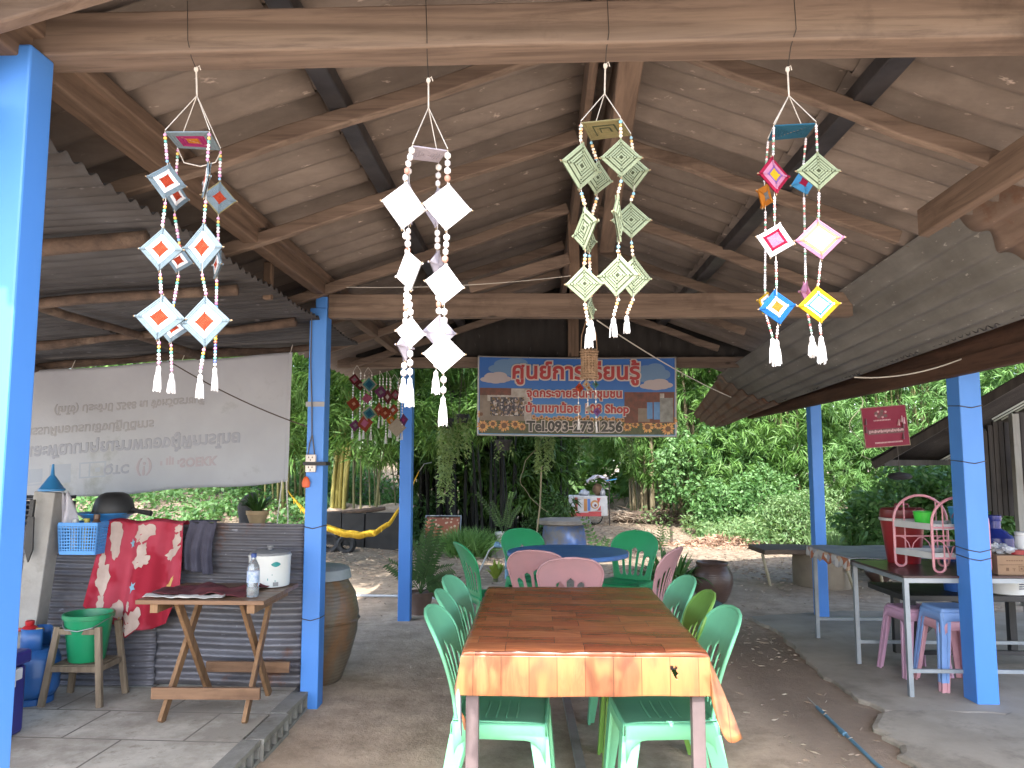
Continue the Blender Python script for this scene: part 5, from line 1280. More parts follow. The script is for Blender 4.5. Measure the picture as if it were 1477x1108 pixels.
# cloths over the fence
def drape(mb, x0, x1, ztop, zbots, y, fold, seed, nu=60, nv=40, taper=0.0, mi=0):
    def fn(u, v):
        x = x0 + (x1 - x0) * u; zb = np.interp(u, np.linspace(0, 1, len(zbots)), zbots)
        xx = x + taper * v * (u - .5) + .012 * math.sin(v * 5 + seed)
        yy = y - .012 - fold * v ** .6 * (.6 + .5 * math.sin(u * 15 + seed) + .35 * math.sin(u * 31 + 2 * v + seed * 2)) - .02 * v
        z = ztop + (zb - ztop) * v + .01 * math.sin(u * 11 + seed)
        return (xx, yy, z)
    mb.grid(nu, nv, fn, mi)
def print_mat():
    m, nt, n, l, p = _nt('red_printed_cloth')
    v = _coord(n, l)
    a = _noise(n, l, v, 3.5, 3); base = _ramp(n, l, a, [(.45, (.27, .018, .035)), (.5, (.32, .04, .065)), (.62, (.35, .052, .08))])
    l.new(base, p.inputs['Base Color']); p.inputs['Roughness'].default_value = .95; p.inputs['Specular IOR Level'].default_value = .15
    _bump(n, l, _noise(n, l, v, 240, 3), .3, .001, p); return m
C_red = print_mat(); C_cream = mat('cream_print', (.46, .37, .33), (.36, .28, .25), .95, 10, bump=.2, fine=240); C_blu = mat('pale_blue_print', (.22, .38, .48), (.16, .3, .4), .95, 20, bump=.2, fine=240); C_ochre = mat('ochre_print', (.5, .33, .12), (.42, .25, .08), .95, 10, bump=.2, fine=240)
rc_ = thing('patterned_cloth', 'red cloth with cream patches and small blue stars hung over the iron fence', 'cloth', (-2.38, 4.70, 1.07))
RX0, RX1 = -2.625, -2.145
def rfn(u, v, lift=0.0):
    zb = float(np.interp(u, [0, .08, .16, .3, .45, .55, .7, .85, 1], [.60, .54, .52, .47, .42, .455, .45, .50, .72])); zt0 = 1.085
    x = RX0 + (RX1 - RX0) * u + .04 * v * (u - .55) - .05 * v * (1 - u)
    yy = -.028 - (.022 + .03 * v) * (.65 + .55 * math.sin(u * 13 + .8) + .3 * math.sin(u * 29 + 2 * v)) - .02 * v - lift
    z = zt0 + (zb - zt0) * v + .008 * math.sin(u * 12)
    return (x + 2.38, yy, z - 1.07)
mb = MB(); mb.grid(80, 60, rfn); mb.build('cloth', C_red, rc_, smooth='all', solid=.002)
mb = MB(); mb.grid(80, 8, lambda u, v: (rfn(u, 0)[0], -.03 + .10 * v, rfn(u, 0)[2] + .012 * math.sin(math.pi * min(1, v * 1.4)) - (.18 * (v - .7) / .3 if v > .7 else 0))); mb.build('fold_over', C_red, rc_, smooth='all')
pr = MB()
def patch_(cu, cv, ru, rv, mi, n=22, jag=.25, lift=.003, spikes=0):
    ring = []
    for k in range(n):
        a = 2 * math.pi * k / n; q = 1 + random.uniform(-jag, jag)
        if spikes: q = 1.0 if k % 2 else .45
        ring.append((max(.005, min(.995, cu + ru * q * math.cos(a))), max(.01, min(.99, cv + rv * q * math.sin(a)))))
    vs = [rfn(cu, cv, lift)]
    for f in (.5, 1.0): vs += [rfn(cu + (a - cu) * f, cv + (b - cv) * f, lift) for a, b in ring]
    pr.add(vs, [(0, 1 + k, 1 + (k + 1) % n) for k in range(n)] + [(1 + k, 1 + n + k, 1 + n + (k + 1) % n, 1 + (k + 1) % n) for k in range(n)], mi)
for a in ((.17, .14, .075, .17, 0), (.19, .27, .05, .12, 0), (.52, .10, .12, .085, 0), (.52, .26, .055, .07, 0), (.52, .36, .10, .055, 0), (.88, .33, .095, .06, 0), (.93, .22, .05, .10, 0), (.95, .07, .05, .05, 0), (.12, .62, .06, .15, 0), (.08, .45, .03, .10, 0), (.30, .86, .06, .09, 0), (.49, .90, .10, .12, 0), (.43, .74, .022, .04, 0), (.34, .95, .05, .05, 2), (.86, .66, .06, .05, 2), (.14, .86, .04, .08, 0)): patch_(*a)
for a in ((.37, .19, .036, .05, 1), (.46, .57, .045, .055, 1)): patch_(*a, n=10, jag=0, spikes=1, lift=.0035)
pr.build('printed_patches', [C_cream, C_blu, C_ochre], rc_, smooth='all')
C_dgrey = mat('charcoal_cloth', (.06, .058, .085), (.042, .04, .06), .95, 12, bump=.3, fine=180)
sh_ = MB(); drape(sh_, -2.13, -1.965, 1.085, [.80, .795, .80, .78, .775, .79, .77], 4.70, .02, 2.0); sh_.grid(20, 6, lambda u, v: (-2.13 + .165 * u, 4.69 + .09 * v, 1.085 + .01 * math.sin(math.pi * v)))
tag(sh_.build('trousers', C_dgrey, smooth='all', solid=.003), 'charcoal cotton trousers folded over the fence beside the red cloth', 'trousers')

# baskets, pan and funnel along the top
K_blue = mat('sky_blue_plastic', (.05, .26, .62), (.04, .21, .53), .42, 6, bump=.06)
bk = thing('plastic_basket', 'light blue square plastic basket of bottles and lids hung on the fence', 'basket', (-2.715, 4.60, .915))
mb = MB(); w, d, h = .118, .08, .165
def wall_(p0, p1, nu, nv):
    p0, p1 = Vector(p0), Vector(p1)
    for i in range(nu + 1): q = p0.lerp(p1, i / nu); mb.bar((q.x * .9, q.y * .9, 0), (q.x, q.y, h), .006 if 0 < i < nu else .012, .004)
    for j in range(nv + 1):
        z = h * j / nv; k = .9 + .1 * j / nv; mb.bar((p0.x * k, p0.y * k, z), (p1.x * k, p1.y * k, z), .005, .006 if 0 < j < nv else .022)
wall_((-w, -d, 0), (w, -d, 0), 14, 9); wall_((w, -d, 0), (w, d, 0), 9, 9); wall_((w, d, 0), (-w, d, 0), 14, 9); wall_((-w, d, 0), (-w, -d, 0), 9, 9)
mb.span((-w * .9, -d * .9, -.004), (w * .9, d * .9, .004)); mb.span((-w * .97, d * .85, .02), (w * .97, d * .88, .15))
mb.build('basket_body', K_blue, bk, fix=False)
J = [mat('jar_yellow_lid', (.5, .42, .08), rough=.4), mat('jar_white', (.6, .62, .62), rough=.3), mat('jar_brown', (.10, .05, .03), rough=.3)]
for k, (x, y, r, zz, m, lab) in enumerate(((-.06, -.01, .022, .185, 1, 'small white jar poking out of the light blue basket'), (.0, .01, .024, .19, 0, 'jar with a yellow lid standing in the light blue basket'), (.065, .0, .026, .215, 2, 'dark brown bottle at the right side of the light blue basket'))):
    tag(MB().lathe([(r, 0), (r, zz - .05), (r * .6, zz - .03), (r * .7, zz - .028), (r * .7, zz)], 16, (-2.715 + x, 4.60 + y, .92)).build('jar', J[m], smooth=True), lab, 'jar')
tag(MB().lathe([(.02, 0), (.11, .0), (.16, .045), (.168, .047), (.163, .052), (.113, .006), (.02, .006)], 36, (-2.70, 4.79, 1.083), sx=1, cap0=True).build('basin', K_blue, smooth=True), 'shallow light blue basin resting on top of the iron fence', 'basin')
M_blk = mat('sooty_black_iron', (.022, .022, .024), (.014, .014, .015), .5, 9, bump=.2)
pn = thing('frying_pan', 'black pan turned upside down on the fence with its handle to the right', 'pan', (-2.66, 4.80, 1.14))
MB().lathe([(.125, -.01), (.118, .03), (.105, .075), (.08, .105), (.05, .118), (.01, .12)], 32).build('bowl', M_blk, pn, smooth=True)
MB().lathe([(.127, -.014), (.134, -.012), (.134, -.004), (.124, -.002)], 32, cap0=False, cap1=False).build('rim', M_blk, pn, smooth=True)
MB().tube([(.11, .0, .012), (.17, -.01, .0), (.25, -.02, -.012)], [.016, .014, .018], 8).build('handle', M_blk, pn, smooth=True)
K_fun = mat('funnel_blue', (.03, .19, .42), (.025, .15, .34), .4, 6, bump=.05)
M_postc = mat('grey_concrete_post', (.33, .32, .30), (.22, .21, .2), .85, 5, bump=.35, dirt=(.16, .15, .13))
cp = thing('concrete_post', 'grey concrete post leaning slightly beside the gas cylinder, dark slot near its top', 'post', (-2.94, 4.50, .1))
mb = MB(); mb.bar((-.055, 0, -.1), (.02, .06, 1.17), .13, .11, up=(0, 1, 0)); mb.build('shaft', M_postc, cp, bevel=.006)
kn = thing('cleaver', 'dark blade in a sheath hanging on the face of the grey concrete post', 'knife', (-2.95, 4.45, 1.06))
mb = MB(); mb.prism([(-.02, 0, .07), (.018, 0, .07), (.022, 0, -.12), (-.002, 0, -.19), (-.028, 0, -.11)], (0, -.012, 0)); mb.build('blade', M_blk, kn)
MB().bar((-.002, -.004, .07), (.004, -.004, .17), .026, .02).build('handle', M_blk, kn, bevel=.003)
fu = thing('funnel', 'blue plastic funnel set spout up on the grey concrete post', 'funnel', (-2.915, 4.565, 1.275))
MB().lathe([(.072, 0), (.074, .012), (.066, .016), (.02, .085)], 28, cap1=False).build('cone', K_fun, fu, smooth=True)
MB().lathe([(.02, .085), (.012, .095), (.006, .16)], 16).build('spout', K_fun, fu, smooth=True)
C_bag = mat('white_plastic_bag', (.50, .49, .54), (.38, .37, .42), .5, 9, bump=.5, bdist=.02, fine=16)
mb = MB()
mb.grid(16, 16, lambda u, v: (-2.85 + (.03 + .115 * v) * (u - .35), 4.60 - .02 * math.sin(u * 9 + v * 3) - .03 * v * math.sin(math.pi * u), 1.26 - .21 * v + .012 * math.sin(u * 14)))
tag(mb.build('plastic_bag', C_bag, smooth='all', solid=.003), 'thin whitish plastic bag hanging on the right side of the concrete post', 'bag')
K_crate = mat('black_crate_plastic', (.02, .02, .028), (.014, .014, .02), .5, 9)
mb = MB()
for i in range(9): mb.bar((-3.30 + i * .04, 4.66, 1.06), (-3.30 + i * .04, 4.66, 1.22), .01, .008)
for j in range(6): mb.bar((-3.31, 4.66, 1.06 + j * .032), (-2.97, 4.66, 1.06 + j * .032), .008, .01)
for (a, b) in (((-3.31, 4.66), (-3.31, 4.9)), ((-2.97, 4.66), (-2.97, 4.9)), ((-3.31, 4.9), (-2.97, 4.9))):
    mb.bar((*a, 1.06), (*b, 1.06), .01, .02); mb.bar((*a, 1.14), (*b, 1.14), .01, .12); mb.bar((*a, 1.225), (*b, 1.225), .012, .02)
mb.span((-3.31, 4.665, 1.052), (-2.97, 4.9, 1.062)); 
tag(mb.build('crate', K_crate, fix=False), 'black slatted crate on the fence at the left, under the grey banner', 'crate')
# sink ledge and soap
sk = thing('wash_stand', 'pale sink ledge half hidden behind the left front post', 'sink', (-3.30, 4.52, .1))
MB().span((-.22, -.16, .70), (.17, .14, .735)).build('basin_rim', A_white, sk, bevel=.008)
MB().lathe([(.05, .52), (.1, .6), (.13, .70)], 20, (-.03, 0, 0)).build('bowl', A_white, sk, smooth=True)
for x in (-.19, .13): MB().span((x, -.13, 0), (x + .03, -.1, .70)).build('leg', M_pole, sk)
sp = thing('soap_bottle', 'clear soap pump bottle standing on the sink ledge', 'bottle', (-3.17, 4.44, .836))
MB().lathe([(.03, 0), (.034, .005), (.034, .085), (.02, .10), (.012, .105)], 18).build('body', mat('soap_plastic', (.5, .52, .55), rough=.25), sp, smooth=True)
MB().tube([(0, 0, .105), (0, 0, .15), (-.02, -.005, .155), (-.045, -.01, .145)], .008, 8).build('pump', A_white, sp, smooth=True)

# gas cylinder
K_gas = mat('gas_cylinder_blue', (.025, .115, .33), (.02, .085, .26), .4, 4, bump=.12, dirt=(.05, .07, .12), dirt_lo=.6)
gc = thing('gas_cylinder', 'blue gas cylinder with a red regulator on the kitchen floor', 'gas cylinder', (-2.86, 4.42, .1))
MB().lathe([(.10, 0), (.105, .0), (.105, .03), (.10, .034)], 32).build('foot_ring', K_gas, gc, smooth=True)
MB().lathe([(.06, .03), (.11, .04), (.128, .075), (.130, .10), (.132, .15), (.1325, .155), (.132, .16), (.130, .235), (.115, .275), (.08, .295), (.03, .303)], 40).build('body', K_gas, gc, smooth=True, angle=60)
mb = MB(); n = 28
mb.grid(n, 2, lambda u, v: (.078 * math.cos(.5 + u * 5.2), .078 * math.sin(.5 + u * 5.2), .285 + .125 * v)); mb.build('collar', K_gas, gc, smooth='all', solid=.005)
K_redp = mat('regulator_red', (.42, .02, .025), (.33, .015, .02), .35, 9, bump=.05); K_brass = mat('brass_fitting', (.38, .26, .09), rough=.35, metal=.8)
MB().tube([(0, 0, .30), (0, 0, .385)], .016, 10).build('valve', K_brass, gc, smooth=True)
rg = MB().lathe([(.02, .385), (.042, .39), (.042, .41), (.03, .42), (.012, .428)], 22, (-.03, -.02, 0)).build('regulator', K_redp, gc, smooth=True)
MB().lathe([(.02, .425), (.024, .43), (.024, .448), (.018, .452)], 14, (-.03, -.02, 0)).build('knob', K_redp, rg, smooth=True)
MB().tube([(-.065, -.02, .40), (-.12, -.04, .40), (-.2, -.03, .37), (-.3, .02, .25), (-.4, .1, .05)], .011, 8).build('hose', mat('orange_gas_hose', (.4, .05, .03), rough=.5), gc, smooth=True)
MB().tube([(.0, -.02, .402), (.05, -.02, .402)], .01, 8).build('fitting', K_brass, gc, smooth=True)
# bucket on a wooden stand
M_old = wood('weathered_stool_wood', (.22, .17, .12), (.12, .09, .062), 2, 9, .85)
st = thing('bucket_stand', 'weathered wooden four legged stand holding the green bucket', 'stand', (-2.585, 4.46, .1))
for sx, sy in ((-1, -1), (1, -1), (-1, 1), (1, 1)): MB().bar((sx * .165, sy * .135, 0), (sx * .115, sy * .10, .425), .034, .026).build('leg', M_old, st, bevel=.003)
MB().span((-.128, -.115, .205), (.128, .115, .22)).build('shelf', M_old, st, bevel=.002)
for (a, b) in (((-.135, -.118, .20), (.135, -.118, .20)), ((.138, -.11, .20), (.138, .11, .20)), ((-.138, -.11, .20), (-.138, .11, .20)), ((-.118, -.103, .40), (.118, -.103, .40))): MB().bar(a, b, .02, .03).build('rail', M_old, st)
K_grn = mat('bucket_green', (.012, .24, .10), (.01, .19, .08), .35, 5, bump=.04)
bu = thing('bucket', 'deep green plastic bucket in the wooden stand', 'bucket', (-2.585, 4.46, .323))
MB().lathe([(.01, .0), (.092, .0), (.096, .006), (.126, .235), (.136, .238), (.137, .262), (.130, .264), (.127, .262), (.093, .012), (.01, .008)], 40).build('body', K_grn, bu, smooth=True)
MB().tube([(-.138, 0, .245), (-.12, -.06, .215), (-.06, -.125, .19), (.02, -.14, .185), (.09, -.11, .2), (.138, 0, .245)], .003, 6).build('bail', mat('bail_wire', (.3, .3, .3), rough=.4, metal=.6), bu)
# cooler
K_cool = mat('cooler_violet', (.022, .026, .19), (.018, .02, .15), .4, 4, bump=.08); K_coolw = mat('cooler_white', (.6, .61, .64), rough=.4)
co = thing('cooler_box', 'violet-blue cooler box with a white latch at the left front post', 'cooler', (-2.86, 3.78, .1))
MB().span((-.30, -.165, 0), (.27, .165, .335)).build('body', K_cool, co, bevel=.02)
l_ = MB().span((-.315, -.18, .338), (.285, .18, .405)).build('lid', K_cool, co, bevel=.015)
mb = MB(); mb.span((.262, -.13, .275), (.292, .10, .33)); mb.span((.285, -.07, .25), (.302, .04, .318)); mb.span((.10, -.186, .262), (.26, -.168, .33)); mb.build('latch', K_coolw, co, bevel=.005)

# big glazed water jar behind the middle left post
def jar_mat(name, c1, c2, glaze):
    m, nt, n, l, p = _nt(name); v = _coord(n, l)
    s = n.new('ShaderNodeSeparateXYZ'); l.new(v, s.inputs[0]); a = _noise(n, l, v, 5, 7, .7)
    c = _ramp(n, l, a, [(.35, c2), (.6, c1)])
    b = _noise(n, l, _coord(n, l, (1, 1, .25)), 3.5, 6, .7, 1.0); c = _mix(n, l, _ramp(n, l, b, [(.48, (0, 0, 0)), (.62, (.85,) * 3)]), c, glaze)
    l.new(c, p.inputs['Base Color']); p.inputs['Roughness'].default_value = .38
    w = n.new('ShaderNodeTexWave'); w.bands_direction = 'Z'; w.inputs['Scale'].default_value = 14; w.inputs['Distortion'].default_value = 1.5; l.new(v, w.inputs['Vector'])
    _bump(n, l, w.outputs['Fac'], .25, .004, p); return m
M_jar = jar_mat('salt_glazed_clay', (.155, .125, .09), (.085, .068, .05), (.19, .095, .04)); M_lidm = mat('dull_jar_lid', (.28, .30, .31), (.2, .22, .23), .5, 8, bump=.2)
wj = thing('water_jar', 'large brown clay water jar with a grey lid behind the middle left post', 'jar', (-1.50, 5.24, 0))
MB().lathe([(.17, 0), (.19, .02), (.24, .15), (.285, .32), (.295, .45), (.27, .575), (.225, .65), (.20, .68), (.215, .70), (.205, .71)], 48).build('body', M_jar, wj, smooth=True, angle=60)
MB().lathe([(.232, .672), (.242, .675), (.228, .735), (.20, .75), (.02, .757)], 40).build('lid', M_lidm, wj, smooth=True)
MB().lathe([(.295, .395), (.305, .405), (.296, .415)], 48, cap0=False, cap1=False).build('raised_band', M_jar, wj, smooth=True)

# power outlet on the middle left post and orange tag
O_w = mat('outlet_white', (.68, .62, .58), rough=.4); O_b = mat('black_strap', (.015, .015, .02), rough=.6); O_o = mat('orange_plastic', (.62, .10, .02), rough=.45)
po = thing('power_outlet', 'white twin power outlet strapped with black tape to the middle left post', 'outlet', (-1.372, 4.655, 1.44))
MB().box((0, -.013, 0), (.062, .024, .105)).build('case', O_w, po, bevel=.004)
mb = MB()
for z in (.03, -.03):
    for (x, q) in ((-.011, .006), (.011, .006), (0, -.01)): mb.box((x, -.0255, z + q), (.005, .003, .010))
mb.build('socket', O_b, po)
mb = MB(); mb.box((.025, -.0275, -.002), (.14, .003, .022)); mb.box((.0745, .055, -.002), (.003, .165, .022)); mb.box((-.0395, .055, -.002), (.003, .165, .022)); mb.build('strap', O_b, po)
mb = MB(); mb.tube([(-.02, -.012, .053), (-.012, -.008, .12), (.0, -.006, .17), (-.005, -.006, .35), (-.02, -.005, .62), (-.022, -.005, .93)], .004, 6); mb.tube([(.02, -.012, .053), (.010, -.008, .12), (.002, -.006, .17)], .004, 6); mb.build('cable', mat('grey_cable', (.09, .09, .1), rough=.6), po, smooth=True)
tag(MB().lathe([(.004, -.032), (.022, -.028), (.026, 0), (.018, .022), (.008, .034), (.002, .036)], 14, (-1.40, 4.645, 1.325), sy=.5).build('orange_tag', O_o, smooth=True), 'small orange tag stuck on the middle left post below the outlet', 'tag')
tag(MB().box((-1.36, 4.656, 1.80), (.115, .003, .03)).build('tape', mat('grey_tape', (.3, .3, .32), rough=.5)), 'band of grey tape across the upper face of the middle left post', 'tape')
# ---------------------------------------------------------------- tables on the right
T_gal = mat('grey_painted_tube', (.30, .33, .36), (.22, .245, .27), .45, 6, bump=.1, metal=.3, dirt=(.14, .11, .09), dirt_lo=.64)
T_dark = mat('dark_glossy_top', (.06, .032, .032), (.04, .023, .024), .3, 5, bump=.04)
T_cov = mat('grey_table_cover', (.27, .28, .32), (.20, .21, .245), .55, 5, bump=.25, bdist=.004, fine=12)
def cover_mat():
    m, nt, n, l, p = _nt('patterned_cover_edge'); v = _coord(n, l)
    k = n.new('ShaderNodeTexVoronoi'); k.inputs['Scale'].default_value = 17; l.new(v, k.inputs['Vector'])
    sp = n.new('ShaderNodeSeparateXYZ'); l.new(k.outputs['Color'], sp.inputs[0])
    c = _ramp(n, l, sp.outputs[0], [(0, (.42, .38, .36)), (.3, (.36, .11, .05)), (.48, (.48, .44, .42)), (.62, (.30, .13, .08)), (.75, (.30, .28, .30)), (.9, (.45, .3, .2))], 'CONSTANT')
    l.new(c, p.inputs['Base Color']); p.inputs['Roughness'].default_value = .6; return m
T_edge = cover_mat()
wt = thing('work_table', 'long steel tube table at the right, grey cloth on its far half, glossy near half', 'table', (2.75, 5.7, .024))
def q_(x, y, z): return (x - 2.75, y - 5.7, z - .024)
X0, X1, Y0, Y1, TH = 2.26, 3.45, 4.93, 6.55, .735
for (x, y) in ((X0, Y0), (X0, 5.70), (X0, 6.50), (X1, Y0), (X1, 5.70), (X1, 6.50)):
    MB().span(q_(x, y, .024), q_(x + .028, y + .028, TH - .031)).build('leg', T_gal, wt)
fr = MB()
for y in (Y0, 5.70, 6.50): fr.span(q_(X0, y, TH - .03), q_(X1 + .028, y + .028, TH - .002))
for x in (X0, X1):
    fr.span(q_(x, Y0 + .029, TH - .0295), q_(x + .028, 5.699, TH - .0025)); fr.span(q_(x, 5.729, TH - .0295), q_(x + .028, 6.499, TH - .0025))
fr.build('frame', T_gal, wt)
mb = MB()
for y in (Y0, 5.70, 6.50): mb.span(q_(X0 + .029, y + .004, .165), q_(X1 - .001, y + .024, .187))
mb.build('stretcher', T_gal, wt)
MB().span(q_(X0 - .01, Y0 - .008, TH), q_(X1 + .05, 5.705, TH + .014)).build('dark_top', T_dark, wt, bevel=.003)
mb = MB(); mb.grid(30, 30, lambda u, v: q_(X0 - .02 + (X1 + .05 - X0) * u, 5.72 + .88 * v, TH + .019 + .004 * math.sin(u * 17 + v * 6) + .003 * math.sin(v * 21)))
mb.build('cover', T_cov, wt, smooth='all', solid=.003)
mb = MB(); mb.grid(40, 6, lambda u, v: q_(X0 - .022 - .008 * v - .006 * v * math.sin(u * 25), 5.70 + .9 * u, TH + .017 - (.075 + .012 * math.sin(u * 31)) * v)); mb.grid(20, 6, lambda u, v: q_(X0 - .022 + .8 * u, 6.60 + .01 * v, TH + .017 - .08 * v))
mb.build('cover_edge', T_edge, wt, smooth='all', solid=.002)
# red cooler bucket, rack, cups
K_red = mat('cooler_red', (.24, .013, .018), (.2, .011, .014), .35, 4, bump=.05); K_redd = mat('cooler_dark_red', (.15, .015, .018), rough=.4); K_wh = mat('pale_rim', (.5, .48, .46), rough=.4)
tz = TH + .0145
rcu = thing('ice_bucket', 'tall red ice bucket with a pale rim behind the pink dish rack', 'bucket', (2.555, 5.56, tz + .0))
rcu.scale = (.98, .98, .98)
MB().lathe([(.012, 0), (.105, .0), (.108, .01), (.142, .285), (.144, .30)], 40).build('body', K_red, rcu, smooth=True)
MB().lathe([(.146, .296), (.152, .30), (.153, .315), (.146, .318)], 40).build('rim', K_wh, rcu, smooth=True)
ld = MB().lathe([(.145, .319), (.148, .325), (.142, .375), (.13, .385), (.02, .392)], 40).build('lid', K_redd, rcu, smooth=True)
MB().tube([(-.05, 0, .388), (-.045, 0, .41), (.045, 0, .41), (.05, 0, .388)], .008, 8).build('lid_handle', K_redd, ld, smooth=True)
K_pk = mat('rack_pink', (.56, .25, .28), (.48, .21, .25), .4, 6, bump=.05); K_mesh = mat('rack_pale_mesh', (.42, .42, .42), (.35, .35, .36), .5, 8)
rk = thing('dish_rack', 'pink two shelf dish rack with arched ends on the near right table', 'rack', (2.665, 5.12, tz))
def rack_end(x, dy):
    mb = MB(); W = .175; H = .475; pts = []
    # rounded foot loop, uprights and arch
    y0, y1 = -W, W
    for k in range(9): a = math.pi * k / 8; pts.append((x, y0 + .035 - .035 * math.cos(a) , .035 - .035 * math.sin(a) + .0))
    loop = [(x, y0 + .07, .10), (x, y0 + .07, .04)] + [(x, y0 + .035 + .035 * math.cos(math.pi * k / 8), .04 - .032 * math.sin(math.pi * k / 8)) for k in range(9)]
    arch = [(x, y0, .04), (x, y0, H - .17)] + [(x, -W * math.cos(math.pi * k / 16), H - .165 + .165 * math.sin(math.pi * k / 16)) for k in range(1, 16)] + [(x, y1, H - .17), (x, y1, .04)]
    loop2 = [(x, y1 - .035 - .035 * math.cos(math.pi * k / 8) * -1, .04 - .032 * math.sin(math.pi * k / 8)) for k in range(9)] + [(x, y1 - .07, .10)]
    mb.tube(loop, .008, 8); mb.tube(arch, .009, 8); mb.tube(loop2, .008, 8)
    for y in (y0 + .07, y1 - .07): mb.tube([(x, y, .04), (x, y, H - .03)], .005, 6)
    for z in (.095, .205, .285): mb.tube([(x, y0, z), (x, y1, z)], .006, 6)
    for s_ in (-1, 1):
        mb.tube([(x, s_ * .07, .10), (x, s_ * .085, .16), (x, s_ * .115, .195), (x, s_ * .14, .205)], .004, 6); mb.tube([(x, s_ * .07, .10), (x, s_ * .05, .16), (x, s_ * .02, .19), (x, 0, .2)], .004, 6)
    for k in (1, -1): mb.tube([(x, .045 * k * math.cos(t_ * math.pi / 8), .345 + .045 * math.sin(t_ * math.pi / 8)) for t_ in range(9)], .004, 6)
    return mb
# the two arched ends face the viewer: built across x
def turn(mb): mb.v = [(y, x, z) for x, y, z in mb.v]; return mb
turn(rack_end(-.10, 0)).build('arched_end', K_pk, rk, smooth=True); 
e2 = turn(rack_end(.20, 0)); e2.v = [(x - .10, y, z) for x, y, z in e2.v]; e2.build('arched_end', K_pk, rk, smooth=True)
for z in (.095, .275):
    mb = MB()
    def sk(u, v): return (-.175 + .35 * u - .1 * v, -.095 + .29 * v)
    for k in range(18): a = sk(k / 17, 0); b = sk(k / 17, 1); mb.tube([(a[0], a[1], z), (b[0], b[1], z)], .0028, 5)
    for k in (0, 1):
        a = sk(k, 0); b = sk(k, 1)
        mb.bar((a[0], a[1], z + .014), (b[0], b[1], z + .014), .006, .04)
    for k in (0, .5, 1): a = sk(0, k); b = sk(1, k); mb.bar((a[0], a[1], z + (.006 if k == .5 else .014)), (b[0], b[1], z + (.006 if k == .5 else .014)), .006, .012 if k == .5 else .036)
    mb.build('shelf', K_mesh, rk)
K_gc = mat('bright_green_plastic', (.04, .50, .04), rough=.4); K_bc = mat('cup_blue', (.04, .26, .52), rough=.4)
tag(MB().lathe([(.035, 0), (.05, .002), (.062, .09), (.066, .092), (.06, .094), (.048, .006), (.03, .005)], 24, (2.53, 5.20, tz + .282)).build('bowl', K_gc, smooth=True), 'bright green cup on the top shelf of the pink rack', 'cup')
tag(MB().lathe([(.05, 0), (.06, .002), (.078, .12), (.083, .122), (.078, .126), (.058, .006), (.03, .005)], 28, (2.735, 5.12, tz + .282)).build('cup', K_bc, smooth=True), 'light blue plastic bowl on the top shelf of the pink rack by the post', 'bowl')
dz_ = [mat('dark_ladle', (.03, .03, .035), rough=.4), mat('grey_pot', (.12, .11, .115), (.08, .07, .075), .4, 9)]
tag(MB().lathe([(.04, 0), (.06, .002), (.075, .05), (.08, .052), (.074, .054), (.055, .006), (.02, .005)], 24, (2.69, 5.10, tz + .10)).build('bowl', dz_[1], smooth=True), 'dull grey bowl on the lower shelf of the pink rack', 'bowl')
tag(MB().lathe([(.03, 0), (.05, .002), (.056, .07), (.06, .072), (.05, .074), (.04, .006)], 24, (2.78, 5.12, tz + .102)).build('mug', dz_[0], smooth=True), 'black mug at the right of the lower rack shelf', 'mug')
# cardboard box, bottle, clutter right of the post
K_card = mat('cardboard', (.26, .165, .10), (.22, .138, .083), .85, 5, bump=.15); K_ink = mat('cardboard_ink', (.15, .085, .05), rough=.85)
cbx = thing('cardboard_box', 'shallow brown cardboard box on the table right of the front post', 'box', (3.08, 5.10, tz))
MB().span((-.22, -.12, .0), (.30, .14, .118)).build('carton', K_card, cbx, bevel=.002)
mb = MB()
def ink(x, z, w, h): mb.box((x, -.1212, z), (w, .0012, h))
for k in range(7): ink(-.16 + k * .015, .087, .011, .006)
for k in range(12): ink(-.205 + k * .012, .062, .009, .004)
for (a, b, w, h) in ((-.075, .052, .032, .003), (-.075, .024, .032, .003), (-.09, .038, .003, .03), (-.06, .038, .003, .03), (-.075, .038, .012, .012), (-.12, .038, .02, .003), (-.12, .03, .003, .016), (-.16, .034, .016, .02)): ink(a, b, w, h)
for k in range(9): ink(.0 + k * .013, .05, .010, .005)
for k in range(9): ink(.0 + k * .013, .035, .010, .004)
mb.build('printed_marks', K_ink, cbx)
K_navy = mat('navy_plastic', (.015, .03, .20), (.012, .022, .15), .25, 5, bump=.03)
nb = thing('water_jug', 'dark blue wide shouldered jug standing behind the cardboard box', 'jug', (3.10, 5.42, tz))
MB().lathe([(.09, 0), (.125, .01), (.13, .10), (.125, .19), (.07, .235), (.045, .25), (.045, .30)], 28).build('body', K_navy, nb, smooth=True)
MB().lathe([(.05, .30), (.052, .305), (.052, .335), (.046, .338)], 20).build('cap', K_navy, nb, smooth=True)
tag(MB().lathe([(.04, 0), (.05, .002), (.051, .028), (.046, .031)], 24, (3.02, 5.04, tz + .119)).build('red_lid_disc', K_red, smooth=True), 'red jar lid lying on the cardboard box', 'lid')
tag(MB().lathe([(.05, 0), (.058, .004), (.06, .10), (.054, .108), (.058, .112), (.058, .13)], 24, (3.13, 5.13, tz + .119)).build('tub', A_white, smooth=True), 'white tub standing on the cardboard box', 'tub')
C_clear = mat('crumpled_clear_plastic', (.45, .47, .5), (.3, .31, .34), .2, 12, bump=.6, bdist=.02, fine=30)
mb = MB()
for k in range(9): mb.ell((2.93 + random.uniform(-.05, .06), 5.06 + random.uniform(-.04, .05), tz + .145 + random.uniform(-.01, .02)), (random.uniform(.02, .05), random.uniform(.02, .035), random.uniform(.012, .026)), 9, 6, jit=.3)
tag(mb.build('plastic_wrap', C_clear), 'crumpled clear plastic wrap on the cardboard box beside the post', 'wrap')
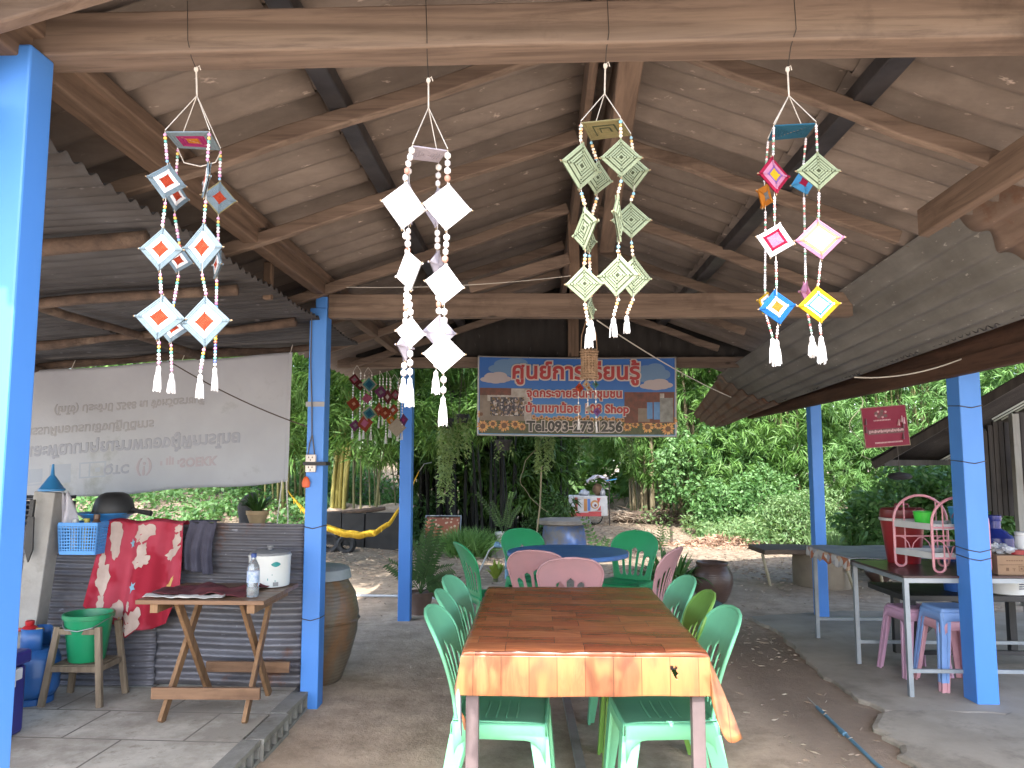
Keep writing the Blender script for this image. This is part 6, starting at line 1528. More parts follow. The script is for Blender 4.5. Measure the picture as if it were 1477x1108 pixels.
# lower dark bench behind with tub
T_blk = mat('black_bench', (.03, .028, .03), (.018, .017, .018), .45, 6, bump=.15)
bb = thing('dark_bench', 'low black bench with slanted braces under and behind the right tables', 'bench', (3.3, 5.75, .024))
MB().span((-.78, -.25, .47), (1.6, .35, .51)).build('bench_top', T_blk, bb, bevel=.004)
for (x, y) in ((-.72, -.2), (-.60, .30), (.25, -.2), (.25, .3), (1.4, -.2), (1.4, .3)): MB().span((x - .025, y - .025, 0), (x + .025, y + .025, .469)).build('leg', T_blk, bb)
for (a, b) in (((-.50, .30, .06), (-.05, .30, .46)), ((.30, -.22, .46), (.75, -.22, .03)), ((-.65, -.2, .12), (.2, -.2, .12))): MB().bar(a, b, .03, .03).build('brace', T_blk, bb)
pt = thing('storage_tub', 'white plastic tub with blue print on the black bench at the right edge', 'tub', (3.28, 5.62, .535))
MB().lathe([(.12, 0), (.135, .008), (.15, .15), (.158, .155), (.158, .17), (.15, .175)], 32).build('body', A_white, pt, smooth=True)
mb = MB()
for z, w in ((.10, .05), (.08, .09), (.065, .075), (.05, .06)):
    for k in range(int(w / .012)):
        th = .05 + k * .09; r = .137 + z * .1; mb.box((r * math.sin(th), -r * math.cos(th), z), (.009, .003, .007), rz=th)
mb.build('printed_marks', flat('tub_ink', (.06, .07, .14)), pt)
tag(MB().lathe([(.075, 0), (.09, .003), (.10, .24), (.105, .245)], 24, (2.99, 5.70, .535)).build('pail', mat('pail_blue', (.02, .10, .42), rough=.4), smooth=True), 'blue pail on the black bench beside the white tub', 'pail')
# plastic stools
P_lil = plastic('lilac_pink_plastic', (.52, .30, .42)); P_per = plastic('periwinkle_plastic', (.20, .34, .64)); P_pnk2 = plastic('rose_plastic', (.58, .30, .34))
def stool(label, m, loc, rz, group):
    t = thing('plastic_stool', label, 'stool', loc, rz, group)
    mb = MB(); H = .44; a = .125
    def top(u, v):
        x, y = u * 2 - 1, v * 2 - 1; k = 1 - .05 * min(abs(x), abs(y)) ** 4
        e = max(abs(x), abs(y)); return (x * a * k, y * a * k, H - .02 * max(0, (e - .86) / .14) ** 2 - .003 * (1 - e))
    mb.grid(20, 20, top)
    for i in range(4):
        ca, sa = math.cos(i * math.pi / 2), math.sin(i * math.pi / 2); n = 16; vs = []
        for k in range(n + 1):
            s_ = k / n; x = (s_ * 2 - 1) * a * .955; e = min(s_, 1 - s_) * 2 * a; dp = .075 + (.055 * (1 - math.sqrt(max(0, 1 - (1 - min(1, e / .055)) ** 2))) if e < .055 else 0)
            for (yy, zz) in ((a * .955, H - .019), (a * .985, H - .03), (a * 1.04, H - dp)): vs.append((x * (1 + (H - zz) * .25) * ca - yy * sa, x * (1 + (H - zz) * .25) * sa + yy * ca, zz))
        mb.add(vs, [f for k in range(n) for f in ((3 * k, 3 * k + 3, 3 * k + 4, 3 * k + 1), (3 * k + 1, 3 * k + 4, 3 * k + 5, 3 * k + 2))])
    mb.build('seat', m, t, smooth=True, solid=.004, off=0, angle=50)
    for sx, sy in ((1, 1), (-1, 1), (-1, -1), (1, -1)):
        lb = MB(); n = 6; vs = []
        for k in range(n + 1):
            q = k / n; o = a * .985 + (.17 - a * .985) * q; z = (H - .03) * (1 - q); w = .062 - .016 * q; th = .009; g_ = .018
            # L section with a sunk groove along each face
            for (ax, ay) in ((0, 0), (w * .3, 0), (w * .34, .006), (w * .66, .006), (w * .7, 0), (w, 0), (w, th), (th + .006, th + .006), (th, w), (0, w), (0, w * .7), (.006, w * .66), (.006, w * .34), (0, w * .3)):
                vs.append((sx * (o - ax), sy * (o - ay), z))
        m_ = 14; fs = [(k * m_ + j, k * m_ + (j + 1) % m_, k * m_ + m_ + (j + 1) % m_, k * m_ + m_ + j) for k in range(n) for j in range(m_)] + [tuple(range(m_)), tuple(n * m_ + j for j in range(m_))]
        lb.add(vs, fs); lb.build('leg', m, t)
    return t
SG = 'plastic stools under the right table'
s0 = stool('lilac pink plastic stool standing alone under the right table', P_lil, (2.56, 5.50, .024), R(8), SG)
s1 = dup(s0, (2.66, 5.20, .024), R(4), 'rose plastic stool nested beneath the light blue one by the front post', SG); recolor(s1, P_lil, P_pnk2)
s2 = dup(s0, (2.66, 5.20, .082), R(4), 'light blue plastic stool stacked on the rose one by the front post', SG); recolor(s2, P_lil, P_per)

# ---------------------------------------------------------------- hut at the right edge
H_roof = sheet_mat('dark_hut_roof', (.05, .044, .042), (.028, .025, .025), (.02, .018, .018), 0, .8); H_plank = wood('black_hut_planks', (.055, .047, .042), (.025, .022, .02), 2, 6, .85); H_clear = mat('pale_roof_light', (.55, .58, .55), (.42, .46, .43), .5, 4, bump=.1)  # hut roof sheet in mottled dark brown
hu = thing('hut', 'dark hut with a low dark brown iron roof and black plank wall at the right edge', 'hut', (4.4, 8.3, 0))
EV = Vector((.625, .78, 0)); UP = Vector((.78, -.625, .60))          # along the eave, up the slope
HA = Vector((3.17 - 4.4, 7.5 - 8.3, 1.46))
def hp_(s_, t_, d=0): return tuple(HA + EV * s_ + UP * t_ + Vector((0, 0, d)))
mb = MB(); mb.grid(430, 8, lambda u, v: hp_(4.6 * u, 2.7 * v + .02 * math.sin(u * 9), .011 * math.sin(u * 4.6 / .076 * 6.283) - .02 * math.sin(v * 3)))
mb.build('roof', H_roof, hu, smooth='all', solid=.003)
mb = MB()
for (s0, s1, t0, t1) in ((2.55, 2.72, .06, .34), (2.8, 2.97, .05, .36), (3.05, 3.2, .05, .36), (3.28, 3.42, .06, .36), (1.55, 1.68, .78, 1.12), (1.78, 1.9, .76, 1.12), (2.0, 2.12, .8, 1.12), (1.2, 1.33, 1.2, 1.5), (1.43, 1.56, 1.2, 1.5), (1.66, 1.78, 1.2, 1.5)):
    mb.grid(6, 3, lambda u, v: hp_(s0 + (s1 - s0) * u, t0 + (t1 - t0) * v, -.035 + .006 * math.sin(u * 6.28)))
mb.build('roof_light', H_clear, hu, smooth='all')
mb = MB(); mb.bar(hp_(.05, .02, -.06), hp_(.05, 2.6, -.06), .05, .07); mb.bar(hp_(.1, .08, -.07), hp_(4.5, .08, -.07), .05, .06); mb.bar(hp_(.1, .66, -.09), hp_(4.5, .66, -.09), .05, .07); mb.bar(hp_(.1, 1.6, -.09), hp_(4.5, 1.6, -.09), .05, .07); mb.build('roof_beam', H_plank, hu)
def hroofz(x, y): t_ = ((x - 3.17) * .78 - (y - 7.5) * .625); return 1.46 + .60 * t_
mb = MB()
for k in range(30):
    x = 4.72 + k * .058; zb = random.uniform(.75, .95) if k < 12 else random.uniform(.2, .5); mb.span((x - 4.4, 8.35 - 8.3 + random.uniform(-.015, .015), zb), (x + .048 - 4.4, 8.375 - 8.3, hroofz(x, 8.36) - .06 + random.uniform(-.05, .03)))
mb.build('plank_wall', H_plank, hu)
M_greyp = wood('grey_hut_post', (.30, .29, .26), (.2, .19, .17), 2, 6, .85)
for x, y in ((4.98, 8.22), (6.4, 8.22)): MB().span((x - .035 - 4.4, y - .035 - 8.3, -.05), (x + .035 - 4.4, y + .035 - 8.3, hroofz(x, y) - .09)).build('post', M_greyp, hu, bevel=.004)
C_wire = mat('pale_wire_coil', (.4, .4, .4), rough=.5, metal=.4)
mb = MB()
for k in range(9): r = .16 - .012 * k; mb.tube([(5.12 + random.uniform(-.004, .004) + r * .55 * math.cos(t * .4488), 8.17 - .008 * k, 1.33 + r * 1.25 * math.sin(t * .4488)) for t in range(15)], .004, 5)
tag(mb.build('wire_coil', C_wire), 'pale coil of wire hanging on the plank wall at the right edge', 'coil')
tag(MB().lathe([(.02, -.03), (.055, -.02), (.065, 0), (.05, .025), (.015, .035)], 20, (3.08, 6.7, 1.325), sx=1.6).build('dark_disc', T_blk, smooth=True), 'small dark rounded lid seen above the red ice bucket', 'lid')
tag(MB().tube([(3.08, 6.7, 1.35), (3.075, 6.72, 1.7), (3.0, 6.8, 1.98)], .003, 5).build('hanging_string', M_wire), 'dark string holding the small lid above the red ice bucket', 'string')

# ---------------------------------------------------------------- yard between and beyond
M_clay = jar_mat('brown_glazed_clay', (.105, .062, .048), (.06, .036, .03), (.085, .06, .055))
yj = thing('clay_jar', 'round dark brown glazed clay jar on the earth right of the tables', 'jar', (1.82, 8.27, 0))
MB().lathe([(.12, 0), (.135, .01), (.185, .10), (.212, .20), (.205, .29), (.17, .355), (.15, .372), (.163, .385), (.168, .40), (.158, .408), (.14, .40), (.13, .37), (.13, .34)], 48, cap1=True).build('body', M_clay, yj, smooth=True, angle=60)
M_tyre = mat('green_painted_tyre', (.05, .115, .105), (.03, .07, .068), .55, 9, bump=.3)
ty = MB(); 
prof = [(.10, .01), (.16, .0), (.20, .02), (.21, .06), (.20, .10), (.16, .125), (.11, .12), (.10, .1)]
ty.lathe(prof, 48, (1.56, 7.60, .0), cap0=False, cap1=False)
for k in range(48): a = 2 * math.pi * k / 48; ty.bar((1.56 + .2 * math.cos(a), 7.6 + .2 * math.sin(a), .10), (1.56 + .213 * math.cos(a + .05), 7.6 + .213 * math.sin(a + .05), .035), .012, .01)
tag(ty.build('tyre_planter', M_tyre, smooth=True), 'flat green painted tyre lying before the brown clay jar', 'tyre')
M_potw = mat('white_pot', (.58, .57, .54), (.45, .44, .42), .5, 7, bump=.1, dirt=(.3, .26, .2)); M_potb = mat('brown_pot', (.16, .10, .075), (.10, .065, .05), .8, 7, bump=.2); M_pott = mat('tan_pot', (.42, .30, .17), (.3, .2, .11), .7, 7, bump=.15); M_potk = mat('black_pot', (.03, .03, .035), (.02, .02, .022), .6, 7)
M_soil = mat('pot_soil', (.05, .035, .025), rough=1)
def pot(t, r0, r1, h, m, z=0, name='pot'):
    o = MB().lathe([(.01, z), (r0, z), (r1 * .98, z + h - .03), (r1 * 1.06, z + h - .028), (r1 * 1.07, z + h), (r1 * .96, z + h), (r1 * .93, z + h - .02)], 28).build(name, m, t, smooth=True)
    MB().lathe([(.005, z + h - .022), (r1 * .935, z + h - .022)], 24, cap0=True, cap1=False).build('soil', M_soil, o); return o
def blades(k, L, W, spread, z0=0, r=.06, droop=.35, up=1.0):
    P = np.stack([RNG.normal(size=k) * r, RNG.normal(size=k) * r, np.full(k, z0)], 1); D = np.stack([RNG.normal(size=k) * spread, RNG.normal(size=k) * spread, np.full(k, up)], 1)
    return P, D, RNG.uniform(.65, 1.1, k) * L, W
def arc_leaves(mb, k, L, W, z0, r=.04, rise=.8, seg=7, mi=0, spread=(.5, 1.2)):
    """strap leaves that arch over"""
    for i in range(k):
        a = random.uniform(0, 6.283); l = L * random.uniform(.7, 1.1); out = random.uniform(*spread) ; vs = []; dx, dy = math.cos(a), math.sin(a)
        for j in range(seg + 1):
            t = j / seg; rr = r + l * out * t * .62; z = z0 + l * rise * (t - .62 * out * t * t); w = W * (math.sin(math.pi * min(.97, .12 + t * .86))) * .5
            vs += [(rr * dx - dy * w, rr * dy + dx * w, z), (rr * dx, rr * dy, z - w * .35), (rr * dx + dy * w, rr * dy - dx * w, z)]
        mb.add(vs, [f for j in range(seg) for f in ((3 * j, 3 * j + 1, 3 * j + 4, 3 * j + 3), (3 * j + 1, 3 * j + 2, 3 * j + 5, 3 * j + 4))], mi)
    return mb
def pinnate(mb, base, top, bow, n, L, W, droop=.25, mi=0):
    """stalk with paired leaflets"""
    base, top, bow = Vector(base), Vector(top), Vector(bow); pts = []
    for j in range(11): t = j / 10; pts.append(base.lerp(top, t) + bow * (t * t))
    mb.tube(pts, [.006 * (1 - .7 * j / 10) for j in range(11)], 5, mi)
    for j in range(n):
        t = .25 + .75 * j / n; i = min(9, int(t * 10)); p = pts[i].lerp(pts[i + 1], t * 10 - i); d = (pts[i + 1] - pts[i]).normalized(); s_ = d.cross(Vector((0, -1, .15))).normalized()
        for sg_ in (-1, 1):
            e = p + s_ * sg_ * L * (1 - .5 * t) + d * L * .5 - Vector((0, 0, droop * L)); m_ = p.lerp(e, .5); w = d * W * .5
            mb.add([p, m_ + w, e, m_ - w], [(0, 1, 2, 3)], mi)
    return mb
# strap-leaved clump by the jar
t = thing('strap_leaved_plant', 'lush green strap leaved plant left of the brown clay jar', 'plant', (1.40, 8.36, 0))
arc_leaves(MB(), 120, .58, .044, .02, .07, 1.25, spread=(.4, 1.25)).build('leaves', G_broad, t, fix=False, smooth='all'); MB().lathe([(.05, -.05), (.06, .03), (.03, .1)], 10).build('crown_base', M_stem, t)
# potted palm behind the far left post
t = thing('potted_plant', 'dark fern leaved plant in a brown pot behind the far left post', 'plant', (-1.13, 7.52, 0)); pot(t, .085, .125, .21, M_potb)
mb = MB()
for (dx, dy, tz_, bx) in ((.05, 0, .78, .0), (.12, .05, .62, .18), (-.05, .05, .72, -.08), (.1, -.1, .52, .28), (-.1, -.05, .5, -.2), (.02, .1, .9, .05), (.2, 0, .42, .25), (.08, .0, .85, .08), (.1, -.05, .7, .1)): pinnate(mb, (0, 0, .19), (dx, dy, tz_), (bx, -.02, -.18 * (1 if bx > .1 else 0)), 16, .12, .03)
mb.build('fronds', G_dark, t, fix=False)
# grass-like clump
t = thing('grass_clump', 'tall fine leaved grass clump between the deck chair and the white pot', 'plant', (-1.05, 11.8, 0)); P, D, Lx, Wx = blades(1700, .80, .014, .40, .0, .14); leaf_mesh(P, D, Lx, Wx, droop=.40, name='blades', mats=G_bamy, parent=t); MB().lathe([(.12, -.05), (.14, .02), (.05, .06)], 12).build('crown_base', M_stem, t)
# white pot with zz plant on a block
t = thing('potted_plant', 'white pot with tall arching stalks standing on a grey block', 'plant', (-.53, 11.9, .14)); pot(t, .085, .125, .24, M_potw)
mb = MB(); pinnate(mb, (0, 0, .2), (-.20, 0, .80), (-.22, 0, .05), 14, .07, .03); pinnate(mb, (.02, 0, .2), (.08, 0, .86), (.05, 0, 0), 16, .08, .03); pinnate(mb, (.0, .02, .2), (-.08, 0, .72), (-.1, 0, 0), 12, .07, .03); pinnate(mb, (.03, .0, .2), (.12, .03, .7), (.15, 0, -.05), 12, .07, .03); mb.build('stalks', G_dark, t, fix=False)
tag(MB().span((-.70, 11.74, -.02), (-.36, 12.06, .138)).build('concrete_block', M_block, bevel=.01), 'grey block carrying the white plant pot behind the blue table', 'block')
# standpipe tap
K_pipe = mat('blue_pvc_pipe', (.16, .30, .42), (.11, .22, .33), .45, 6, bump=.08, dirt=(.2, .2, .18))
t = thing('standpipe', 'blue plastic standpipe with a tap left of the round table', 'tap', (-.40, 9.95, 0)); MB().tube([(0, 0, -.05), (0, 0, .39)], .022, 12).build('riser', K_pipe, t, smooth=True); MB().tube([(-.16, 0, .385), (.035, 0, .385)], .024, 12).build('elbow', K_pipe, t, smooth=True); MB().lathe([(.02, .40), (.03, .405), (.03, .43), (.01, .435)], 12, (-.12, 0, 0)).build('tap_handle', K_pipe, t, smooth=True); MB().tube([(-.15, 0, .385), (-.22, 0, .33), (-.28, 0, .2), (-.36, .02, .03)], .01, 8).build('hose', mat('pale_hose', (.4, .42, .42), rough=.5), t, smooth=True)
t = thing('leafy_plant', 'small yellow-green leafy plant beside the standpipe', 'plant', (-.52, 9.6, 0)); arc_leaves(MB(), 26, .28, .05, .02, .02, 1.0, 6, spread=(.3, .9)).build('leaves', leafmat('yellow_leaf', [(.16, .24, .03), (.26, .32, .05), (.12, .2, .03)]), t, fix=False); MB().lathe([(.03, -.04), (.035, .03)], 8).build('crown_base', M_stem, t)
t = thing('leafy_plant', 'low broad leaved plant under the front of the blue table', 'plant', (.05, 7.9, 0)); arc_leaves(MB(), 40, .26, .05, .02, .03, .9, 6).build('leaves', G_dark, t, fix=False); MB().lathe([(.03, -.04), (.035, .03)], 8).build('crown_base', M_stem, t)
t = thing('leafy_plant', 'low dark plant on the ground right of the blue table leg', 'plant', (.75, 8.0, 0)); arc_leaves(MB(), 36, .26, .05, .02, .03, .9, 6).build('leaves', G_dark, t, fix=False); MB().lathe([(.03, -.04), (.035, .03)], 8).build('crown_base', M_stem, t)
# ring table of concrete with faded blue paint
M_ring = mat('blue_daubed_concrete', (.15, .155, .165), (.10, .10, .105), .85, 4, bump=.3, dirt=(.04, .11, .32), dirt_scale=2.2, dirt_lo=.43)
t = thing('concrete_ring', 'round concrete ring daubed with blue paint under a flat grey slab', 'well ring', (.40, 12.1, 0)); MB().lathe([(.36, -.05), (.36, .10), (.31, .49), (.28, .49), (.28, .3)], 40).build('ring', M_ring, t, smooth=True, angle=30); MB().lathe([(.02, .492), (.40, .492), (.42, .505), (.42, .555), (.405, .565), (.02, .568)], 36).build('slab', mat('grey_slab', (.19, .18, .165), (.12, .11, .10), .9, 4, bump=.3), t, smooth=True, angle=30)
t = thing('potted_plant', 'sparse dark stalked plant right of the blue daubed concrete ring', 'plant', (.88, 11.6, 0)); mb = MB(); pinnate(mb, (0, 0, 0), (-.05, 0, .6), (-.15, 0, .05), 9, .12, .05); pinnate(mb, (0, 0, 0), (.06, 0, .34), (.08, 0, 0), 8, .12, .04); mb.build('stalks', G_dark, t, fix=False); pot(t, .06, .08, .1, M_potk)
for (x, y, lab) in ((1.62, 12.6, 'sparse spiky leaved plant on the bare earth behind the right green chair'), (2.0, 12.9, 'spiky seedling with three stalks right of the other sparse plant')):
    t = thing('spiky_plant', lab, 'plant', (x, y, 0)); mb = MB()
    for k in range(4): pinnate(mb, (0, 0, 0), (random.uniform(-.2, .2), 0, random.uniform(.3, .45)), (random.uniform(-.15, .15), 0, -.02), 7, .11, .022)
    mb.build('stalks', G_dark, t, fix=False); MB().lathe([(.02, -.03), (.02, .02)], 6).build('crown_base', M_stem, t)
# patterned folding chair
C_deck = None
def deck_mat():
    m, nt, n, l, p = _nt('rust_leaf_print'); v = _coord(n, l, (1, 1, .8)); k = n.new('ShaderNodeTexVoronoi'); k.inputs['Scale'].default_value = 15; l.new(v, k.inputs['Vector'])
    c = _ramp(n, l, k.outputs['Distance'], [(.25, (.48, .36, .24)), (.36, (.27, .09, .05))]); l.new(c, p.inputs['Base Color']); p.inputs['Roughness'].default_value = .9; return m
C_deck = deck_mat()
t = thing('folding_chair', 'folding chair with rust coloured leaf print cloth before the dark thicket', 'chair', (-1.62, 13.2, float(gz(-1.62, 13.2))))
mb = MB(); mb.grid(12, 14, lambda u, v: (-.29 + .58 * u, .12 * v - .1 * math.sin(math.pi * v), .20 + .34 * v - .01 * math.sin(math.pi * u))); mb.build('back_cloth', C_deck, t, smooth='all', solid=.006)
mb = MB()
for x in (-.3, .3): mb.tube([(x, -.18, 0), (x, .02, .28), (x, .14, .56)], .012, 8); mb.tube([(x, .2, 0), (x, -.05, .26)], .012, 8)
mb.tube([(-.3, -.1, .09), (.3, -.1, .09)], .01, 8); mb.tube([(-.3, .14, .555), (.3, .14, .555)], .012, 8); mb.build('frame', T_gal, t, smooth=True)
# raised planter of black blocks, hammock and hillside props
M_blkw = mat('black_rubber_block', (.013, .013, .014), (.008, .008, .009), .7, 6, bump=.3)
t = thing('raised_planter', 'raised bed walled with black slabs behind the yellow hammock', 'planter', (-2.85, 12.7, 0))
mb = MB()
for (x0, x1) in ((-.75, -.36), (-.35, .02), (.03, .6)): mb.span((x0, -.06 + random.uniform(-.02, .02), -.05), (x1, .06, .60 + random.uniform(-.03, .03)))
mb.build('slab_wall', M_blkw, t, bevel=.01); mb = MB(); mb.grid(16, 8, lambda u, v: (-.8 + 1.5 * u, .05 + 1.1 * v, .56 + .12 * v + .05 * math.sin(u * 11) * math.sin(v * 7))); mb.build('soil', M_ground, t, smooth='all')
MB().tube([(-.7, .0, .60), (-.2, .02, .63), (.2, -.02, .67), (.35, 0, .69)], [.03, .035, .04, .03], 8).build('edge_log', M_pole, t, smooth=True)
for (x, y, r, lab) in ((-3.30, 12.3, .17, 'black tyre lying at the left foot of the raised bed'), (-3.02, 12.25, .15, 'smaller black tyre leaning at the foot of the raised bed')):
    tm = MB(); tm.lathe([(r * .5, -.05), (r * .8, -.07), (r, -.05), (r * 1.03, 0), (r, .05), (r * .8, .07), (r * .5, .05)], 32, (x, y, r), axis='Y', cap0=False, cap1=False); tag(tm.build('tyre', M_blkw, smooth=True), lab, 'tyre')
M_ham = mat('yellow_net', (.56, .36, .02), (.42, .26, .015), .8, 20, bump=.4, fine=120)
hm = thing('hammock', 'yellow string hammock slung low between trees behind the left posts', 'hammock', (-2.4, 10.5, .42))
hp = [(-3.42, 1.06), (-3.28, .86), (-3.10, .66), (-2.85, .50), (-2.6, .425), (-2.4, .41), (-2.2, .45), (-2.0, .585), (-1.85, .82), (-1.74, 1.02), (-1.66, 1.2), (-1.61, 1.32)]
hw_ = [.01, .04, .08, .10, .11, .11, .10, .08, .05, .03, .015, .008]
mb = MB()
def hfn(u, v):
    i = min(len(hp) - 2, int(u * (len(hp) - 1))); f = u * (len(hp) - 1) - i; x = hp[i][0] * (1 - f) + hp[i + 1][0] * f; z = hp[i][1] * (1 - f) + hp[i + 1][1] * f; w = hw_[i] * (1 - f) + hw_[i + 1] * f
    a = (v - .5) * 2; return (x + 2.4, a * w, z - .42 + .75 * w * a * a - .006 * math.sin(u * 60))
mb.grid(60, 8, hfn); mb.build('net', M_ham, hm, smooth='all', solid=.012)
mb = MB()
for k in range(24): u = .06 + .8 * random.random(); q = Vector(hfn(u, .0)); mb.tube([q, q + Vector((.01, -.01, -random.uniform(.03, .08)))], .004, 4)
mb.build('fringe', M_ham, hm); MB().tube([(-1.61 + 2.4, 0, .90), (-1.56 + 2.4, .1, 1.0), (-1.5 + 2.4, .4, 1.02)], .006, 5).build('rope', M_line, hm)
# potted plant behind the fence on a drum
t = thing('potted_plant', 'spiky green plant in a tan pot above the iron fence', 'plant', (-2.02, 5.55, 1.0)); pot(t, .05, .075, .10, M_pott); arc_leaves(MB(), 46, .24, .022, .08, .02, 1.0, 6).build('leaves', G_dark, t, fix=False, smooth='all')
tag(MB().lathe([(.17, 0), (.18, .02), (.17, .33), (.18, .35), (.17, .66), (.18, .68), (.17, .985), (.16, .998)], 28, (-2.06, 5.6, 0)).build('drum', M_blkw, smooth=True), 'tall black drum behind the iron fence under the tan pot', 'drum')
C_tarp = mat('grey_tarp', (.09, .09, .10), (.06, .06, .07), .7, 8, bump=.3)
mb = MB(); mb.grid(14, 16, lambda u, v: (-2.20 + .14 * u + .02 * math.sin(v * 4), 5.75 - .05 * math.sin(u * 6 + v), .7 + .52 * v - .10 * (2 * u - 1) ** 2 * v)); tag(mb.build('tarp', C_tarp, smooth='all', solid=.02), 'grey tarp bundled beside the tan pot behind the fence', 'tarp')
# vendor cart
K_cw = mat('cart_white', (.5, .5, .5), (.38, .38, .38), .5, 9, bump=.1, dirt=(.3, .26, .22)); K_cr = mat('cart_red', (.42, .05, .05), (.34, .04, .045), .5, 12); K_cb = mat('cart_blue', (.08, .17, .45), rough=.5); K_co = mat('cart_orange', (.45, .2, .06), rough=.5)
t = thing('vendor_cart', 'white printed vendor cart with red trim under the trees', 'cart', (1.12, 17.6, float(gz(1.12, 17.6))))
MB().span((-.50, -.35, .22), (.42, .35, .66)).build('box', K_cw, t, bevel=.01)
mb = MB()
def pq(x0, x1, z0, z1, mi, l=.354): mb.box(((x0 + x1) / 2, -l, (z0 + z1) / 2), (x1 - x0, .006, z1 - z0), mi)
pq(-.50, .28, .22, .30, 0); pq(.30, .415, .24, .65, 1); pq(.05, .28, .34, .62, 1, .358); pq(-.02, .04, .34, .6, 2); pq(-.10, -.03, .33, .6, 3); pq(-.30, -.24, .33, .63, 0); pq(-.22, -.12, .33, .62, 1, .357); pq(-.48, -.32, .34, .6, 1, .357); pq(.0, .28, .30, .325, 0, .36)
mb.prism([(.18, -.362, .62), (.27, -.362, .62), (.22, -.362, .48)], (0, -.003, 0), 0); mb.prism([(.19, -.362, .345), (.27, -.362, .345), (.27, -.362, .46)], (0, -.003, 0), 0)
mb.lathe([(.095, 0), (.075, .004), (.002, .005)], 18, (.14, -.366, .48), 3, axis='Y'); mb.lathe([(.062, 0), (.05, .003), (.001, .004)], 16, (.14, -.373, .47), 1, axis='Y'); mb.lathe([(.03, 0), (.02, .002), (.001, .003)], 12, (.15, -.379, .46), 4, axis='Y')
mb.build('printed_panel', [K_cr, K_cw, K_cb, K_co, mat('cart_dark', (.12, .03, .04), rough=.5)], t)
MB().lathe([(.15, -.03), (.17, -.03), (.17, .03), (.15, .03), (.15, -.03)], 24, (-.25, .36, .16), axis='Y', cap0=False, cap1=False).build('wheel', M_blkw, t); MB().lathe([(.15, -.03), (.17, -.03), (.17, .03), (.15, .03), (.15, -.03)], 24, (.2, .36, .16), axis='Y', cap0=False, cap1=False).build('wheel', M_blkw, t)
for x in (-.45, .46): MB().bar((x, -.36, -.05), (x, -.36, 1.12 if x > 0 else .66), .025, .025).build('post', H_plank, t)
mb = MB(); mb.grid(14, 8, lambda u, v: (-.02 + .5 * u, -.4 + .5 * v, .92 + .18 * math.sin(math.pi * (u * .8 + .1)) + .03 * math.sin(u * 17 + v * 9))); mb.build('canopy', mat('torn_white_sheet', (.6, .56, .58), (.4, .36, .4), .8, 9, bump=.3), t, solid=.01)
mb = MB(); mb.ell((.22, -.1, .80), (.11, .1, .13), 12, 8, jit=.15); mb.build('sack', mat('brown_sack', (.2, .12, .07), rough=.9), t, smooth='all'); mb = MB(); mb.ell((-.08, -.1, .72), (.12, .1, .08), 12, 8, jit=.2); mb.ell((.33, -.15, .73), (.06, .08, .1), 12, 8, jit=.2); mb.build('bundle', C_clear, t, smooth='all')
MB().bar((.38, -.42, 1.0), (.62, -.42, 1.04), .03, .02).build('pole_end', K_bc, t)
# log with dry thatch
lg = thing('log', 'long fallen trunk covered with dry thatch at the back of the clearing', 'log', (2.75, 18.2, float(gz(2.75, 18.2))))
MB().tube([(-1.0, .1, .12), (-.4, 0, .14), (.3, -.02, .12), (1.05, -.25, .08)], [.12, .14, .14, .11], 14).build('trunk', M_pole, lg, smooth='all')
P = np.stack([RNG.uniform(-1.0, .95, 1500), RNG.normal(size=1500) * .2 + .15, RNG.uniform(.1, .28, 1500)], 1); D = np.stack([RNG.normal(size=1500), RNG.normal(size=1500) * .6 - .4, RNG.normal(size=1500) * .2 - .05], 1)
leaf_mesh(P, D, RNG.uniform(.2, .5, 1500), .014, droop=.1, name='thatch', mats=M_litter, parent=lg)
# heap of dry leaves, stake
q = RNG.normal(size=(2600, 2)) * np.array([.42, .25]); hh = .17 * np.exp(-(q[:, 0] / .5) ** 2 - (q[:, 1] / .3) ** 2) * RNG.uniform(.5, 1, 2600)
M_rustl = randmat('rusty_leaf', [(.34, .19, .11), (.24, .12, .07), (.42, .27, .17), (.2, .1, .06), (.36, .22, .14)], .85)
tag(leaf_mesh(np.stack([3.15 + q[:, 0], 13.5 + q[:, 1], .03 + hh], 1), RNG.normal(size=(2600, 3)) * np.array([1, 1, .35]), RNG.uniform(.06, .16, 2600), RNG.uniform(.012, .03, 2600), droop=.1, name='dry_leaf_heap', mats=M_rustl), kind='stuff')
tag(MB().bar((2.36, 13.9, -.1), (2.36, 13.9, .28), .04, .04).build('stake', M_pole, bevel=.004), 'short wooden stake standing in the bare earth by the dry leaf heap', 'stake')
# slab bench on a round concrete base with props
M_slab = wood('dark_slab_wood', (.10, .07, .05), (.05, .035, .028), 0, 5, .8)
t = thing('slab_bench', 'long rough wooden slab table on a round concrete base with stick props', 'table', (3.2, 9.35, 0))
MB().bar((-.62, 0, .415), (.85, .05, .405), .62, .055, cuts=8, jit=.012).build('slab_top', M_slab, t, bevel=.008)
MB().lathe([(.32, -.03), (.32, .25), (.31, .384), (.02, .386)], 40, (.13, 0, 0)).build('round_base', mat('earthy_concrete', (.22, .175, .125), (.14, .11, .08), .9, 3, bump=.3), t, smooth=True, angle=30)
for a, b in (((-.52, -.22, -.02), (-.60, -.18, .385)), ((.36, -.40, -.02), (.28, -.24, .39)), ((.72, -.30, -.02), (.70, -.2, .385))): MB().tube([a, b], .018, 8).build('prop_stick', M_culmb, t, smooth=True)
tag(MB().lathe([(.05, 0), (.09, .01), (.155, .09), (.165, .125), (.15, .13), (.14, .09), (.08, .03), (.01, .025)], 32, (4.13, 9.66, 0)).build('clay_bowl', M_clay, smooth=True), 'wide brown clay bowl on the ground behind the right table', 'bowl')
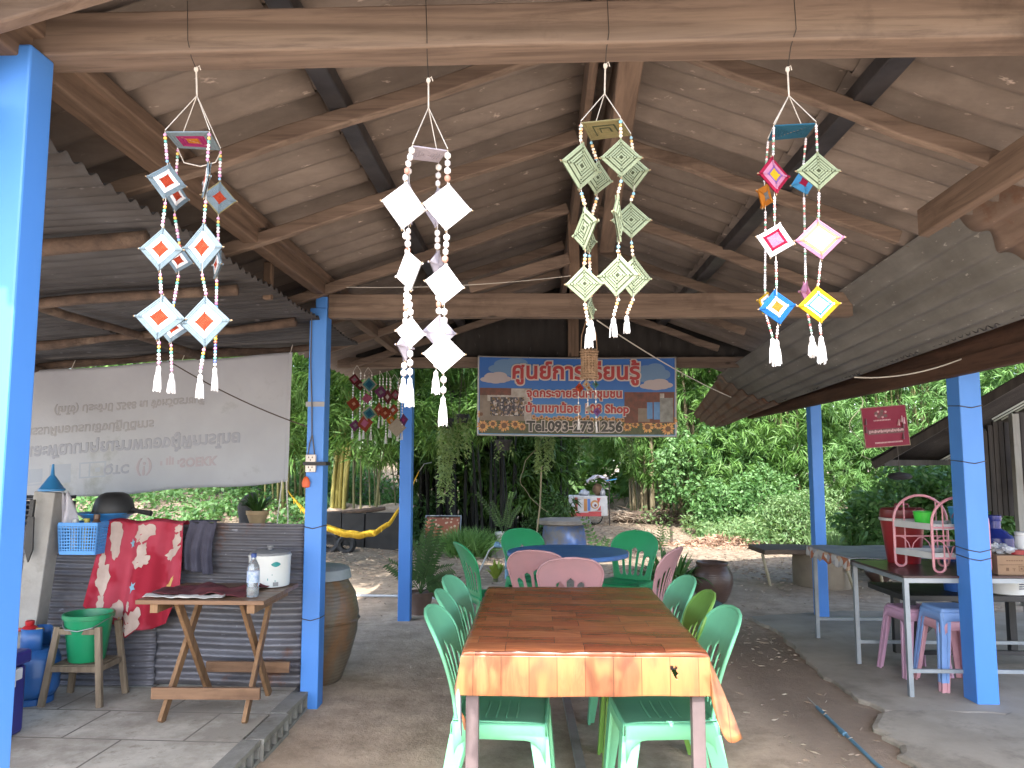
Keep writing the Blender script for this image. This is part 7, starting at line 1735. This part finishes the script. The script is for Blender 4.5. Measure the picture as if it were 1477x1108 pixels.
# hoses
K_hose = mat('blue_hose', (.10, .22, .32), (.07, .16, .24), .5, 8, bump=.1)
hz_ = thing('hose', 'blue-grey hose end lying on the damp earth at the lower right', 'hose', (1.62, 4.4, .012)); MB().tube([(.02, .36, 0), (.012, .1, 0), (.0, -.2, .002), (-.01, -.5, .002), (.03, -1.2, .0)], .009, 8).build('pipe', K_hose, hz_, smooth=True); MB().tube([(.002, -.04, .001), (.0, -.11, .002)], .014, 10).build('joint', K_hose, hz_, smooth=True); MB().tube([(.02, .36, 0), (.03, .55, 0)], [.006, .001], 6).build('thin_end', mat('pale_straw_end', (.4, .38, .33), rough=.7), hz_)
tag(MB().tube([(-2.3, 8.45, .015), (-1.6, 8.4, .015), (-1.2, 8.36, .02), (-.95, 8.2, .015), (-.7, 8.3, .015), (-.2, 8.7, .015)], .014, 8).build('water_pipe', mat('grey_water_pipe', (.38, .42, .46), (.28, .31, .35), .5, 6), smooth=True), 'grey water pipe crossing the ground behind the far left post', 'pipe')

# ---------------------------------------------------------------- hanging pots with trailing plants at the far eave
def hanging(label, x, y, ztop, zpot, strands, L, m, r=.10, n=26, w=.10, potm=None, bot=None):
    t = thing('hanging_plant', label, 'hanging plant', (x, y, zpot), group='hanging plants along the far eave')
    pot(t, r * .75, r, r * 1.3, potm or M_potk)
    mb = MB()
    for a in (0, 2.09, 4.19): mb.tube([(r * math.cos(a), r * math.sin(a), r * 1.3), (0, 0, ztop - zpot)], .002, 4)
    mb.build('hanger', M_wire, t)
    P = []; 
    for s_ in range(strands):
        a = random.uniform(0, 6.28); l = L * random.uniform(.45, 1.0); bx, by = r * math.cos(a), r * math.sin(a)
        for k in range(int(l / .016)):
            q = k * .016; P.append((bx * (1 + w * math.sin(q * 5 + s_)) + random.uniform(-.012, .012), by + random.uniform(-.012, .012), r * 1.25 - q + random.uniform(-.01, .01)))
    P = np.array(P); D = np.stack([RNG.normal(size=len(P)), RNG.normal(size=len(P)), RNG.normal(size=len(P)) * .4 - .35], 1)
    leaf_mesh(P, D, RNG.uniform(.03, .055, len(P)), RNG.uniform(.016, .026, len(P)), name='trailing_leaves', mats=m, parent=t); return t
hanging('long trailing pale green vine in a hanging pot between the white mobile and the banner', -.95, 8.0, 2.45, 1.80, 22, 1.02, G_lit, r=.075)
hanging('shorter trailing vine close to the right of the longest vine', -.80, 8.15, 2.45, 1.86, 12, .62, G_lit, r=.07)
hanging('small black hanging pot with wisps of leaves under the left part of the blue banner', -.36, 8.2, 2.45, 1.57, 5, .22, G_lit, r=.085)
hanging('trailing vine hanging below the middle of the blue banner', .08, 8.25, 2.45, 1.72, 20, .58, G_lit, r=.085)
hanging('sparse grey-green vine under the right part of the blue banner', .52, 8.4, 2.45, 1.70, 10, .38, G_weed, r=.08)
hanging('sparse hanging vine below the right corner of the blue banner', 1.0, 8.4, 2.45, 1.72, 9, .42, G_weed, r=.08)
tag(MB().tube([(-.05, 10.2, .0), (-.03, 10.1, .4), (.03, 10.0, .9), (.05, 9.9, 1.4)], .012, 6).build('garden_cane', M_culmb, smooth=True), 'thin pale cane standing before the dark thicket, left of the cart', 'cane')
tag(MB().tube([(.06 - .26 * math.sin(k * .21) + .012 * math.sin(k * 1.3), 9.2, 1.75 - .9 * (k / 16) ** .8 + .008 * math.sin(k * 2)) for k in range(17)], .0035, 5).build('bare_vine', M_culmb, smooth=True), 'thin looping bare vine stem in front of the dark thicket', 'vine')
tag(MB().tube([(5.1 + .13 * math.sin(k * .55) + .012 * k * (k > 16) * (k - 16), 12.5 + .05 * math.cos(k * .4), 2.6 - 1.45 * k / 22 + .006 * max(0, k - 16) ** 2) for k in range(24)], [.011 - .0003 * k for k in range(24)], 6).build('liana', M_stem, smooth=True), 'twisting pale liana hanging left of the far right post', 'vine')
